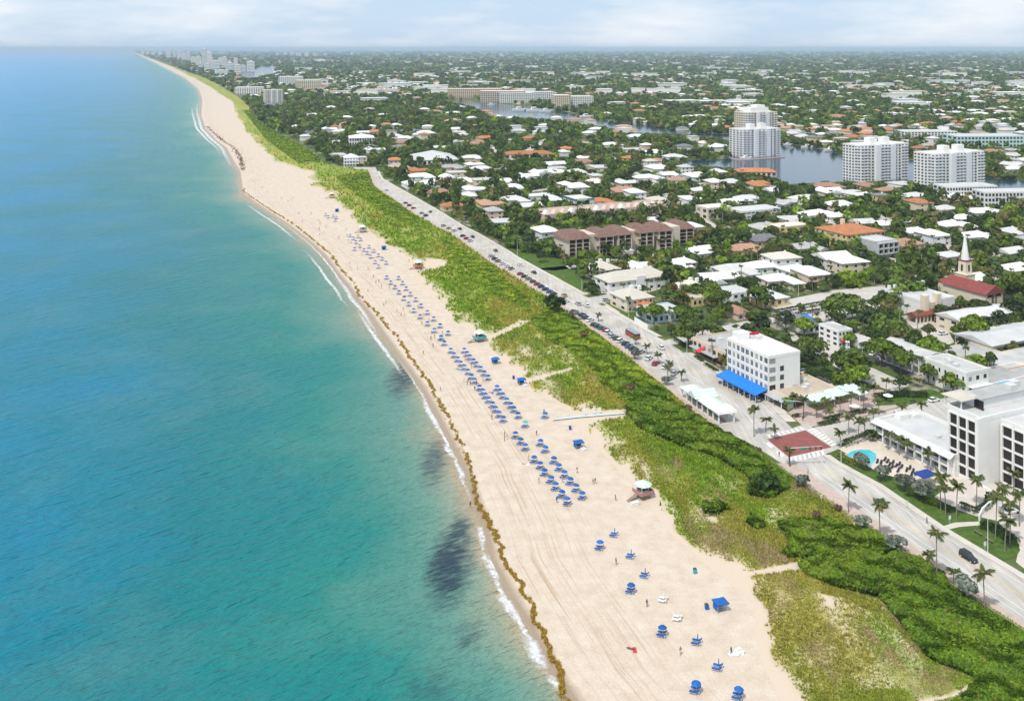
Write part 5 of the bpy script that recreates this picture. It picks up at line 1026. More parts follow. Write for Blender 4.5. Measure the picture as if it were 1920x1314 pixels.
# garden walls
def wall(pts, w_, h_, m_, label):
    mb = MB(); q = [Vector(P(*p)) for p in pts]
    for a_, b2 in zip(q[:-1], q[1:]):
        d_ = (b2-a_).normalized(); nr = Vector((-d_.y, d_.x, 0))*w_/2
        mb.add([a_-nr, b2-nr, b2+nr, a_+nr]+[v+Vector((0, 0, h_)) for v in (a_-nr, b2-nr, b2+nr, a_+nr)], [(0,3,2,1),(4,5,6,7),(0,1,5,4),(1,2,6,5),(2,3,7,6),(3,0,4,7)])
    o = mb.build('garden_wall', m_); tag(o, label, 'wall', 'low garden walls'); return o
wall([(1034,516),(1060,531),(1092,549),(1108,550)], .3, .8, WALLS['cream'], 'low cream wall curving round the inn lawn'); wall([(1130,567),(1162,587)], .3, .8, WALLS['cream'], 'low cream wall beside the second inn lawn'); wall([(1190,601),(1214,617)], .3, 2.0, WALLS['white'], 'white garden wall before the aqua villa'); wall([(1836,975),(1842,962),(1855,950),(1875,944)], .35, 1.6, WALLS['white'], 'curved white wall of the hotel drive'); wall([(1782,881),(1860,925)], .6, 1.0, WALLS['white'], 'long white terrace wall behind the lawn palms')
# ------------------------------------------------------------------ houses of the town
HS = {}
def house_meshes(w_, d_, h_, rt, rise, wing):
    k = (w_, d_, h_, rt, rise, wing)
    if k not in HS:
        mw = MB().box(-w_/2, w_/2, -d_/2, d_/2, -.1, h_)
        mr_ = MB()
        if rt == 'flat': mr_.box(-w_/2-.4, w_/2+.4, -d_/2-.4, d_/2+.4, h_, h_+.4)
        else: mr_.hip(w_, d_, h_, rise, .7, rt == 'gable')
        if wing:
            ww, wd = w_*.42, d_*.75; cx, cy = (w_/2-ww/2)*wing, -d_/2-wd/2
            mw.box(cx-ww/2, cx+ww/2, cy-wd/2, cy+wd/2, -.1, h_-.05)
            if rt == 'flat': mr_.box(cx-ww/2-.4, cx+ww/2+.4, cy-wd/2-.4, cy+wd/2-.1, h_-.05, h_+.3)
            else: mr_.hip(ww, wd+d_*.5, h_-.05, rise*.85, .65, rt == 'gable', cx, cy+d_*.25)
        HS[k] = (mw, mr_)
    return HS[k]
HM = {}
def hm(k, which, m_, name):
    q = (k, which, m_.name)
    if q not in HM: HM[q] = house_meshes(*k)[which].mesh(name, m_)
    return HM[q]
WIN = MB().box(-.75, .75, -.06, .06, -.6, .6).mesh('window', GLASS)
WINs = MB().box(-.06, .06, -.75, .75, -.6, .6).mesh('window', GLASS)
CHM = MB().box(-.45, .45, -.45, .45, -.6, 1.5).mesh('chimney', WALLS['white']); ACU = MB().box(-.5, .5, -.5, .5, 0, 1.0).mesh('cooling_unit', M_metal)
SIZES = [(16, 11, 3.4, 2.4, 0), (19, 12, 3.4, 2.6, 1), (14, 10, 3.2, 2.2, -1), (22, 12, 3.5, 2.6, 1), (17, 13, 6.2, 2.4, 0), (15, 11, 3.3, 2.2, 1), (20, 11, 3.4, 2.4, -1), (13, 11, 6.0, 2.2, 0)]
RN = {'white': 'white', 'cream': 'cream', 'grey': 'grey', 'dark': 'dark grey', 'orange': 'orange', 'salmon': 'salmon', 'tan': 'tan', 'membrane': 'pale grey'}
hgrid = {}
def free(X, Y, sep):
    gx, gy = int(X//sep), int(Y//sep)
    for a_ in (-1, 0, 1):
        for b2 in (-1, 0, 1):
            for (x, y) in hgrid.get((gx+a_, gy+b2), ()):
                if (x-X)**2+(y-Y)**2 < sep*sep: return False
    return True
def put(X, Y, sep): hgrid.setdefault((int(X//sep), int(Y//sep)), []).append((X, Y))
# raster of blocked ground
BW, BH = 1100, 720
ys_, xs_ = np.mgrid[0:BH, 0:BW]; pxg, pyg = xs_*2.0+1, ys_*2.0+1
blocked = np.zeros((BH, BW), bool)
for pl in PAVED+BLOCK:
    x0 = max(0, int(min(p[0] for p in pl)//2)-2); x1 = min(BW, int(max(p[0] for p in pl)//2)+3); y0 = max(0, int(min(p[1] for p in pl)//2)-2); y1 = min(BH, int(max(p[1] for p in pl)//2)+3)
    if x1 > x0 and y1 > y0: blocked[y0:y1, x0:x1] |= in_poly(pxg[y0:y1, x0:x1], pyg[y0:y1, x0:x1], pl)
def is_blocked(px, py, mx_=0, my_=0):
    for dx in ((0,) if not mx_ else (-mx_, -mx_/2, 0, mx_/2, mx_)):
        for dy in ((0,) if not my_ else (-my_, 0, my_)):
            i, j = int((py+dy)//2), int((px+dx)//2)
            if 0 <= i < BH and 0 <= j < BW and blocked[i, j]: return True
    return False
def city_left(py): return float(kerb_in(py))+8 if py > 312 else float(inland(py))+6
SEP = 29.0
houses = []
HAND = [(1617,432,'white'),(1652,428,'white'),(1715,442,'white'),(1748,455,'white'),(1770,398,'white'),(1802,416,'white'),(1842,404,'white'),(1722,392,'orange'),(1826,450,'white'),(1895,440,'white'),(1893,480,'white'),(1780,487,'white'),(1905,512,'white'),(1400,378,'white'),(1470,388,'grey'),(1503,380,'white'),(1570,392,'white'),(1528,408,'white'),(1568,412,'white'),(1650,378,'dark'),(1620,372,'white'),(1590,368,'white'),(1660,362,'salmon'),(1552,366,'white'),(1450,362,'white'),(1418,352,'orange'),(1340,352,'white'),(1370,345,'white'),(1310,362,'white'),(1290,378,'white'),(1425,508,'white'),(1490,514,'white'),(1375,514,'white'),(1345,530,'white'),(1455,532,'white'),(1560,500,'white'),(1590,508,'white'),(1520,530,'white'),(1465,500,'cream'),
        (770,350,'white'),(812,347,'white'),(838,344,'white'),(868,344,'white'),(905,348,'membrane'),(950,344,'white'),(985,338,'white'),(848,392,'orange'),(912,388,'salmon'),(925,408,'grey'),(938,422,'membrane'),(960,380,'white'),(880,372,'white'),(1010,372,'white'),(1040,380,'white'),(1010,330,'white'),(1048,328,'cream'),(1080,326,'white'),(1115,345,'white'),(1165,347,'white'),(1210,338,'white'),(1250,332,'white'),(1120,318,'membrane'),(1300,335,'white'),(1180,300,'orange'),(1230,305,'salmon'),(1040,312,'white'),(1140,395,'white'),(1230,380,'cream'),(1190,372,'white'),(820,280,'white'),(760,262,'cream'),(745,280,'dark'),(905,262,'orange'),(700,250,'orange'),(990,262,'orange'),(1010,250,'white'),(1060,282,'orange'),(1090,300,'white'),(680,252,'white'),(1170,470,'white'),(1310,480,'white'),(1290,440,'white')]
for (px, py, rc) in HAND:
    X, Y = world(px, py); houses.append((px, py, X, Y, rc)); put(X, Y, SEP)
tries = 0
while tries < 16000:
    tries += 1
    py = 100+160*random.random() if random.random() < .35 else 232+ 320*random.random(); px = random.uniform(300, 2080)
    if px < city_left(py)+14*(py-HY)/H or py < 236: continue
    if py > 440 and random.random() < .45: continue
    if px < 1280 and py < 302 and random.random() < .9: continue
    if px < 1050 and random.random() < .35: continue
    X, Y = world(px, py); s_ = (py-HY)/H
    if is_blocked(px, py, 11*s_, 7*s_*.5+3): continue
    if not free(X, Y, SEP): continue
    bad = False
    for (x0, x1, y0, y1, b0) in PROT:
        if x0-6*s_ < px < x1+6*s_ and y0 < py-4*s_ < y1 and py > b0: bad = True; break
    if bad: continue
    rc = random.choices(['white', 'cream', 'grey', 'dark', 'orange', 'salmon', 'tan', 'membrane'], [46, 7, 8, 6, 12, 8, 5, 8])[0]
    houses.append((px, py, X, Y, rc)); put(X, Y, SEP)
houses.sort(key=lambda q: -q[1])
N_IND = 295
far_h = []
for i, (px, py, X, Y, rc) in enumerate(houses):
    sz = SIZES[(i*7+int(px)) % 8]; rt = 'flat' if rc == 'membrane' or random.random() < .1 else ('gable' if random.random() < .2 else 'hip')
    if rc in ('orange', 'salmon'): rt = 'hip'
    a_ = A0*.75+random.choice([0, 0, math.pi/2])+random.uniform(-.12, .12)
    wc = random.choice(['white', 'white', 'white', 'cream', 'peach', 'coolwhite']) if rc in ('white', 'membrane', 'grey', 'cream') else random.choice(['cream', 'peach', 'white', 'yellow'])
    s_ = (py-HY)/H
    if i < N_IND:
        k = (sz[0], sz[1], sz[2], rt, sz[3], sz[4])
        t = empty('house', (X, Y, 0), a_, None, 'house', 'houses of the leafy town')
        obj('wall', hm(k, 0, WALLS[wc], 'wall'), t); obj('roof', hm(k, 1, ROOFS[rc], 'roof'), t)
        if py > 300:
            fl = 2 if sz[2] > 5 else 1
            for f_ in range(fl):
                for c_ in range(3):
                    q = obj('window', WIN, t); q.location = (-sz[0]/2+(c_+.5)*sz[0]/3, -sz[1]/2, 1.7+f_*2.9)
                for c_ in range(2):
                    q = obj('window', WINs, t); q.location = (-sz[0]/2, -sz[1]/2+(c_+.5)*sz[1]/2, 1.7+f_*2.9)
        if py > 320 and i % 2: q = obj('chimney', CHM, t); q.location = (sz[0]*.18, sz[1]*.1, sz[2]+(sz[3]*.5 if rt != 'flat' else .4))
        if py > 320 and i % 3 == 0: q = obj('cooling_unit', ACU, t); q.location = (sz[0]*.5+.8, sz[1]*.2, 0)
        where = near_mark(px, py)
        queue_label(t, px, '%s %s-roofed house' % (RN[rc], {'flat': 'flat', 'gable': 'gable', 'hip': 'hip'}[rt]), where)
    else: far_h.append((X, Y, rc, a_))
    hh = sz[2]+sz[3]; PROT.append((px-sz[0]*.5*s_, px+sz[0]*.5*s_, py-hh*s_-5*s_*.3, py-1.5*s_, py+2*s_)); BLOCK.append([(px-sz[0]*.5*s_, py-3*s_), (px+sz[0]*.5*s_, py-3*s_), (px+sz[0]*.5*s_, py+2.5*s_), (px-sz[0]*.5*s_, py+2.5*s_)])
    x0, x1, y0, y1 = [int(v//2) for v in (px-sz[0]*.5*s_, px+sz[0]*.5*s_, py-3*s_, py+2.5*s_)]
    if 0 <= y0 < BH: blocked[max(y0, 0):y1+1, max(x0, 0):x1+1] = True
flush_labels()
# far roofs: one mass of small houses, flats and sheds out to the horizon
V, Fs, Cc = [], [], []
RC = {'white': (.80,.79,.77), 'cream': (.70,.62,.5), 'grey': (.5,.5,.5), 'dark': (.22,.22,.23), 'orange': (.50,.22,.11), 'salmon': (.5,.3,.22), 'tan': (.5,.42,.33), 'membrane': (.72,.72,.72)}
def far_house(X, Y, a_, w_, d_, h_, rise, wc, rc):
    o = len(V); ca, sa = math.cos(a_), math.sin(a_)
    def T(x, y, z): return (X+x*ca-y*sa, Y+x*sa+y*ca, z)
    w2, d2 = w_/2, d_/2; r = max(w2-d2, .1)
    P8 = [T(-w2,-d2,0),T(w2,-d2,0),T(w2,d2,0),T(-w2,d2,0),T(-w2,-d2,h_),T(w2,-d2,h_),T(w2,d2,h_),T(-w2,d2,h_)]
    V.extend(P8); Cc.extend([wc]*8); Fs.extend([(o,o+1,o+5,o+4),(o+1,o+2,o+6,o+5),(o+2,o+3,o+7,o+6),(o+3,o,o+4,o+7)])
    o2 = len(V); V.extend([T(-w2*1.06,-d2*1.06,h_),T(w2*1.06,-d2*1.06,h_),T(w2*1.06,d2*1.06,h_),T(-w2*1.06,d2*1.06,h_),T(-r,0,h_+rise),T(r,0,h_+rise)]); Cc.extend([rc]*6)
    Fs.extend([(o2,o2+1,o2+5,o2+4),(o2+2,o2+3,o2+4,o2+5),(o2+1,o2+2,o2+5,o2+5),(o2+3,o2,o2+4,o2+4)])
for (X, Y, rc, a_) in far_h: far_house(X, Y, a_, 17, 11, 3.4, 2.2, (.7,.68,.62), RC[rc])
tries = 0
while tries < 4300:
    tries += 1
    py = 97+152*random.random()**1.0; px = random.uniform(260, 2120)
    if px < float(inland(py))+8 or is_blocked(px, py): continue
    X, Y = world(px, py)
    if any(x0 < px < x1 and y0 < py < y1 and py > b0-1 for (x0, x1, y0, y1, b0) in PROT[:110]): continue
    clus = vnoise(X*.0018, Y*.0012)
    if Y > 1200 and random.random() > .15+1.1*clus: continue
    if Y < 2300 and random.random() < (.85 if px < 1300 else .6): continue
    big = Y > 1900 and random.random() < .17 and px > 560
    red = vnoise(X*.0011+30, Y*.0009) > .55
    rc = random.choices(['white', 'cream', 'grey', 'orange', 'salmon', 'tan', 'dark'], [40, 14, 12, 26, 20, 8, 5] if red else [58, 14, 12, 5, 5, 4, 5])[0]
    if big: far_house(X, Y, random.uniform(-.2, .5), random.uniform(30, 60+Y*.012), random.uniform(18, 30+Y*.005), random.choice([7, 9, 12, 16]), .3, (.78,.76,.72), RC['white' if random.random() < .7 else 'cream'])
    else: k = random.uniform(.8, 1.35)*(1+Y/9000); far_house(X, Y, random.choice([.3, 1.87, .1])+random.uniform(-.2, .2), 17*k, 11*k, random.choice([3.4, 3.4, 6.5, 8]), 2.2, (.68,.65,.6), RC[rc])
Vn = np.array(V, np.float32); Fq = np.array(Fs, np.int32)
me = bpy.data.meshes.new('far_rooftops'); me.from_pydata([tuple(v) for v in Vn], [], [tuple(dict.fromkeys(f)) for f in Fs]); a_ = me.color_attributes.new('Col', 'FLOAT_COLOR', 'POINT'); cc4 = np.ones((len(V), 4), np.float32); cc4[:, :3] = Cc; a_.data.foreach_set('color', cc4.ravel()); me.update(); me.materials.append(attr_mat('far_roofs', .85))
o = obj('far_rooftops', me); tag(o, 'mass of tiny white and terracotta roofs reaching to the horizon', kind='stuff')
# far beachfront high-rises
TOWM = [mat('far_tower_white', (.82,.81,.79), .8, .1, .06), mat('far_tower_cream', (.80,.75,.66), .8, .1, .06), mat('far_tower_grey', (.70,.72,.74), .8, .1, .06)]
for i, (px, yb, wpx, yt) in enumerate([(268,102,5,89),(277,103,4,95),(287,104,6,94),(300,105,5,95),(316,107,8,93),(327,109,5,97),(336,110,7,95),(345,113,8,99),(353,115,6,96),(362,119,8,106),(372,123,10,105),(383,125,8,91),(391,122,12,97),(398,129,10,112),(406,131,12,113),(413,123,8,108),(421,129,9,106),(431,134,14,117),(442,123,7,108),(446,136,12,120),(456,134,10,121),(470,134,14,114),(388,133,9,118),(376,128,8,116),(415,141,22,130),(430,122,6,112),(520,104,5,98),(535,105,6,97),(548,104,8,96),(560,106,10,97),(575,106,8,97),(590,105,6,98),(610,104,6,99),(660,103,5,97),(1385,193,8,178),(1365,195,6,186),(1240,170,6,158),(820,106,5,99),(940,104,6,98)]):
    X, Y = world(px, yb); w_ = wpx*Y/F; hh = H*(yb-yt)/(yb-HY); d_ = min(w_, 40)*.8
    t = empty('high_rise', (X, Y, 0), .2, None, 'high-rise', 'far-off high-rises'); MB().box(-w_/2, w_/2, -d_/2, d_/2, 0, hh).build('tower_block', TOWM[i % 3], t)
    fl = max(3, int(hh/7)); mb = MB()
    for f_ in range(fl): mb.box(-w_*.46, w_*.46, -d_/2-.4, -d_/2+.2, (f_+.35)*hh/fl, (f_+.55)*hh/fl); mb.box(-w_/2-.4, -w_/2+.2, -d_*.46, d_*.46, (f_+.35)*hh/fl, (f_+.55)*hh/fl)
    q = mb.build('window_bands', GLASSB, t); MB().box(-w_*.2, w_*.2, -d_*.2, d_*.2, hh, hh*1.06).build('roof_house', TOWM[(i+1) % 3], t)
    queue_label(t, px, ['white', 'cream', 'grey'][i % 3]+' high-rise', 'in the hazy beachfront cluster' if px < 480 else ('on the hazy skyline' if yb < 110 else 'among the trees beyond the canal'))
flush_labels()

# ------------------------------------------------------------------ trees of the town
PR = np.zeros((BH, BW), np.int16)
for (x0, x1, y0, y1, b0) in PROT:
    i0, i1, j0, j1 = max(0, int(y0//2)), min(BH, int(y1//2)+1), max(0, int(x0//2)), min(BW, int(x1//2)+1)
    if i1 > i0 and j1 > j0: PR[i0:i1, j0:j1] = np.maximum(PR[i0:i1, j0:j1], int(b0))
for pl in WATERS: PR[in_poly(pxg, pyg, pl)] = 1
def hidden_by(px, py, h_):
    s_ = (py-HY)/H; bad = 0
    for q in (.45, .8, 1.0):
        i, j = int((py-q*h_*s_)//2), int(px//2)
        if 0 <= i < BH and 0 <= j < BW and PR[i, j] > 0 and py > PR[i, j]: bad += (9 if PR[i, j] == 1 else 1)
    return bad
tg = {}
def tfree(X, Y, sep):
    gx, gy = int(X//6), int(Y//6)
    for a_ in (-1, 0, 1):
        for b2 in (-1, 0, 1):
            for (x, y) in tg.get((gx+a_, gy+b2), ()):
                if (x-X)**2+(y-Y)**2 < sep*sep: return False
    return True
spots = []
for _ in range(60000):
    py = 246+(random.random()**1.0)*520; px = random.uniform(440, 2090)
    if px < city_left(py)+3*(py-HY)/H: continue
    if py > 640 and random.random() < .5: continue
    X, Y = world(px, py)
    if is_blocked(px, py) or not tfree(X, Y, 4.6 if py < 500 else 5.2): continue
    palm = random.random() < (.20 if py > 330 else .08); h_ = random.uniform(5.5, 9.5) if palm else 4+7.5*random.random()**1.4
    hb = hidden_by(px, py, h_)
    if hb >= 9 or hb and random.random() < ((.93 if py > 430 else .62) if not palm else .6):
        h_ *= .45
        if hidden_by(px, py, h_) >= 9 or (hidden_by(px, py, h_) and random.random() < .85): continue
    tg.setdefault((int(X//6), int(Y//6)), []).append((X, Y)); spots.append((py, px, X, Y, palm, h_))
spots.sort(reverse=True)
nt_, npalm = 0, 0; mass = []; pmass = []
for (py, px, X, Y, palm, h_) in spots:
    if palm:
        if npalm < 250:
            npalm += 1; k = random.randrange(5); t = empty('palm_tree', (X, Y, 0), random.uniform(0, 6.28), None, 'palm tree', 'palms among the houses'); s_ = h_/[7.5, 9, 6, 8.2, 5][k]; t.scale = (s_, s_, s_)
            obj('trunk', PT[k][0], t); c_ = obj('crown', PC[npalm % 5], t); c_.location = PT[k][1]; q = .8/s_*random.uniform(.9, 1.1); c_.scale = (q, q, q); queue_label(t, px, 'coconut palm', near_mark(px, py))
        else: pmass.append((X, Y, h_))
    elif nt_ < 290:
        nt_ += 1; k = (nt_*5+int(px)) % 11; cn, rad, hh, cm, tm_ = TREES[k]; s_ = h_/hh
        t = empty('tree', (X, Y, 0), random.uniform(0, 6.28), None, 'tree', 'garden and street trees of the town'); t.scale = (s_*random.uniform(.9, 1.2), s_*random.uniform(.9, 1.2), s_)
        obj('trunk', tm_, t); obj('crown', cm, t); queue_label(t, px, cn+' leafy tree', near_mark(px, py))
    else: mass.append((X, Y, h_))
flush_labels()
print('TREES', nt_, npalm, len(mass), len(pmass), 'houses', len(houses), len(far_h))
def tree_mass(name, arr, label, nleaf, seed):
    """many crowns as leaf clumps; arr = X, Y, height, radius"""
    r = np.random.default_rng(seed); A_ = np.array(arr); n_ = len(A_); m_ = nleaf
    d = r.normal(0, 1, (n_, m_, 3)); d /= np.linalg.norm(d, axis=2)[..., None]; d[..., 2] = np.abs(d[..., 2])*1.0-.15
    rad = A_[:, 3][:, None, None]; hh = A_[:, 2][:, None]
    lump = 1+.35*np.sin(d[..., 0:1]*5+A_[:, 0][:, None, None])*np.cos(d[..., 1:2]*5+A_[:, 1][:, None, None])
    p = d*rad*lump*r.uniform(.6, 1.05, (n_, m_, 1)); p[..., 2] = hh*.5+d[..., 2]*hh*.5*lump[..., 0]*r.uniform(.75, 1.05, (n_, m_)); p[..., 0] += A_[:, 0][:, None]; p[..., 1] += A_[:, 1][:, None]
    size = np.repeat(A_[:, 3]*(2.6/math.sqrt(m_)*1.5), m_)*r.uniform(.7, 1.3, n_*m_)
    V, Fc = leaves(p.reshape(-1, 3), size, d.reshape(-1, 3), .6, .9)
    pal = np.array(list(PAL.values()))[r.choice(5, n_, p=[.3, .3, .08, .14, .18])]*(1+r.normal(0, .18, (n_, 1)))
    col = np.repeat(pal*1.2, m_, 0)*(1+r.normal(0, .2, (n_*m_, 1)))
    o = obj(name, np_mesh(name, V, Fc, LEAF, np.repeat(np.clip(col, .006, .6), 4, 0))); tag(o, label, kind='stuff')
tree_mass('town_trees', [(x, y, h_, random.uniform(2.8, 4.6)) for x, y, h_ in mass], 'mass of garden trees filling the town', 34, 5)
if pmass:
    Vs, Fs2, Cs = [], [], []; o_ = 0; base = []
    mv = [np.array([v.co[:] for v in m_.vertices]) for m_ in PC[:2]]; mf = [np.array([p.vertices[:] for p in m_.polygons]) for m_ in PC[:2]]
    sel = random.sample(pmass, min(900, len(pmass)))
    for i, (x, y, h_) in enumerate(sel):
        keepf = mf[i % 2][::2]; v = mv[i % 2]*.95
        Vs.append(v+np.array([x, y, h_])); Fs2.append(keepf+o_); Cs.append(np.tile(np.array([.05,.072,.022])*random.uniform(.7, 1.3), (len(v), 1))); o_ += len(v)
    o = obj('far_palms', np_mesh('far_palms', np.concatenate(Vs), np.concatenate(Fs2), LEAF, np.concatenate(Cs))); tag(o, 'far palm crowns standing over the town trees', kind='stuff')
n_ = 26000; py = 95+155*rng.uniform(0, 1, n_)**.9; px = rng.uniform(240, 2140, n_); X, Y = world(px, py); arr = []
for i in range(n_):
    if px[i] < inland(py[i])+2 or is_blocked(px[i], py[i]): continue
    rad = max(4.2, 3.4*Y[i]/F)*random.uniform(.7, 1.3); h_ = random.uniform(5, 9.5)
    hb = hidden_by(px[i], py[i], h_)
    if hb >= 9 or (hb and random.random() < .8): continue
    arr.append((X[i], Y[i], h_, min(rad, 60)))
tree_mass('far_woods', arr, 'far tree canopy stretching to the horizon', 8, 6)
# ------------------------------------------------------------------ beach furniture
CANV = {'blue': mat('canvas_blue', (.008,.125,.44), .7, .2, 2.0), 'teal': mat('canvas_teal', (.05,.42,.46), .7, .2, 2), 'white': mat('canvas_white', (.78,.77,.74), .7, .1, 2), 'navy': mat('canvas_navy', (.012,.05,.26), .7, .2, 2), 'black': mat('canvas_black', (.02,.02,.028), .7, .2, 2), 'red': mat('canvas_red', (.6,.05,.04), .7, .15, 2), 'yellow': mat('canvas_yellow', (.75,.55,.08), .7, .15, 2), 'orange': mat('canvas_orange', (.62,.17,.05), .7, .15, 2)}
M_white_pl = mat('white_plastic', (.78,.77,.75), .5, .08, 2)
def canopy(rad=.92):
    mb = MB(); n = 8; ring = [(rad*math.cos(6.2832*k/n), rad*math.sin(6.2832*k/n), 1.72) for k in range(n)]; mid = [(rad*.55*math.cos(6.2832*k/n), rad*.55*math.sin(6.2832*k/n), 2.08) for k in range(n)]
    val = [(rad*.99*math.cos(6.2832*(k+.5)/n), rad*.99*math.sin(6.2832*(k+.5)/n), 1.66) for k in range(n)]
    o = len(mb.v); mb.v += ring+mid+val+[(0, 0, 2.2)]
    for k in range(n):
        j = (k+1) % n; mb.f += [(k, 2*n+k, n+k), (2*n+k, j, n+j), (2*n+k, n+j, n+k), (n+k, n+j, 3*n)]
    return mb
rnd_mat(CANV['blue'], .3)
UC = {c: canopy().mesh('canopy', CANV[c]) for c in ('blue', 'teal')}
UP = MB().tube([(0, 0, -.2), (0, 0, 2.3)], .03, 6).mesh('pole', M_white_pl)
UR = MB()
for k in range(8): a_ = 6.2832*k/8; UR.tube([(0, 0, 2.1), (.94*math.cos(a_), .94*math.sin(a_), 1.73)], .014, 4)
UR = UR.mesh('ribs', M_metal)
FOLD = MB().tube([(0, 0, .55), (0, 0, .9), (0, 0, 1.9), (0, 0, 2.15)], [.03, .11, .09, .02], 8)
FOLDM = {c: FOLD.mesh('folded_canopy', CANV[c]) for c in ('blue', 'white')}
CU = {c: MB().box(-.95, .32, -.3, .3, .32, .42).mesh('seat_cushion', CANV[c]) for c in ('blue', 'white', 'black')}
CB = {c: MB().add([(.32,-.3,.34),(.32,.3,.34),(.95,.3,.80),(.95,-.3,.80),(.30,-.3,.44),(.30,.3,.44),(.89,.3,.88),(.89,-.3,.88)], [(0,1,2,3),(4,7,6,5),(0,4,5,1),(3,2,6,7),(0,3,7,4),(1,5,6,2)]).mesh('back_cushion', CANV[c]) for c in ('blue', 'white', 'black')}
LF = MB()
for s_ in (-.28, .28): LF.box(-.95, .4, s_-.03, s_+.03, .26, .32); LF.box(-.85, -.8, s_-.03, s_+.03, 0, .26); LF.box(.3, .35, s_-.03, s_+.03, 0, .26); LF.box(.85, .9, s_-.03, s_+.03, 0, .78)
LF = LF.mesh('frame', M_white_pl)
def lounger(x, y, rz, c, label, group):
    t = empty('lounger', (x, y, .03), rz, label, 'lounger', group); obj('seat_cushion', CU[c], t); obj('back_cushion', CB[c], t); obj('frame', LF, t)
RZ = math.radians(-24)                                  # foot end towards the water
def station(px, pyc, where, c='blue', open_=True, lc=None, tilt=True):
    """umbrella (canopy centre at pixel px,pyc) with two loungers below it"""
    py = HY+(pyc-HY)*H/(H-1.95); x, y, _ = P(px, py); lc = lc or ('white' if c == 'white' else 'blue')
    if open_:
        t = empty('beach_umbrella', (x, y, 0), random.uniform(0, .7), c+' beach umbrella, '+where, 'umbrella', 'beach umbrellas'); obj('canopy', UC[c], t); obj('pole', UP, t); obj('ribs', UR, t)
        if tilt: t.rotation_euler = (random.uniform(-.10, .1), random.uniform(-.06, .06), random.uniform(0, .7))
    else:
        t = empty('beach_umbrella', (x, y, 0), 0, 'folded '+c+' beach umbrella, '+where, 'umbrella', 'beach umbrellas'); obj('pole', UP, t); obj('folded_canopy', FOLDM[c], t)
    ca, sa = math.cos(RZ), math.sin(RZ)
    for s_, nm in ((-.62, 'near'), (.62, 'far')):
        dx, dy = -.25, s_
        lounger(x+dx*ca-dy*sa, y+dx*sa+dy*ca, RZ+random.uniform(-.08, .08), lc, '%s %s-side lounger at umbrella %s' % (lc, nm, where), 'beach loungers')
z3 = lambda l_: [(800+a/3.98, 620+b/3.98) for a, b in l_]; z4 = lambda l_: [(440+a/3.98, 300+b/3.98) for a, b in l_]; z1 = lambda l_: [(1000+a/3.933, 980+b/3.933) for a, b in l_]
G = [('far seaward row', z3([(180,125),(205,160),(230,190),(255,222),(280,250),(308,283),(332,318),(358,350)])),
     ('middle seaward row', z3([(395,400),(418,430),(437,460),(462,490),(490,525),(515,560),(540,597),(572,632)])),
     ('near seaward row', z3([(663,750),(703,795),(737,840),(803,930),(848,975),(880,1025),(925,1078),(963,1130),(1007,1185),(1053,1240)])),
     ('far landward row', z3([(280,125),(300,150),(320,175),(348,203),(372,228),(400,260),(428,293),(460,325)])),
     ('middle landward row', z3([(523,402),(545,430),(568,460),(600,498),(628,530),(652,560),(685,605)])),
     ('near landward row', z3([(848,805),(885,855),(948,935),(988,988),(1028,1040),(1070,1090),(1115,1142),(1163,1198)])),
     ('seaward row below the orange tower', z4([(1135,858),(1165,897),(1195,930),(1225,968),(1262,1015),(1300,1055),(1338,1103),(1385,1148),(1440,1200),(1490,1250),(1540,1302)])),
     ('landward row below the orange tower', z4([(1222,862),(1252,900),(1280,940),(1312,982),(1352,1022),(1390,1068),(1438,1118),(1485,1165),(1532,1215),(1593,1270)])),
     ('seaward row above the orange tower', z4([(860,548),(885,570),(905,597),(935,625),(965,655),(990,677),(1015,705),(1048,745),(1073,778)])),
     ('landward row above the orange tower', z4([(920,555),(940,577),(1003,632),(1040,662),(1072,695),(1100,720),(1132,750)])),
     ('small cluster high up the beach', z4([(680,395),(700,410),(735,405),(760,415),(750,435)]))]
for nm, l_ in G:
    for i, (x, y) in enumerate(l_): station(x, y, '%s of the %s' % (ordinal(len(l_)-1-i), nm))
for x, y, w_ in [(*z3([(883,603)])[0], 'alone beside the pale beach mat'), (*z4([(893,648)])[0], 'alone below the far rows'), (*z3([(108,35)])[0], 'uppermost before the teal tower'), (*z3([(130,70)])[0], 'second before the teal tower')]: station(x, y, w_)
station(*z3([(735,670)])[0], 'beside the middle group', 'teal')
for (x, y), w_ in zip(z1([(492,130),(722,443),(955,757),(1203,1165),(1515,1210)]), ['farthest of the near stragglers', 'below the white loungers gap', 'in the middle of the open sand', 'at the bottom edge of the picture', 'last one before the bottom dune']): station(x, y, w_)
for (x, y), c, w_ in zip(z1([(600,35),(722,190),(825,330),(1212,815),(1367,998),(963,505),(1070,640)]), ['blue']*5+['white']*2, ['nearest the dune grass', 'second below the dune grass', 'above the lone open umbrella', 'right of the open sand umbrella', 'beside the white boat', 'upper white pair', 'lower white pair']): station(x, y, w_, c, False)

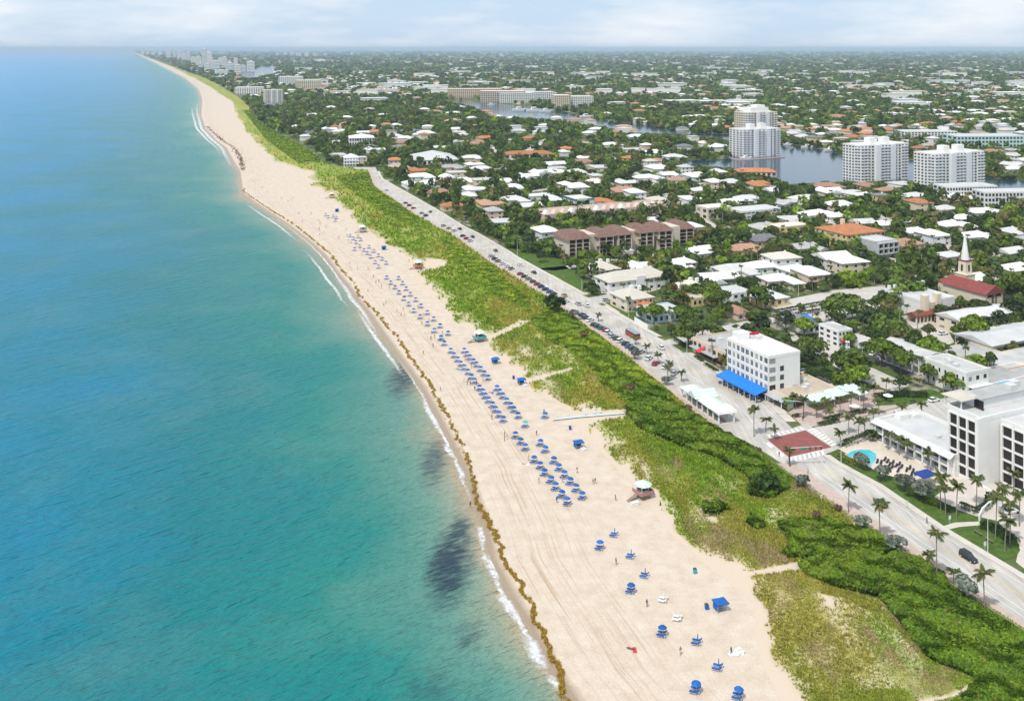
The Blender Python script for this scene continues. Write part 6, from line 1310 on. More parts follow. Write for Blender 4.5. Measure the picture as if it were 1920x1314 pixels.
# rental huts, bins, boxes on the sand
def small(name, px, py, rz, label, cat, parts, group=None):
    x, y, _ = P(px, py); t = empty(name, (x, y, .03), rz, label, cat, group)
    for nm, m_, mb in parts: mb.build(nm, m_, t)
    return t
def hut(px, py, c, label):
    return small('storage_tent', px, py, .3, label, 'tent', [('roof', CANV[c], MB().hip(2.6, 2.2, 1.7, .6, .15)), ('side_panel', CANV[c], MB().box(-1.25, 1.25, .98, 1.02, .1, 1.7)), ('side_panel', CANV[c], MB().box(-1.27, -1.23, -1, 1, .5, 1.7))]+[('pole', M_white_pl, MB().tube([(a_, b2, 0), (a_, b2, 1.75)], .03, 5)) for a_ in (-1.2, 1.2) for b2 in (-1, 1)], 'rental tents on the sand')
for x, y, c, lab in [(1351,1142,'blue','blue rental tent beside the white stack near the bottom dune'),(929,680,'blue','blue rental tent in front of the white boxes below the teal tower'),(978,719,'blue','blue rental tent beside the middle group'),(1085,838,'blue','blue rental tent above the near group'),(720,467,'blue','blue rental tent beside the far rows'),(632,396,'blue','blue rental tent high up the beach')]: hut(x, y, c, lab)
def stack(px, py, label):
    ps = []
    for k in range(6): a_ = .4*k; ps.append(('stacked_chair', M_white_pl, MB().box(-.9+.08*k, .5+.08*k, -.35+(k % 2)*.9-.4, .35+(k % 2)*.9-.4, .02+.16*(k//2), .15+.16*(k//2))))
    small('chair_stack', px, py, .5, label, 'chairs', ps, 'white stacks beside the rental tents')
for x, y, lab in [(1348,1127,'white chair stack behind the blue tent near the bottom dune'),(985,722,'white chair stack beside the middle rental tent'),(1094,842,'white chair stack right of the tent above the near group'),(922,671,'white chair stack behind the tent below the teal tower'),(728,472,'white chair stack beside the far tent'),(1386,1222,'white upturned chairs beside the lone bather')]: stack(x, y, lab)
for x, y, c, lab in [(1303,1073,'teal','tall blue bin near the dune edge'),(963,709,'navy','dark blue bin beside the middle rental tent'),(1069,804,'blue','blue folded sail standing beyond the mat'),(1325,1140,'blue','small blue covered cart left of the near rental tent')]:
    small('bin', x, y, .2, lab, 'bin', [('body', CANV[c], MB().frustum((-.32, .32, -.32, .32), (-.38, .38, -.38, .38), 0, 1.05)), ('lid', M_dkmetal, MB().frustum((-.4, .4, -.4, .4), (-.25, .25, -.25, .25), 1.05, 1.2))])
small('rowing_boat', 1383, 1224, .1, 'white upturned boat on the sand near the bottom dune', 'boat', [('hull', M_white_pl, MB().add([(-1.6,-.5,.0),(1.2,-.55,0),(1.2,.55,0),(-1.6,.5,0),(-2.1,0,.05),(-1.3,-.2,.42),(1.1,-.3,.45),(1.1,.3,.45),(-1.3,.2,.42)], [(0,1,6,5),(1,2,7,6),(2,3,8,7),(5,6,7,8),(3,4,5,8),(4,0,5)])), ('keel', M_metal, MB().box(-1.2, 1.1, -.03, .03, .44, .5))])
o = poly('beach_mat', [(1036,788),(1037,785.5),(1080,780),(1172,773.5),(1173,775.5),(1082,783)], .10, mat('mat_blue', (.56,.64,.66), .8, .15, 1.5), label='pale blue walkway mat from the dune to the sand'); o.location.z = .25
for x, y, lab in [(1096,778,'white shower stand beside the beach mat'),(1113,776,'twin white sign boards beside the beach mat'),(1124,775,'white notice board nearest the dune by the mat')]:
    small('shower_post' if 'shower' in lab else 'notice_board', x, y, .2, lab, 'shower' if 'shower' in lab else 'board', [('post', M_white_pl, MB().tube([(0, 0, 0), (0, 0, 2.3)], .09, 6)), ('panel', M_white_pl, MB().box(-.6, .6, -.05, .05, 1.0, 2.2)), ('foot', M_side, MB().box(-.8, .8, -.8, .8, 0, .12))])

# lifeguard towers with striped octagonal roofs
def stripe_roof(c2):
    V1, F1, F2 = [], [], []; n = 16; r = 2.3
    V1 = [(r*math.cos(6.2832*k/n), r*math.sin(6.2832*k/n), 3.5) for k in range(n)]+[(0, 0, 4.7)]+[(r*math.cos(6.2832*k/n), r*math.sin(6.2832*k/n), 3.35) for k in range(n)]
    me = bpy.data.meshes.new('roof'); fs = [(k, (k+1) % n, n) for k in range(n)]+[(n+1+k, n+1+(k+1) % n, (k+1) % n, k) for k in range(n)]+[tuple(n+1+k for k in range(n))[::-1]]
    me.from_pydata(V1, [], fs); me.materials.append(CANV['white']); me.materials.append(c2)
    for i, p in enumerate(me.polygons): p.material_index = (i % 2) if i < 2*n else 0
    me.update(); return me
def guard(px, py, body, roofc, label, s_=1.0):
    x, y, _ = P(px, py); t = empty('lifeguard_tower', (x, y, 0), .5, label, 'lifeguard tower', 'lifeguard towers along the dune edge'); t.scale = (s_,)*3
    for a_ in (-1.2, 1.2):
        for b2 in (-1.2, 1.2): MB().box(a_-.12, a_+.12, b2-.12, b2+.12, -.3, 1.25).build('leg', M_wood, t)
    MB().box(-2.1, 2.1, -2.1, 2.1, 1.25, 1.42).build('deck', M_wood, t)
    MB().box(-1.2, 1.2, -1.0, 1.3, 1.42, 3.35).build('cabin', WALLS['cream'], t); MB().box(-.9, .9, -1.06, -.95, 2.2, 3.1).build('window', GLASS, t); MB().box(-1.26, -1.15, -.6, .8, 2.2, 3.1).build('window', GLASS, t)
    for nm, bx in (('railing', (-2.1, 2.1, -2.1, -2.02, 1.45, 2.2)), ('railing', (-2.1, -2.02, -2.0, 2.1, 1.45, 2.2)), ('railing', (2.02, 2.1, -2.0, 2.1, 1.45, 2.2))): MB().box(*bx).build(nm, body, t)
    obj('roof', stripe_roof(roofc), t); MB().tube([(0, 0, 4.6), (0, 0, 5.3)], [.22, .04], 6).build('finial', CANV['yellow'], t)
    MB().add([(-2.1,-.5,1.35),(-2.1,.5,1.35),(-5.2,.5,.02),(-5.2,-.5,.02),(-2.1,-.5,1.25),(-2.1,.5,1.25),(-5.2,.5,-.08),(-5.2,-.5,-.08)], [(0,3,2,1),(4,5,6,7),(0,4,7,3),(1,2,6,5)]).build('ramp', M_wood, t)
guard(1206,930, mat('guard_maroon', (.42,.20,.22), .7), ROOFS['green'], 'nearest lifeguard tower with pink railing and striped round roof'); guard(899,638, CANV['teal'], ROOFS['green'], 'lifeguard tower with teal railing and striped roof', 1.05); guard(784,502, CANV['orange'], ROOFS['green'], 'lifeguard tower with orange-red railing', 1.05); guard(680,434, mat('guard_grey', (.45,.42,.42), .7), ROOFS['green'], 'pale lifeguard tower high up the beach', 1.05); guard(622,370, CANV['yellow'], ROOFS['cream'], 'farthest lifeguard tower with yellow railing', 1.05)
small('storage_crate', 1190, 945, .4, 'white crate in front of the nearest lifeguard tower', 'crate', [('box', M_white_pl, MB().box(-1.1, 1.1, -.5, .5, 0, .7)), ('lid', M_white_pl, MB().box(-1.15, 1.15, -.55, .55, .72, .82))])

# rope fence along the dune edge
t = empty('rope_fence', P(1560, 950), 0, 'thin wooden post and rope fence along the dune edge', 'fence'); ox, oy, _ = P(1560, 950); last = None
PST = MB().tube([(0, 0, -.1), (0, 0, 1.05)], .06, 5).mesh('post', M_wood)
for i, r in enumerate(np.linspace(1240, 868, 40)):
    q = Vector(P(float(inland(r))-1.2*(r-HY)/H, r)); o = obj('post', PST, t); o.location = (q.x-ox, q.y-oy, 0)
    if last is not None: MB().tube([(last.x-ox, last.y-oy, .95), ((last.x+q.x)/2-ox, (last.y+q.y)/2-oy, .86), (q.x-ox, q.y-oy, .95)], .045, 4).build('rope', M_side, t)
    last = q

# ------------------------------------------------------------------ people
def person_mesh(pose):
    me = bpy.data.meshes.new('p'); J = {'pel': (0,0,.95), 'chest': (0,0,1.32), 'neck': (0,0,1.50), 'head': (0,-.01,1.62), 'top': (0,-.01,1.72), 'ls': (.19,0,1.42), 'le': (.26,.02,1.14), 'lh': (.27,-.06,.88), 'rs': (-.19,0,1.42), 're': (-.26,.02,1.14), 'rh': (-.27,-.06,.88), 'lhip': (.10,0,.90), 'lk': (.11,-.03,.50), 'la': (.11,.02,.09), 'lf': (.12,-.16,.04), 'rhip': (-.10,0,.90), 'rk': (-.11,-.03,.50), 'ra': (-.11,.02,.09), 'rf': (-.12,-.16,.04)}
    if pose == 'walk': J.update(lk=(.11,-.16,.50), la=(.11,-.14,.09), lf=(.12,-.32,.06), rk=(-.11,.06,.50), ra=(-.11,.26,.13), rf=(-.12,.14,.05), lh=(.25,.12,.92), rh=(-.25,-.22,.95))
    E = [('pel','chest'),('chest','neck'),('neck','head'),('head','top'),('chest','ls'),('ls','le'),('le','lh'),('chest','rs'),('rs','re'),('re','rh'),('pel','lhip'),('lhip','lk'),('lk','la'),('la','lf'),('pel','rhip'),('rhip','rk'),('rk','ra'),('ra','rf')]
    R_ = {'pel': .15, 'chest': .15, 'neck': .06, 'head': .105, 'top': .07, 'ls': .065, 'le': .045, 'lh': .04, 'rs': .065, 're': .045, 'rh': .04, 'lhip': .09, 'lk': .06, 'la': .045, 'lf': .04, 'rhip': .09, 'rk': .06, 'ra': .045, 'rf': .04}
    ks = list(J); me.from_pydata([J[k] for k in ks], [(ks.index(a_), ks.index(b2)) for a_, b2 in E], []); o = bpy.data.objects.new('p', me); COL.objects.link(o)
    o.modifiers.new('s', 'SKIN'); sv = me.skin_vertices[0].data
    for i, k in enumerate(ks): sv[i].radius = (R_[k], R_[k]*(.75 if k in ('pel', 'chest') else 1)); sv[i].use_root = (k == 'pel')
    o.modifiers.new('u', 'SUBSURF').levels = 1
    dg = bpy.context.evaluated_depsgraph_get(); dg.update(); out = bpy.data.meshes.new_from_object(o.evaluated_get(dg)); bpy.data.objects.remove(o); return out
PM = [person_mesh('stand'), person_mesh('walk')]
SKIN = [mat('skin_light', (.50,.31,.22), .6), mat('skin_tan', (.30,.17,.11), .6), mat('skin_dark', (.12,.07,.05), .6)]; HAIR = mat('hair_dark', (.03,.022,.018), .7); CLO = {'red': CANV['red'], 'blue': CANV['navy'], 'white': CANV['white'], 'black': CANV['black'], 'teal': CANV['teal'], 'purple': mat('cloth_purple', (.22,.10,.35), .8), 'orange': CANV['orange'], 'yellow': CANV['yellow']}
def person(px, py, c, label, pose=0, lying=False, swim=True, s_=1.0):
    x, y, _ = P(px, py); me = PM[pose].copy(); me.name = 'person'; me.materials.clear(); me.materials.append(random.choice(SKIN)); me.materials.append(CLO[c]); me.materials.append(HAIR)
    for p in me.polygons:
        z = p.center.z; xx = abs(p.center.x); p.material_index = 2 if (z > 1.655 or (z > 1.58 and p.center.y > .03)) else (1 if ((.78 < z < 1.02) or (not swim and .52 < z < 1.47 and xx < .24)) and xx < .25 else 0)
    o = obj('person', me); o.location = (x, y, .02); o.rotation_euler = (0, 0, random.uniform(0, 6.28)); o.scale = (s_,)*3
    if lying: o.rotation_euler = (math.radians(-90), 0, random.uniform(.8, 1.4)); o.location.z = .18
    tag(o, label, 'person', 'people on the beach and streets')
    if lying: 
        tw = MB().box(x-.4, x+.4, y-.9, y+.9, .045, .065).build('beach_towel', CLO[c]); tag(tw, c+' towel under the sunbather '+label.split(' ', 4)[-1].replace('a red ', 'a '), 'towel', 'beach towels')
for a in [(1155,1057,'black','person in dark swimwear standing left of the folded umbrellas',0),(1213,1136,'purple','person in purple standing on the open sand',0),(1276,1226,'white','person in white standing above the bottom umbrella',0),(1371,1226,'black','person in black beside the white upturned boat',1),(1190,1217,'red','person lying on a red towel on the open sand',0,True),(882,950,'black','person in dark clothes wading at the tide line',1),(1112,906,'black','left of two walkers right of the near umbrellas',1),(1116,905,'blue','right of two walkers right of the near umbrellas',1),(1154,937,'red','person in red beside the nearest lifeguard tower',0),(1020,775,'orange','person in orange beside the lone umbrella',1),(1006,815,'black','person in black left of the near landward row',0),(951,822,'red','person in red below the middle group',0),(946,826,'blue','person in blue below the middle group',0),(870,716,'red','person in red at the water side of the far group',0),(876,720,'teal','person in teal at the water side of the far group',0),(882,722,'black','person in black at the water side of the far group',1),(893,720,'orange','person in orange beside the seaward row',0),(808,636,'red','person in red on the sand left of the teal tower',0),(812,650,'black','person in black on the sand left of the teal tower',0),(826,732,'black','person in black near the seaweed line',1),(1082,885,'white','person in white below the landward row',1),(991,862,'white','person in white beside the near seaward row',0),(1057,947,'yellow','person in yellow below the near seaward row',0),
          (1738,980,'blue','person in blue crossing the near road',1),(1515,888,'orange','person in orange on the promenade below the crossing',1),(1461,855,'black','person in black waiting at the seaward side of the square',0),(1305,745,'blue','person in blue walking behind the pavilion',1),(1352,815,'white','person in white at the pavilion end',0),(1360,817,'black','person in black at the pavilion end',0),(1505,787,'black','person in black at the far corner of the square',0),(700,520,'black','dark-clothed person on the upper beach by the rows',0),(690,505,'black','person in black strolling the upper beach',1),(705,530,'red','person in red strolling the upper beach',1),(715,538,'blue','person in blue standing on the upper beach',0),(540,378,'black','person in black far up the beach',1),(545,385,'red','person in red far up the beach',0),(528,372,'blue','person in blue far up the beach',0),(767,490,'black','person in black beside the orange-red tower',0),(498,335,'yellow','person in yellow where the beach narrows',0),(650,430,'black','person in black below the pale tower',1),(600,420,'black','person in black on the wide upper sand',1),(560,400,'white','person in white on the wide upper sand',1),(648,637,'white','white-clad swimmer off the mid beach',0)]:
    person(a[0], a[1], a[2], a[3], a[4], lying=len(a) > 5, swim=a[1] > 300 and a[0] < 1300)

# bathers around the umbrella rows
cols_ = ['red', 'blue', 'white', 'black', 'teal', 'purple', 'orange', 'yellow']
for gi, (nm, l_) in enumerate(G[:10]):
    for i, (x, y) in enumerate(l_):
        if random.random() < .42:
            c = random.choice(cols_); s_ = (y-HY)/H; lie = random.random() < .3
            person(x+random.uniform(-2.6, -1.4)*s_*(1 if gi % 2 else 1.3), y+3.4*s_*.5+random.uniform(-.5, 1)*s_, c, 'person in %s %s beside umbrella %s of the %s' % (c, 'sunbathing' if lie else 'standing', ordinal(len(l_)-1-i), nm), i % 2, lie)
for i in range(26):
    y = 335+random.random()**.8*330; f = random.uniform(.12, .5); x = float(wrack(y) if y > 360 else coast(y)+10)*(1-f)+float(dune(y))*f; c = random.choice(cols_)
    person(x, y, c, 'person in %s strolling on open sand, %s of the scattered walkers' % (c, ordinal(i)), i % 2)
# ------------------------------------------------------------------ vehicles
def car_body():
    mb = MB(); st = [(-2.28,.55,.42,.66),(-2.15,.80,.34,.82),(-1.2,.88,.30,.92),(0,.90,.28,.95),(1.2,.89,.28,.90),(1.95,.84,.32,.80),(2.26,.62,.40,.64)]
    o = 0
    for x, w_, z0, z1 in st:
        mb.v += [(x,-w_,z0),(x,-w_,z1*.82),(x,-w_*.88,z1),(x,w_*.88,z1),(x,w_,z1*.82),(x,w_,z0)]
    for i in range(len(st)-1):
        for k in range(6): mb.f.append((i*6+k, i*6+(k+1) % 6, (i+1)*6+(k+1) % 6, (i+1)*6+k))
    mb.f += [tuple(range(6)), tuple((len(st)-1)*6+k for k in range(6))[::-1]]; return mb
CAB = MB().add([(-1.75,-.78,.90),(.95,-.78,.90),(.95,.78,.90),(-1.75,.78,.90),(-1.35,-.60,1.42),(.15,-.62,1.44),(.15,.62,1.44),(-1.35,.60,1.42)], [(0,1,5,4),(1,2,6,5),(2,3,7,6),(3,0,4,7)]).mesh('windows', GLASS)
CABS = MB().add([(-2.15,-.80,.92),(1.0,-.80,.92),(1.0,.80,.92),(-2.15,.80,.92),(-1.95,-.68,1.62),(.25,-.68,1.64),(.25,.68,1.64),(-1.95,.68,1.62)], [(0,1,5,4),(1,2,6,5),(2,3,7,6),(3,0,4,7)]).mesh('windows', GLASS)
WHL = MB().tube([(0,-.11,0),(0,.11,0)], .33, 12).mesh('wheel', mat('tyre', (.02,.02,.022), .8)); HUB = MB().tube([(0,-.125,0),(0,.125,0)], .19, 8).mesh('rim', M_metal)
LAMP = MB().box(-.05, .05, -.16, .16, -.07, .07); LMW = LAMP.mesh('headlight', mat('lamp_clear', (.7,.7,.68), .2)); LMR = LAMP.mesh('tail_light', mat('lamp_red', (.35,.02,.02), .3))
PAINT = {'white': (.74,.74,.72), 'silver': (.42,.43,.45), 'black': (.018,.018,.02), 'dark grey': (.075,.08,.085), 'navy': (.02,.035,.08), 'red': (.35,.025,.03), 'teal': (.03,.14,.15), 'blue': (.04,.10,.28), 'tan': (.35,.29,.2)}
CBM = {}; CRM = {}
for c, v in PAINT.items():
    pm = mat('paint_'+c.replace(' ', '_'), v, .28, 0, spec=.55); CBM[c] = car_body().mesh('body', pm)
    CRM[c] = MB().frustum((-1.36, .16, -.61, .61), (-1.28, .08, -.56, .56), 1.425, 1.48).mesh('roof_panel', pm); CRM[c+'s'] = MB().frustum((-1.96, .26, -.69, .69), (-1.86, .16, -.62, .62), 1.625, 1.70).mesh('roof_panel', pm)
def car(px, py, rz, c, label, suv=False, fine=True, group='cars on the roads and parking lots', z=.05):
    x, y, _ = P(px, py); t = empty('car', (x, y, z), rz, label, 'car', group)
    obj('body', CBM[c], t); obj('windows', CABS if suv else CAB, t); obj('roof_panel', CRM[c+('s' if suv else '')], t)
    for a_ in (-1.4, 1.42):
        for b2 in (-.80, .80):
            q = obj('wheel', WHL, t); q.location = (a_, b2, .33)
            if fine: obj('rim', HUB, q)
    if fine:
        for b2 in (-.52, .52): q = obj('headlight', LMW, t); q.location = (2.2, b2, .62); q = obj('tail_light', LMR, t); q.location = (-2.24, b2, .62)
def rdir(py, f=kerb_in):
    a_ = Vector(P(float(f(py)), py)); b2 = Vector(P(float(f(py-6)), py-6)); d = b2-a_; return math.atan2(d.y, d.x)
car(1816,1047, rdir(1047)+math.pi, 'black', 'black sport utility car driving on the near road', True); car(1651,945, rdir(945), 'navy', 'dark car half hidden by the promenade palm')
car(1239,652, rdir(652), 'white', 'white car driving past the peach restaurant'); car(1058,554, rdir(550), 'tan', 'tan car on the road beside the inn lawn'); car(1084,570, rdir(560), 'silver', 'silver car pulling out near the side street')
for i, (x, y) in enumerate([(807,397),(862,429),(886,444),(929,470),(1001,511),(975,497)]): car(x, y, rdir(y), ['dark grey', 'black', 'black', 'dark grey', 'navy', 'white'][i], '%s car driving on the upper coast road, %s from the bend' % (['dark grey', 'black', 'black', 'dark grey', 'navy', 'white'][i], ordinal(i)), fine=False)
zc = [(310,650),(345,680),(395,708),(440,758),(480,778),(525,798),(570,818),(600,848),(640,886),(690,911),(735,941),(790,971),(830,1001),(875,1031),(910,1050),(965,1066)]
pc = ['navy', 'dark grey', 'white', 'navy', 'dark grey', 'teal', 'red', 'white', 'silver', 'dark grey', 'white', 'navy', 'blue', 'dark grey', 'navy', 'silver']
for i, (a_, b2) in enumerate(zc): car(1040+a_/5.973, 480+b2/5.973+2, rdir(480+b2/5.973)-1.05, pc[i], '%s car parked nose-in at the dune, %s from the top of the row' % (pc[i], ordinal(i)), i % 3 == 1, fine=False, group='cars parked along the dune')
for i, (a_, b2, c) in enumerate([(1055,1142,'white'),(1130,1202,'red'),(1240,1240,'white'),(1340,1312,'silver')]): car(1040+a_/5.973, 480+b2/5.973+1, rdir(680)-.9, c, '%s car parked below the main row, %s towards the pavilion' % (c, ordinal(i)), fine=False, group='cars parked along the dune')
k = 0
for r in np.linspace(352, 566, 46):
    if random.random() < (.55 if r < 480 else .14): continue
    c = random.choice(['white', 'white', 'silver', 'dark grey', 'black', 'navy', 'blue', 'tan', 'white', 'red']); k += 1
    car(float(inland(r))+5.6*(r-HY)/H, r, rdir(r, inland)-1.0, c, '%s car parked along the upper dune, %s from the bend' % (c, ordinal(k-1)), k % 3 == 0, fine=False, group='cars parked along the upper dune')
for x, y, rz, c, lab in [(1508,697,.4,'white','white car in the lot behind the white hotel'),(1520,705,.4,'black','black car in the lot behind the white hotel'),(1636,664,.9,'white','left white car in the dark motel lot'),(1652,669,.9,'white','right white car in the dark motel lot'),(1662,672,.9,'red','dark red car in the motel lot'),(1697,687,.9,'silver','silver car at the near end of the motel lot'),(1751,751,.45,'white','white car on the avenue before the planted strip'),(1685,778,.45,'white','white car parked behind the pool wing'),(1136,549,.3,'white','white car at the inn entrance, leftmost of five'),(1146,549,1.2,'black','black car at the inn entrance, second of five'),(1155,548,1.2,'red','red car at the inn entrance, middle of five'),(1164,547,1.2,'silver','silver car at the inn entrance, fourth of five'),(1175,546,1.2,'dark grey','dark grey car at the inn entrance, rightmost of five'),(1137,563,.4,'silver','silver car beside the side street lawn'),(1533,631,.5,'black','left dark car beside the dark-roofed cottage'),(1540,632,.5,'dark grey','right dark car beside the dark-roofed cottage'),(1400,485,.2,'white','white car on the villa drive'),(1409,487,.2,'navy','navy car on the villa drive'),(1692,498,.3,'white','white car before the modern grey villa'),(1100,573,1.9,'white','white car turning from the side street'),(1290,630,.5,'silver','silver car on the side street by the peach restaurant'),(1895,960,.3,'white','white car on the hotel forecourt'),(1768,626,.3,'white','white car in the church school drive')]: car(x, y, rz, c, lab, fine=False)
# open-sided trolley bus
x, y, _ = P(1186, 630); t = empty('trolley_bus', (x, y, .05), rdir(630), 'red and grey trolley bus driving on the coast road', 'bus', None)
MB().frustum((-4.4, 4.2, -1.2, 1.2), (-4.4, 4.0, -1.2, 1.2), .4, 1.5).build('body', mat('trolley_red', (.42,.06,.04), .5), t); MB().box(-4.3, 3.9, -1.15, 1.15, 1.5, 2.4).build('windows', GLASS, t); MB().frustum((-4.5, 4.1, -1.25, 1.25), (-4.1, 3.6, -.9, .9), 2.4, 2.8).build('roof', mat('trolley_grey', (.30,.30,.32), .5), t)
for a_ in (-2.8, 2.6):
    for b2 in (-1.1, 1.1): q = obj('wheel', WHL, t); q.location = (a_, b2, .4); q.scale = (1.25, 1.2, 1.25)

# ------------------------------------------------------------------ pool terrace, street furniture
pool = [(1586,851),(1598,845),(1612,842),(1630,842),(1642,850),(1643,860),(1632,872),(1618,866),(1602,858),(1588,855)]
cxp = sum(p[0] for p in pool)/len(pool); cyp = sum(p[1] for p in pool)/len(pool)
poly('pool_coping', [(cxp+(a_-cxp)*1.07, cyp+(b2-cyp)*1.12) for a_, b2 in pool], .10, M_side, label='pale stone rim of the swimming pool')
o = poly('swimming_pool', pool, .12, mat('pool_water', (.07,.50,.58), .08, .2, .8, .05, 3), label='turquoise swimming pool between hedge and hotel wing', cat='swimming pool')
sb = [(1645,866),(1652,868),(1659,862),(1664,866),(1668,872),(1674,868),(1672,877),(1680,874),(1686,871),(1690,876),(1700,882),(1706,878),(1712,884),(1718,889),(1709,891),(1684,883)]
for i, (x, y) in enumerate(sb): p_ = P(x, y); lounger(p_[0], p_[1], .9+random.uniform(-.2, .2), 'black', 'dark sunbed on the hotel pool terrace, %s from the pool end' % ordinal(i), 'dark sunbeds by the pool')
t = small('shade_sail', 1735, 905, A0, 'square dark blue sun shade on the pool terrace', 'sunshade', [('canopy', CANV['navy'], MB().hip(5.2, 3.6, 2.6, .5, .1))]+[('pole', M_white_pl, MB().tube([(a_, b2, 0), (a_, b2, 2.7)], .06, 6)) for a_ in (-2.4, 2.4) for b2 in (-1.6, 1.6)])
for i, (x, y) in enumerate([(1826,876),(1832,884),(1838,888),(1846,893),(1852,889)]):
    small('cafe_table', x, y, 0, 'dark table in the resort courtyard, %s from the left' % ordinal(i), 'table', [('top', M_dkmetal, MB().tube([(0,0,.7),(0,0,.76)], .6, 10)), ('leg', M_dkmetal, MB().tube([(0,0,0),(0,0,.7)], .06, 5)), ('seat', M_dkmetal, MB().box(-1.4, -.9, -.3, .3, .4, .5)), ('seat', M_dkmetal, MB().box(.9, 1.4, -.3, .3, .4, .5))], 'tables in the courtyard')
for i in range(9):                                      # tables under the blue awning
    a_ = (i+.5)/9; q = Vector(P(1441,752))+Vector((-math.sin(A0), math.cos(A0), 0))*hotel.L*a_-Vector((math.cos(A0), math.sin(A0), 0))*3.4; px_, py_ = proj(q.x, q.y)
    small('cafe_table', px_, py_, A0, 'white cafe table under the blue awning, %s from the near end' % ordinal(i), 'table', [('top', M_white_pl, MB().box(-.6, .6, -.6, .6, .72, .77)), ('leg', M_dkmetal, MB().tube([(0,0,0),(0,0,.72)], .06, 5)), ('chair', M_dkmetal, MB().box(-1.2, -.8, -.25, .25, 0, .85)), ('chair', M_dkmetal, MB().box(.8, 1.2, -.25, .25, 0, .85))], 'tables under the blue awning')
def pole(px, py, h_, label, arm=0, cat='lamp post', r_=.09, rz=0.0, m_=None):
    m_ = m_ or M_metal; ps = [('post', m_, MB().tube([(0,0,0),(0,0,h_)], [r_*1.3, r_*.7], 7)), ('base', m_, MB().tube([(0,0,0),(0,0,.4)], r_*2, 8))]
    if arm: ps += [('arm', m_, MB().tube([(0,0,h_-.1),(arm,0,h_+.25)], .05, 5)), ('lamp_head', m_, MB().box(arm-.1, arm+.7, -.15, .15, h_+.2, h_+.34))]
    return small('lamp_post' if cat == 'lamp post' else 'utility_pole', px, py, rz, label, cat, ps, 'street poles')
pole(1852,1036,8.2,'tall cream lamp post on the rounded lawn island',1.6, rz=.5); pole(1577,868,6,'lamp post at the near-right corner of the crossing',1.4, rz=2.6); pole(1179,607,6,'lamp post beside the white garden wall',1.5, rz=3.6); pole(1288,663,6,'lamp post before the peach restaurant',1.2, rz=3.6); pole(1617,690,8.5,'cream mast beside the motel parking lot'); pole(1499,702,7,'pole beside the hotel hedge', cat='utility pole'); pole(1652,683,5,'short lamp post in the motel parking lot', .8); pole(1480,556,8,'left tall pole at the church parking hedge', cat='utility pole'); pole(1497,555,8,'right tall pole at the church parking hedge', cat='utility pole'); pole(1449,562,7,'pole at the corner of the church parking lot', cat='utility pole'); pole(1538,590,7,'lamp post in the middle of the church parking lot', .8); pole(1091,552,8,'pole on the inn lawn', cat='utility pole'); pole(1150,362,9,'pole behind the white town roofs', cat='utility pole'); pole(1252,400,10,'tall pole right of the pink terrace', cat='utility pole'); pole(1355,424,10,'tall pole in front of the cream cube house', cat='utility pole'); pole(970,478,9,'lamp post at the upper lawn', 1.5); pole(870,427,8,'lamp post above the upper road cars', 1.2); pole(764,360,8,'lamp post near the road bend', 1.2); pole(1728,505,9,'pole in the trees left of the steeple', cat='utility pole'); pole(1898,600,9,'pole right of the church', cat='utility pole'); pole(1568,465,9,'pole before the mansion', cat='utility pole'); pole(1655,560,8,'pole behind the church parking lot', cat='utility pole')
t = small('cell_mast', 1589, 690, 0, 'white three-legged mast beside the pale lane', 'mast', [('leg', M_white_pl, MB().tube([(a_*.9, b2*.9, 0), (a_*.55, b2*.55, 10.5)], .16, 6)) for a_, b2 in ((1, 0), (-.5, .87), (-.5, -.87))]+[('brace', M_white_pl, MB().box(-.7, .7, -.7, .7, 6+q*2, 6.15+q*2)) for q in (0, 1, 2)])
M_sign = mat('sign_green', (.02,.25,.16), .5)
def signal(px, py, h_, ln, rz, label, side=1):
    small('traffic_signal', px, py, rz, label, 'traffic signal', [('mast', M_dkmetal, MB().tube([(0,0,0),(0,0,h_)], [.16,.12], 8)), ('arm', M_metal, MB().tube([(0,0,h_-.2),(ln,0,h_+.2)], [.11,.06], 6)), ('street_sign', M_sign, MB().box(ln*.32, ln*.32+1.9, -.05, .05, h_-.8, h_-.1))]+[('signal_head', M_dkmetal, MB().box(ln*q-.15, ln*q+.15, -.2, .2, h_-.85, h_+.1)) for q in (.62, .8, .96)])
signal(1481,874,5.6,9.5,.05,'traffic signal mast reaching over the red square from the promenade corner'); signal(1507,783,5.6,10,math.pi-.1,'traffic signal mast at the plaza corner with a green sign')
for x, y, lab in [(1700,952,'small white sign on the lawn strip'),(1847,1030,'white sign beside the lamp post on the lawn island'),(1781,980,'low white block at the footpath start'),(1540,940,'small cream sign at the dune edge'),(1685,1040,'white post where the dune path ends')]:
    small('sign_post', x, y, .5, lab, 'sign', [('post', M_metal, MB().tube([(0,0,0),(0,0,1.6)], .05, 5)), ('plate', M_white_pl, MB().box(-.4, .4, -.04, .04, 1.1, 2.0))], 'small signs')
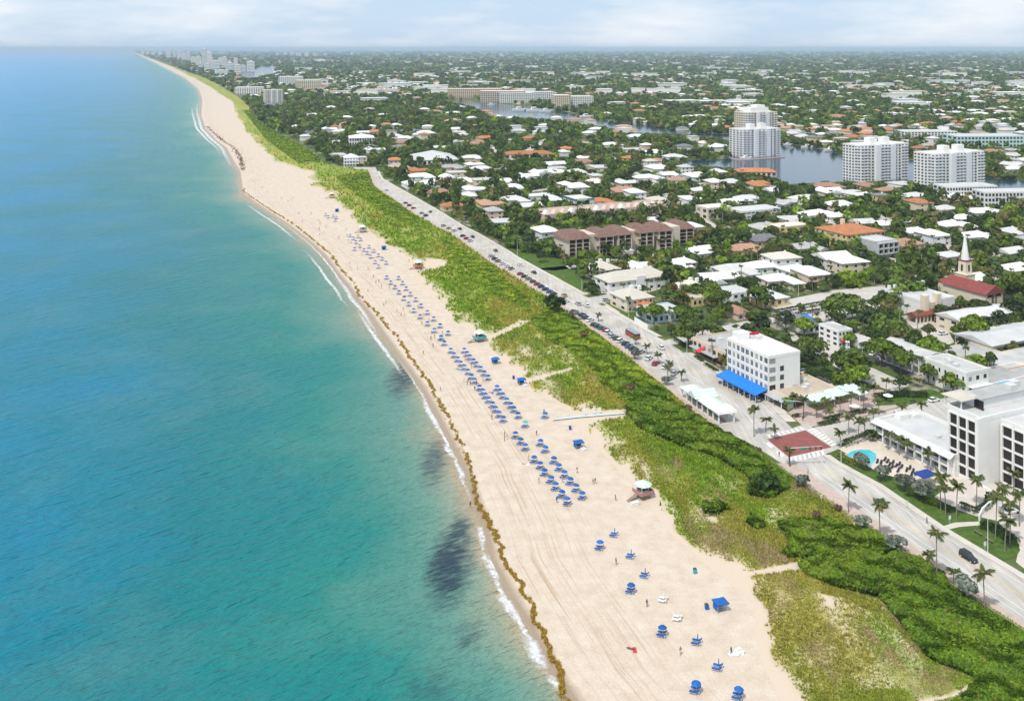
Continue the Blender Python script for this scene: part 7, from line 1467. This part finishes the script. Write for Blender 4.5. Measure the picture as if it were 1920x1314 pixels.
for x, y, lab in [(1834,1000,'wooden bench beside the lower sidewalk'),(1855,1014,'second wooden bench beside the lower sidewalk')]:
    small('bench', x, y, rdir(1000), lab, 'bench', [('seat', M_wood, MB().box(-1, 1, -.25, .25, .42, .5)), ('backrest', M_wood, MB().box(-1, 1, .22, .28, .5, .95)), ('leg', M_dkmetal, MB().box(-.9, -.8, -.22, .22, 0, .42)), ('leg', M_dkmetal, MB().box(.8, .9, -.22, .22, 0, .42))])
# planters and parasols on the plaza
for i, (x, y) in enumerate([(1665,752),(1602,772)]): small('parasol', x, y, 0, ['white parasol beside the planted strip', 'white parasol at the plaza tables'][i], 'parasol', [('canopy', CANV['white'], MB().tube([(0,0,2.2),(0,0,2.9)], [1.7,.05], 8)), ('pole', M_metal, MB().tube([(0,0,0),(0,0,2.3)], .05, 5))])
# boats on the canals
def boat(px, py, L_, rz, label):
    small('motor_boat', px, py, rz, label, 'boat', [('hull', M_white_pl, MB().add([(-L_/2,-L_*.14,.1),(L_*.25,-L_*.14,.1),(L_/2,0,.4),(L_*.25,L_*.14,.1),(-L_/2,L_*.14,.1),(-L_/2,-L_*.16,L_*.13),(L_*.25,-L_*.16,L_*.14),(L_*.56,0,L_*.17),(L_*.25,L_*.16,L_*.14),(-L_/2,L_*.16,L_*.13)], [(0,1,6,5),(1,2,7,6),(2,3,8,7),(3,4,9,8),(4,0,5,9),(5,6,7,8,9)])), ('cabin', M_white_pl, MB().frustum((-L_*.25, L_*.2, -L_*.11, L_*.11), (-L_*.2, L_*.05, -L_*.09, L_*.09), L_*.13, L_*.28)), ('windscreen', GLASS, MB().box(-L_*.18, L_*.14, -L_*.112, L_*.112, L_*.18, L_*.22))], 'boats on the canals')
for x, y, L_, rz, lab in [(1400,297,14,.2,'white motor boat at the quay tower'),(1478,271,12,.1,'white boat at the far lagoon bank, left one'),(1515,276,16,.1,'white boat at the far lagoon bank, middle one'),(1560,282,18,.1,'white boat at the far lagoon bank, right one'),(922,196,18,.3,'small white boat entering the canal'),(975,207,30,.2,'big white yacht, left one in the canal marina'),(1003,208,32,.2,'big white yacht, middle one in the canal marina'),(1025,209,26,.2,'white yacht, right one in the canal marina'),(1100,219,24,.2,'white boat at the canal bend')]: boat(x, y, L_, rz, lab)
wall([(1372,297),(1392,300),(1470,294)], 2.5, .9, M_walk, 'brown quay edge below the white tower')
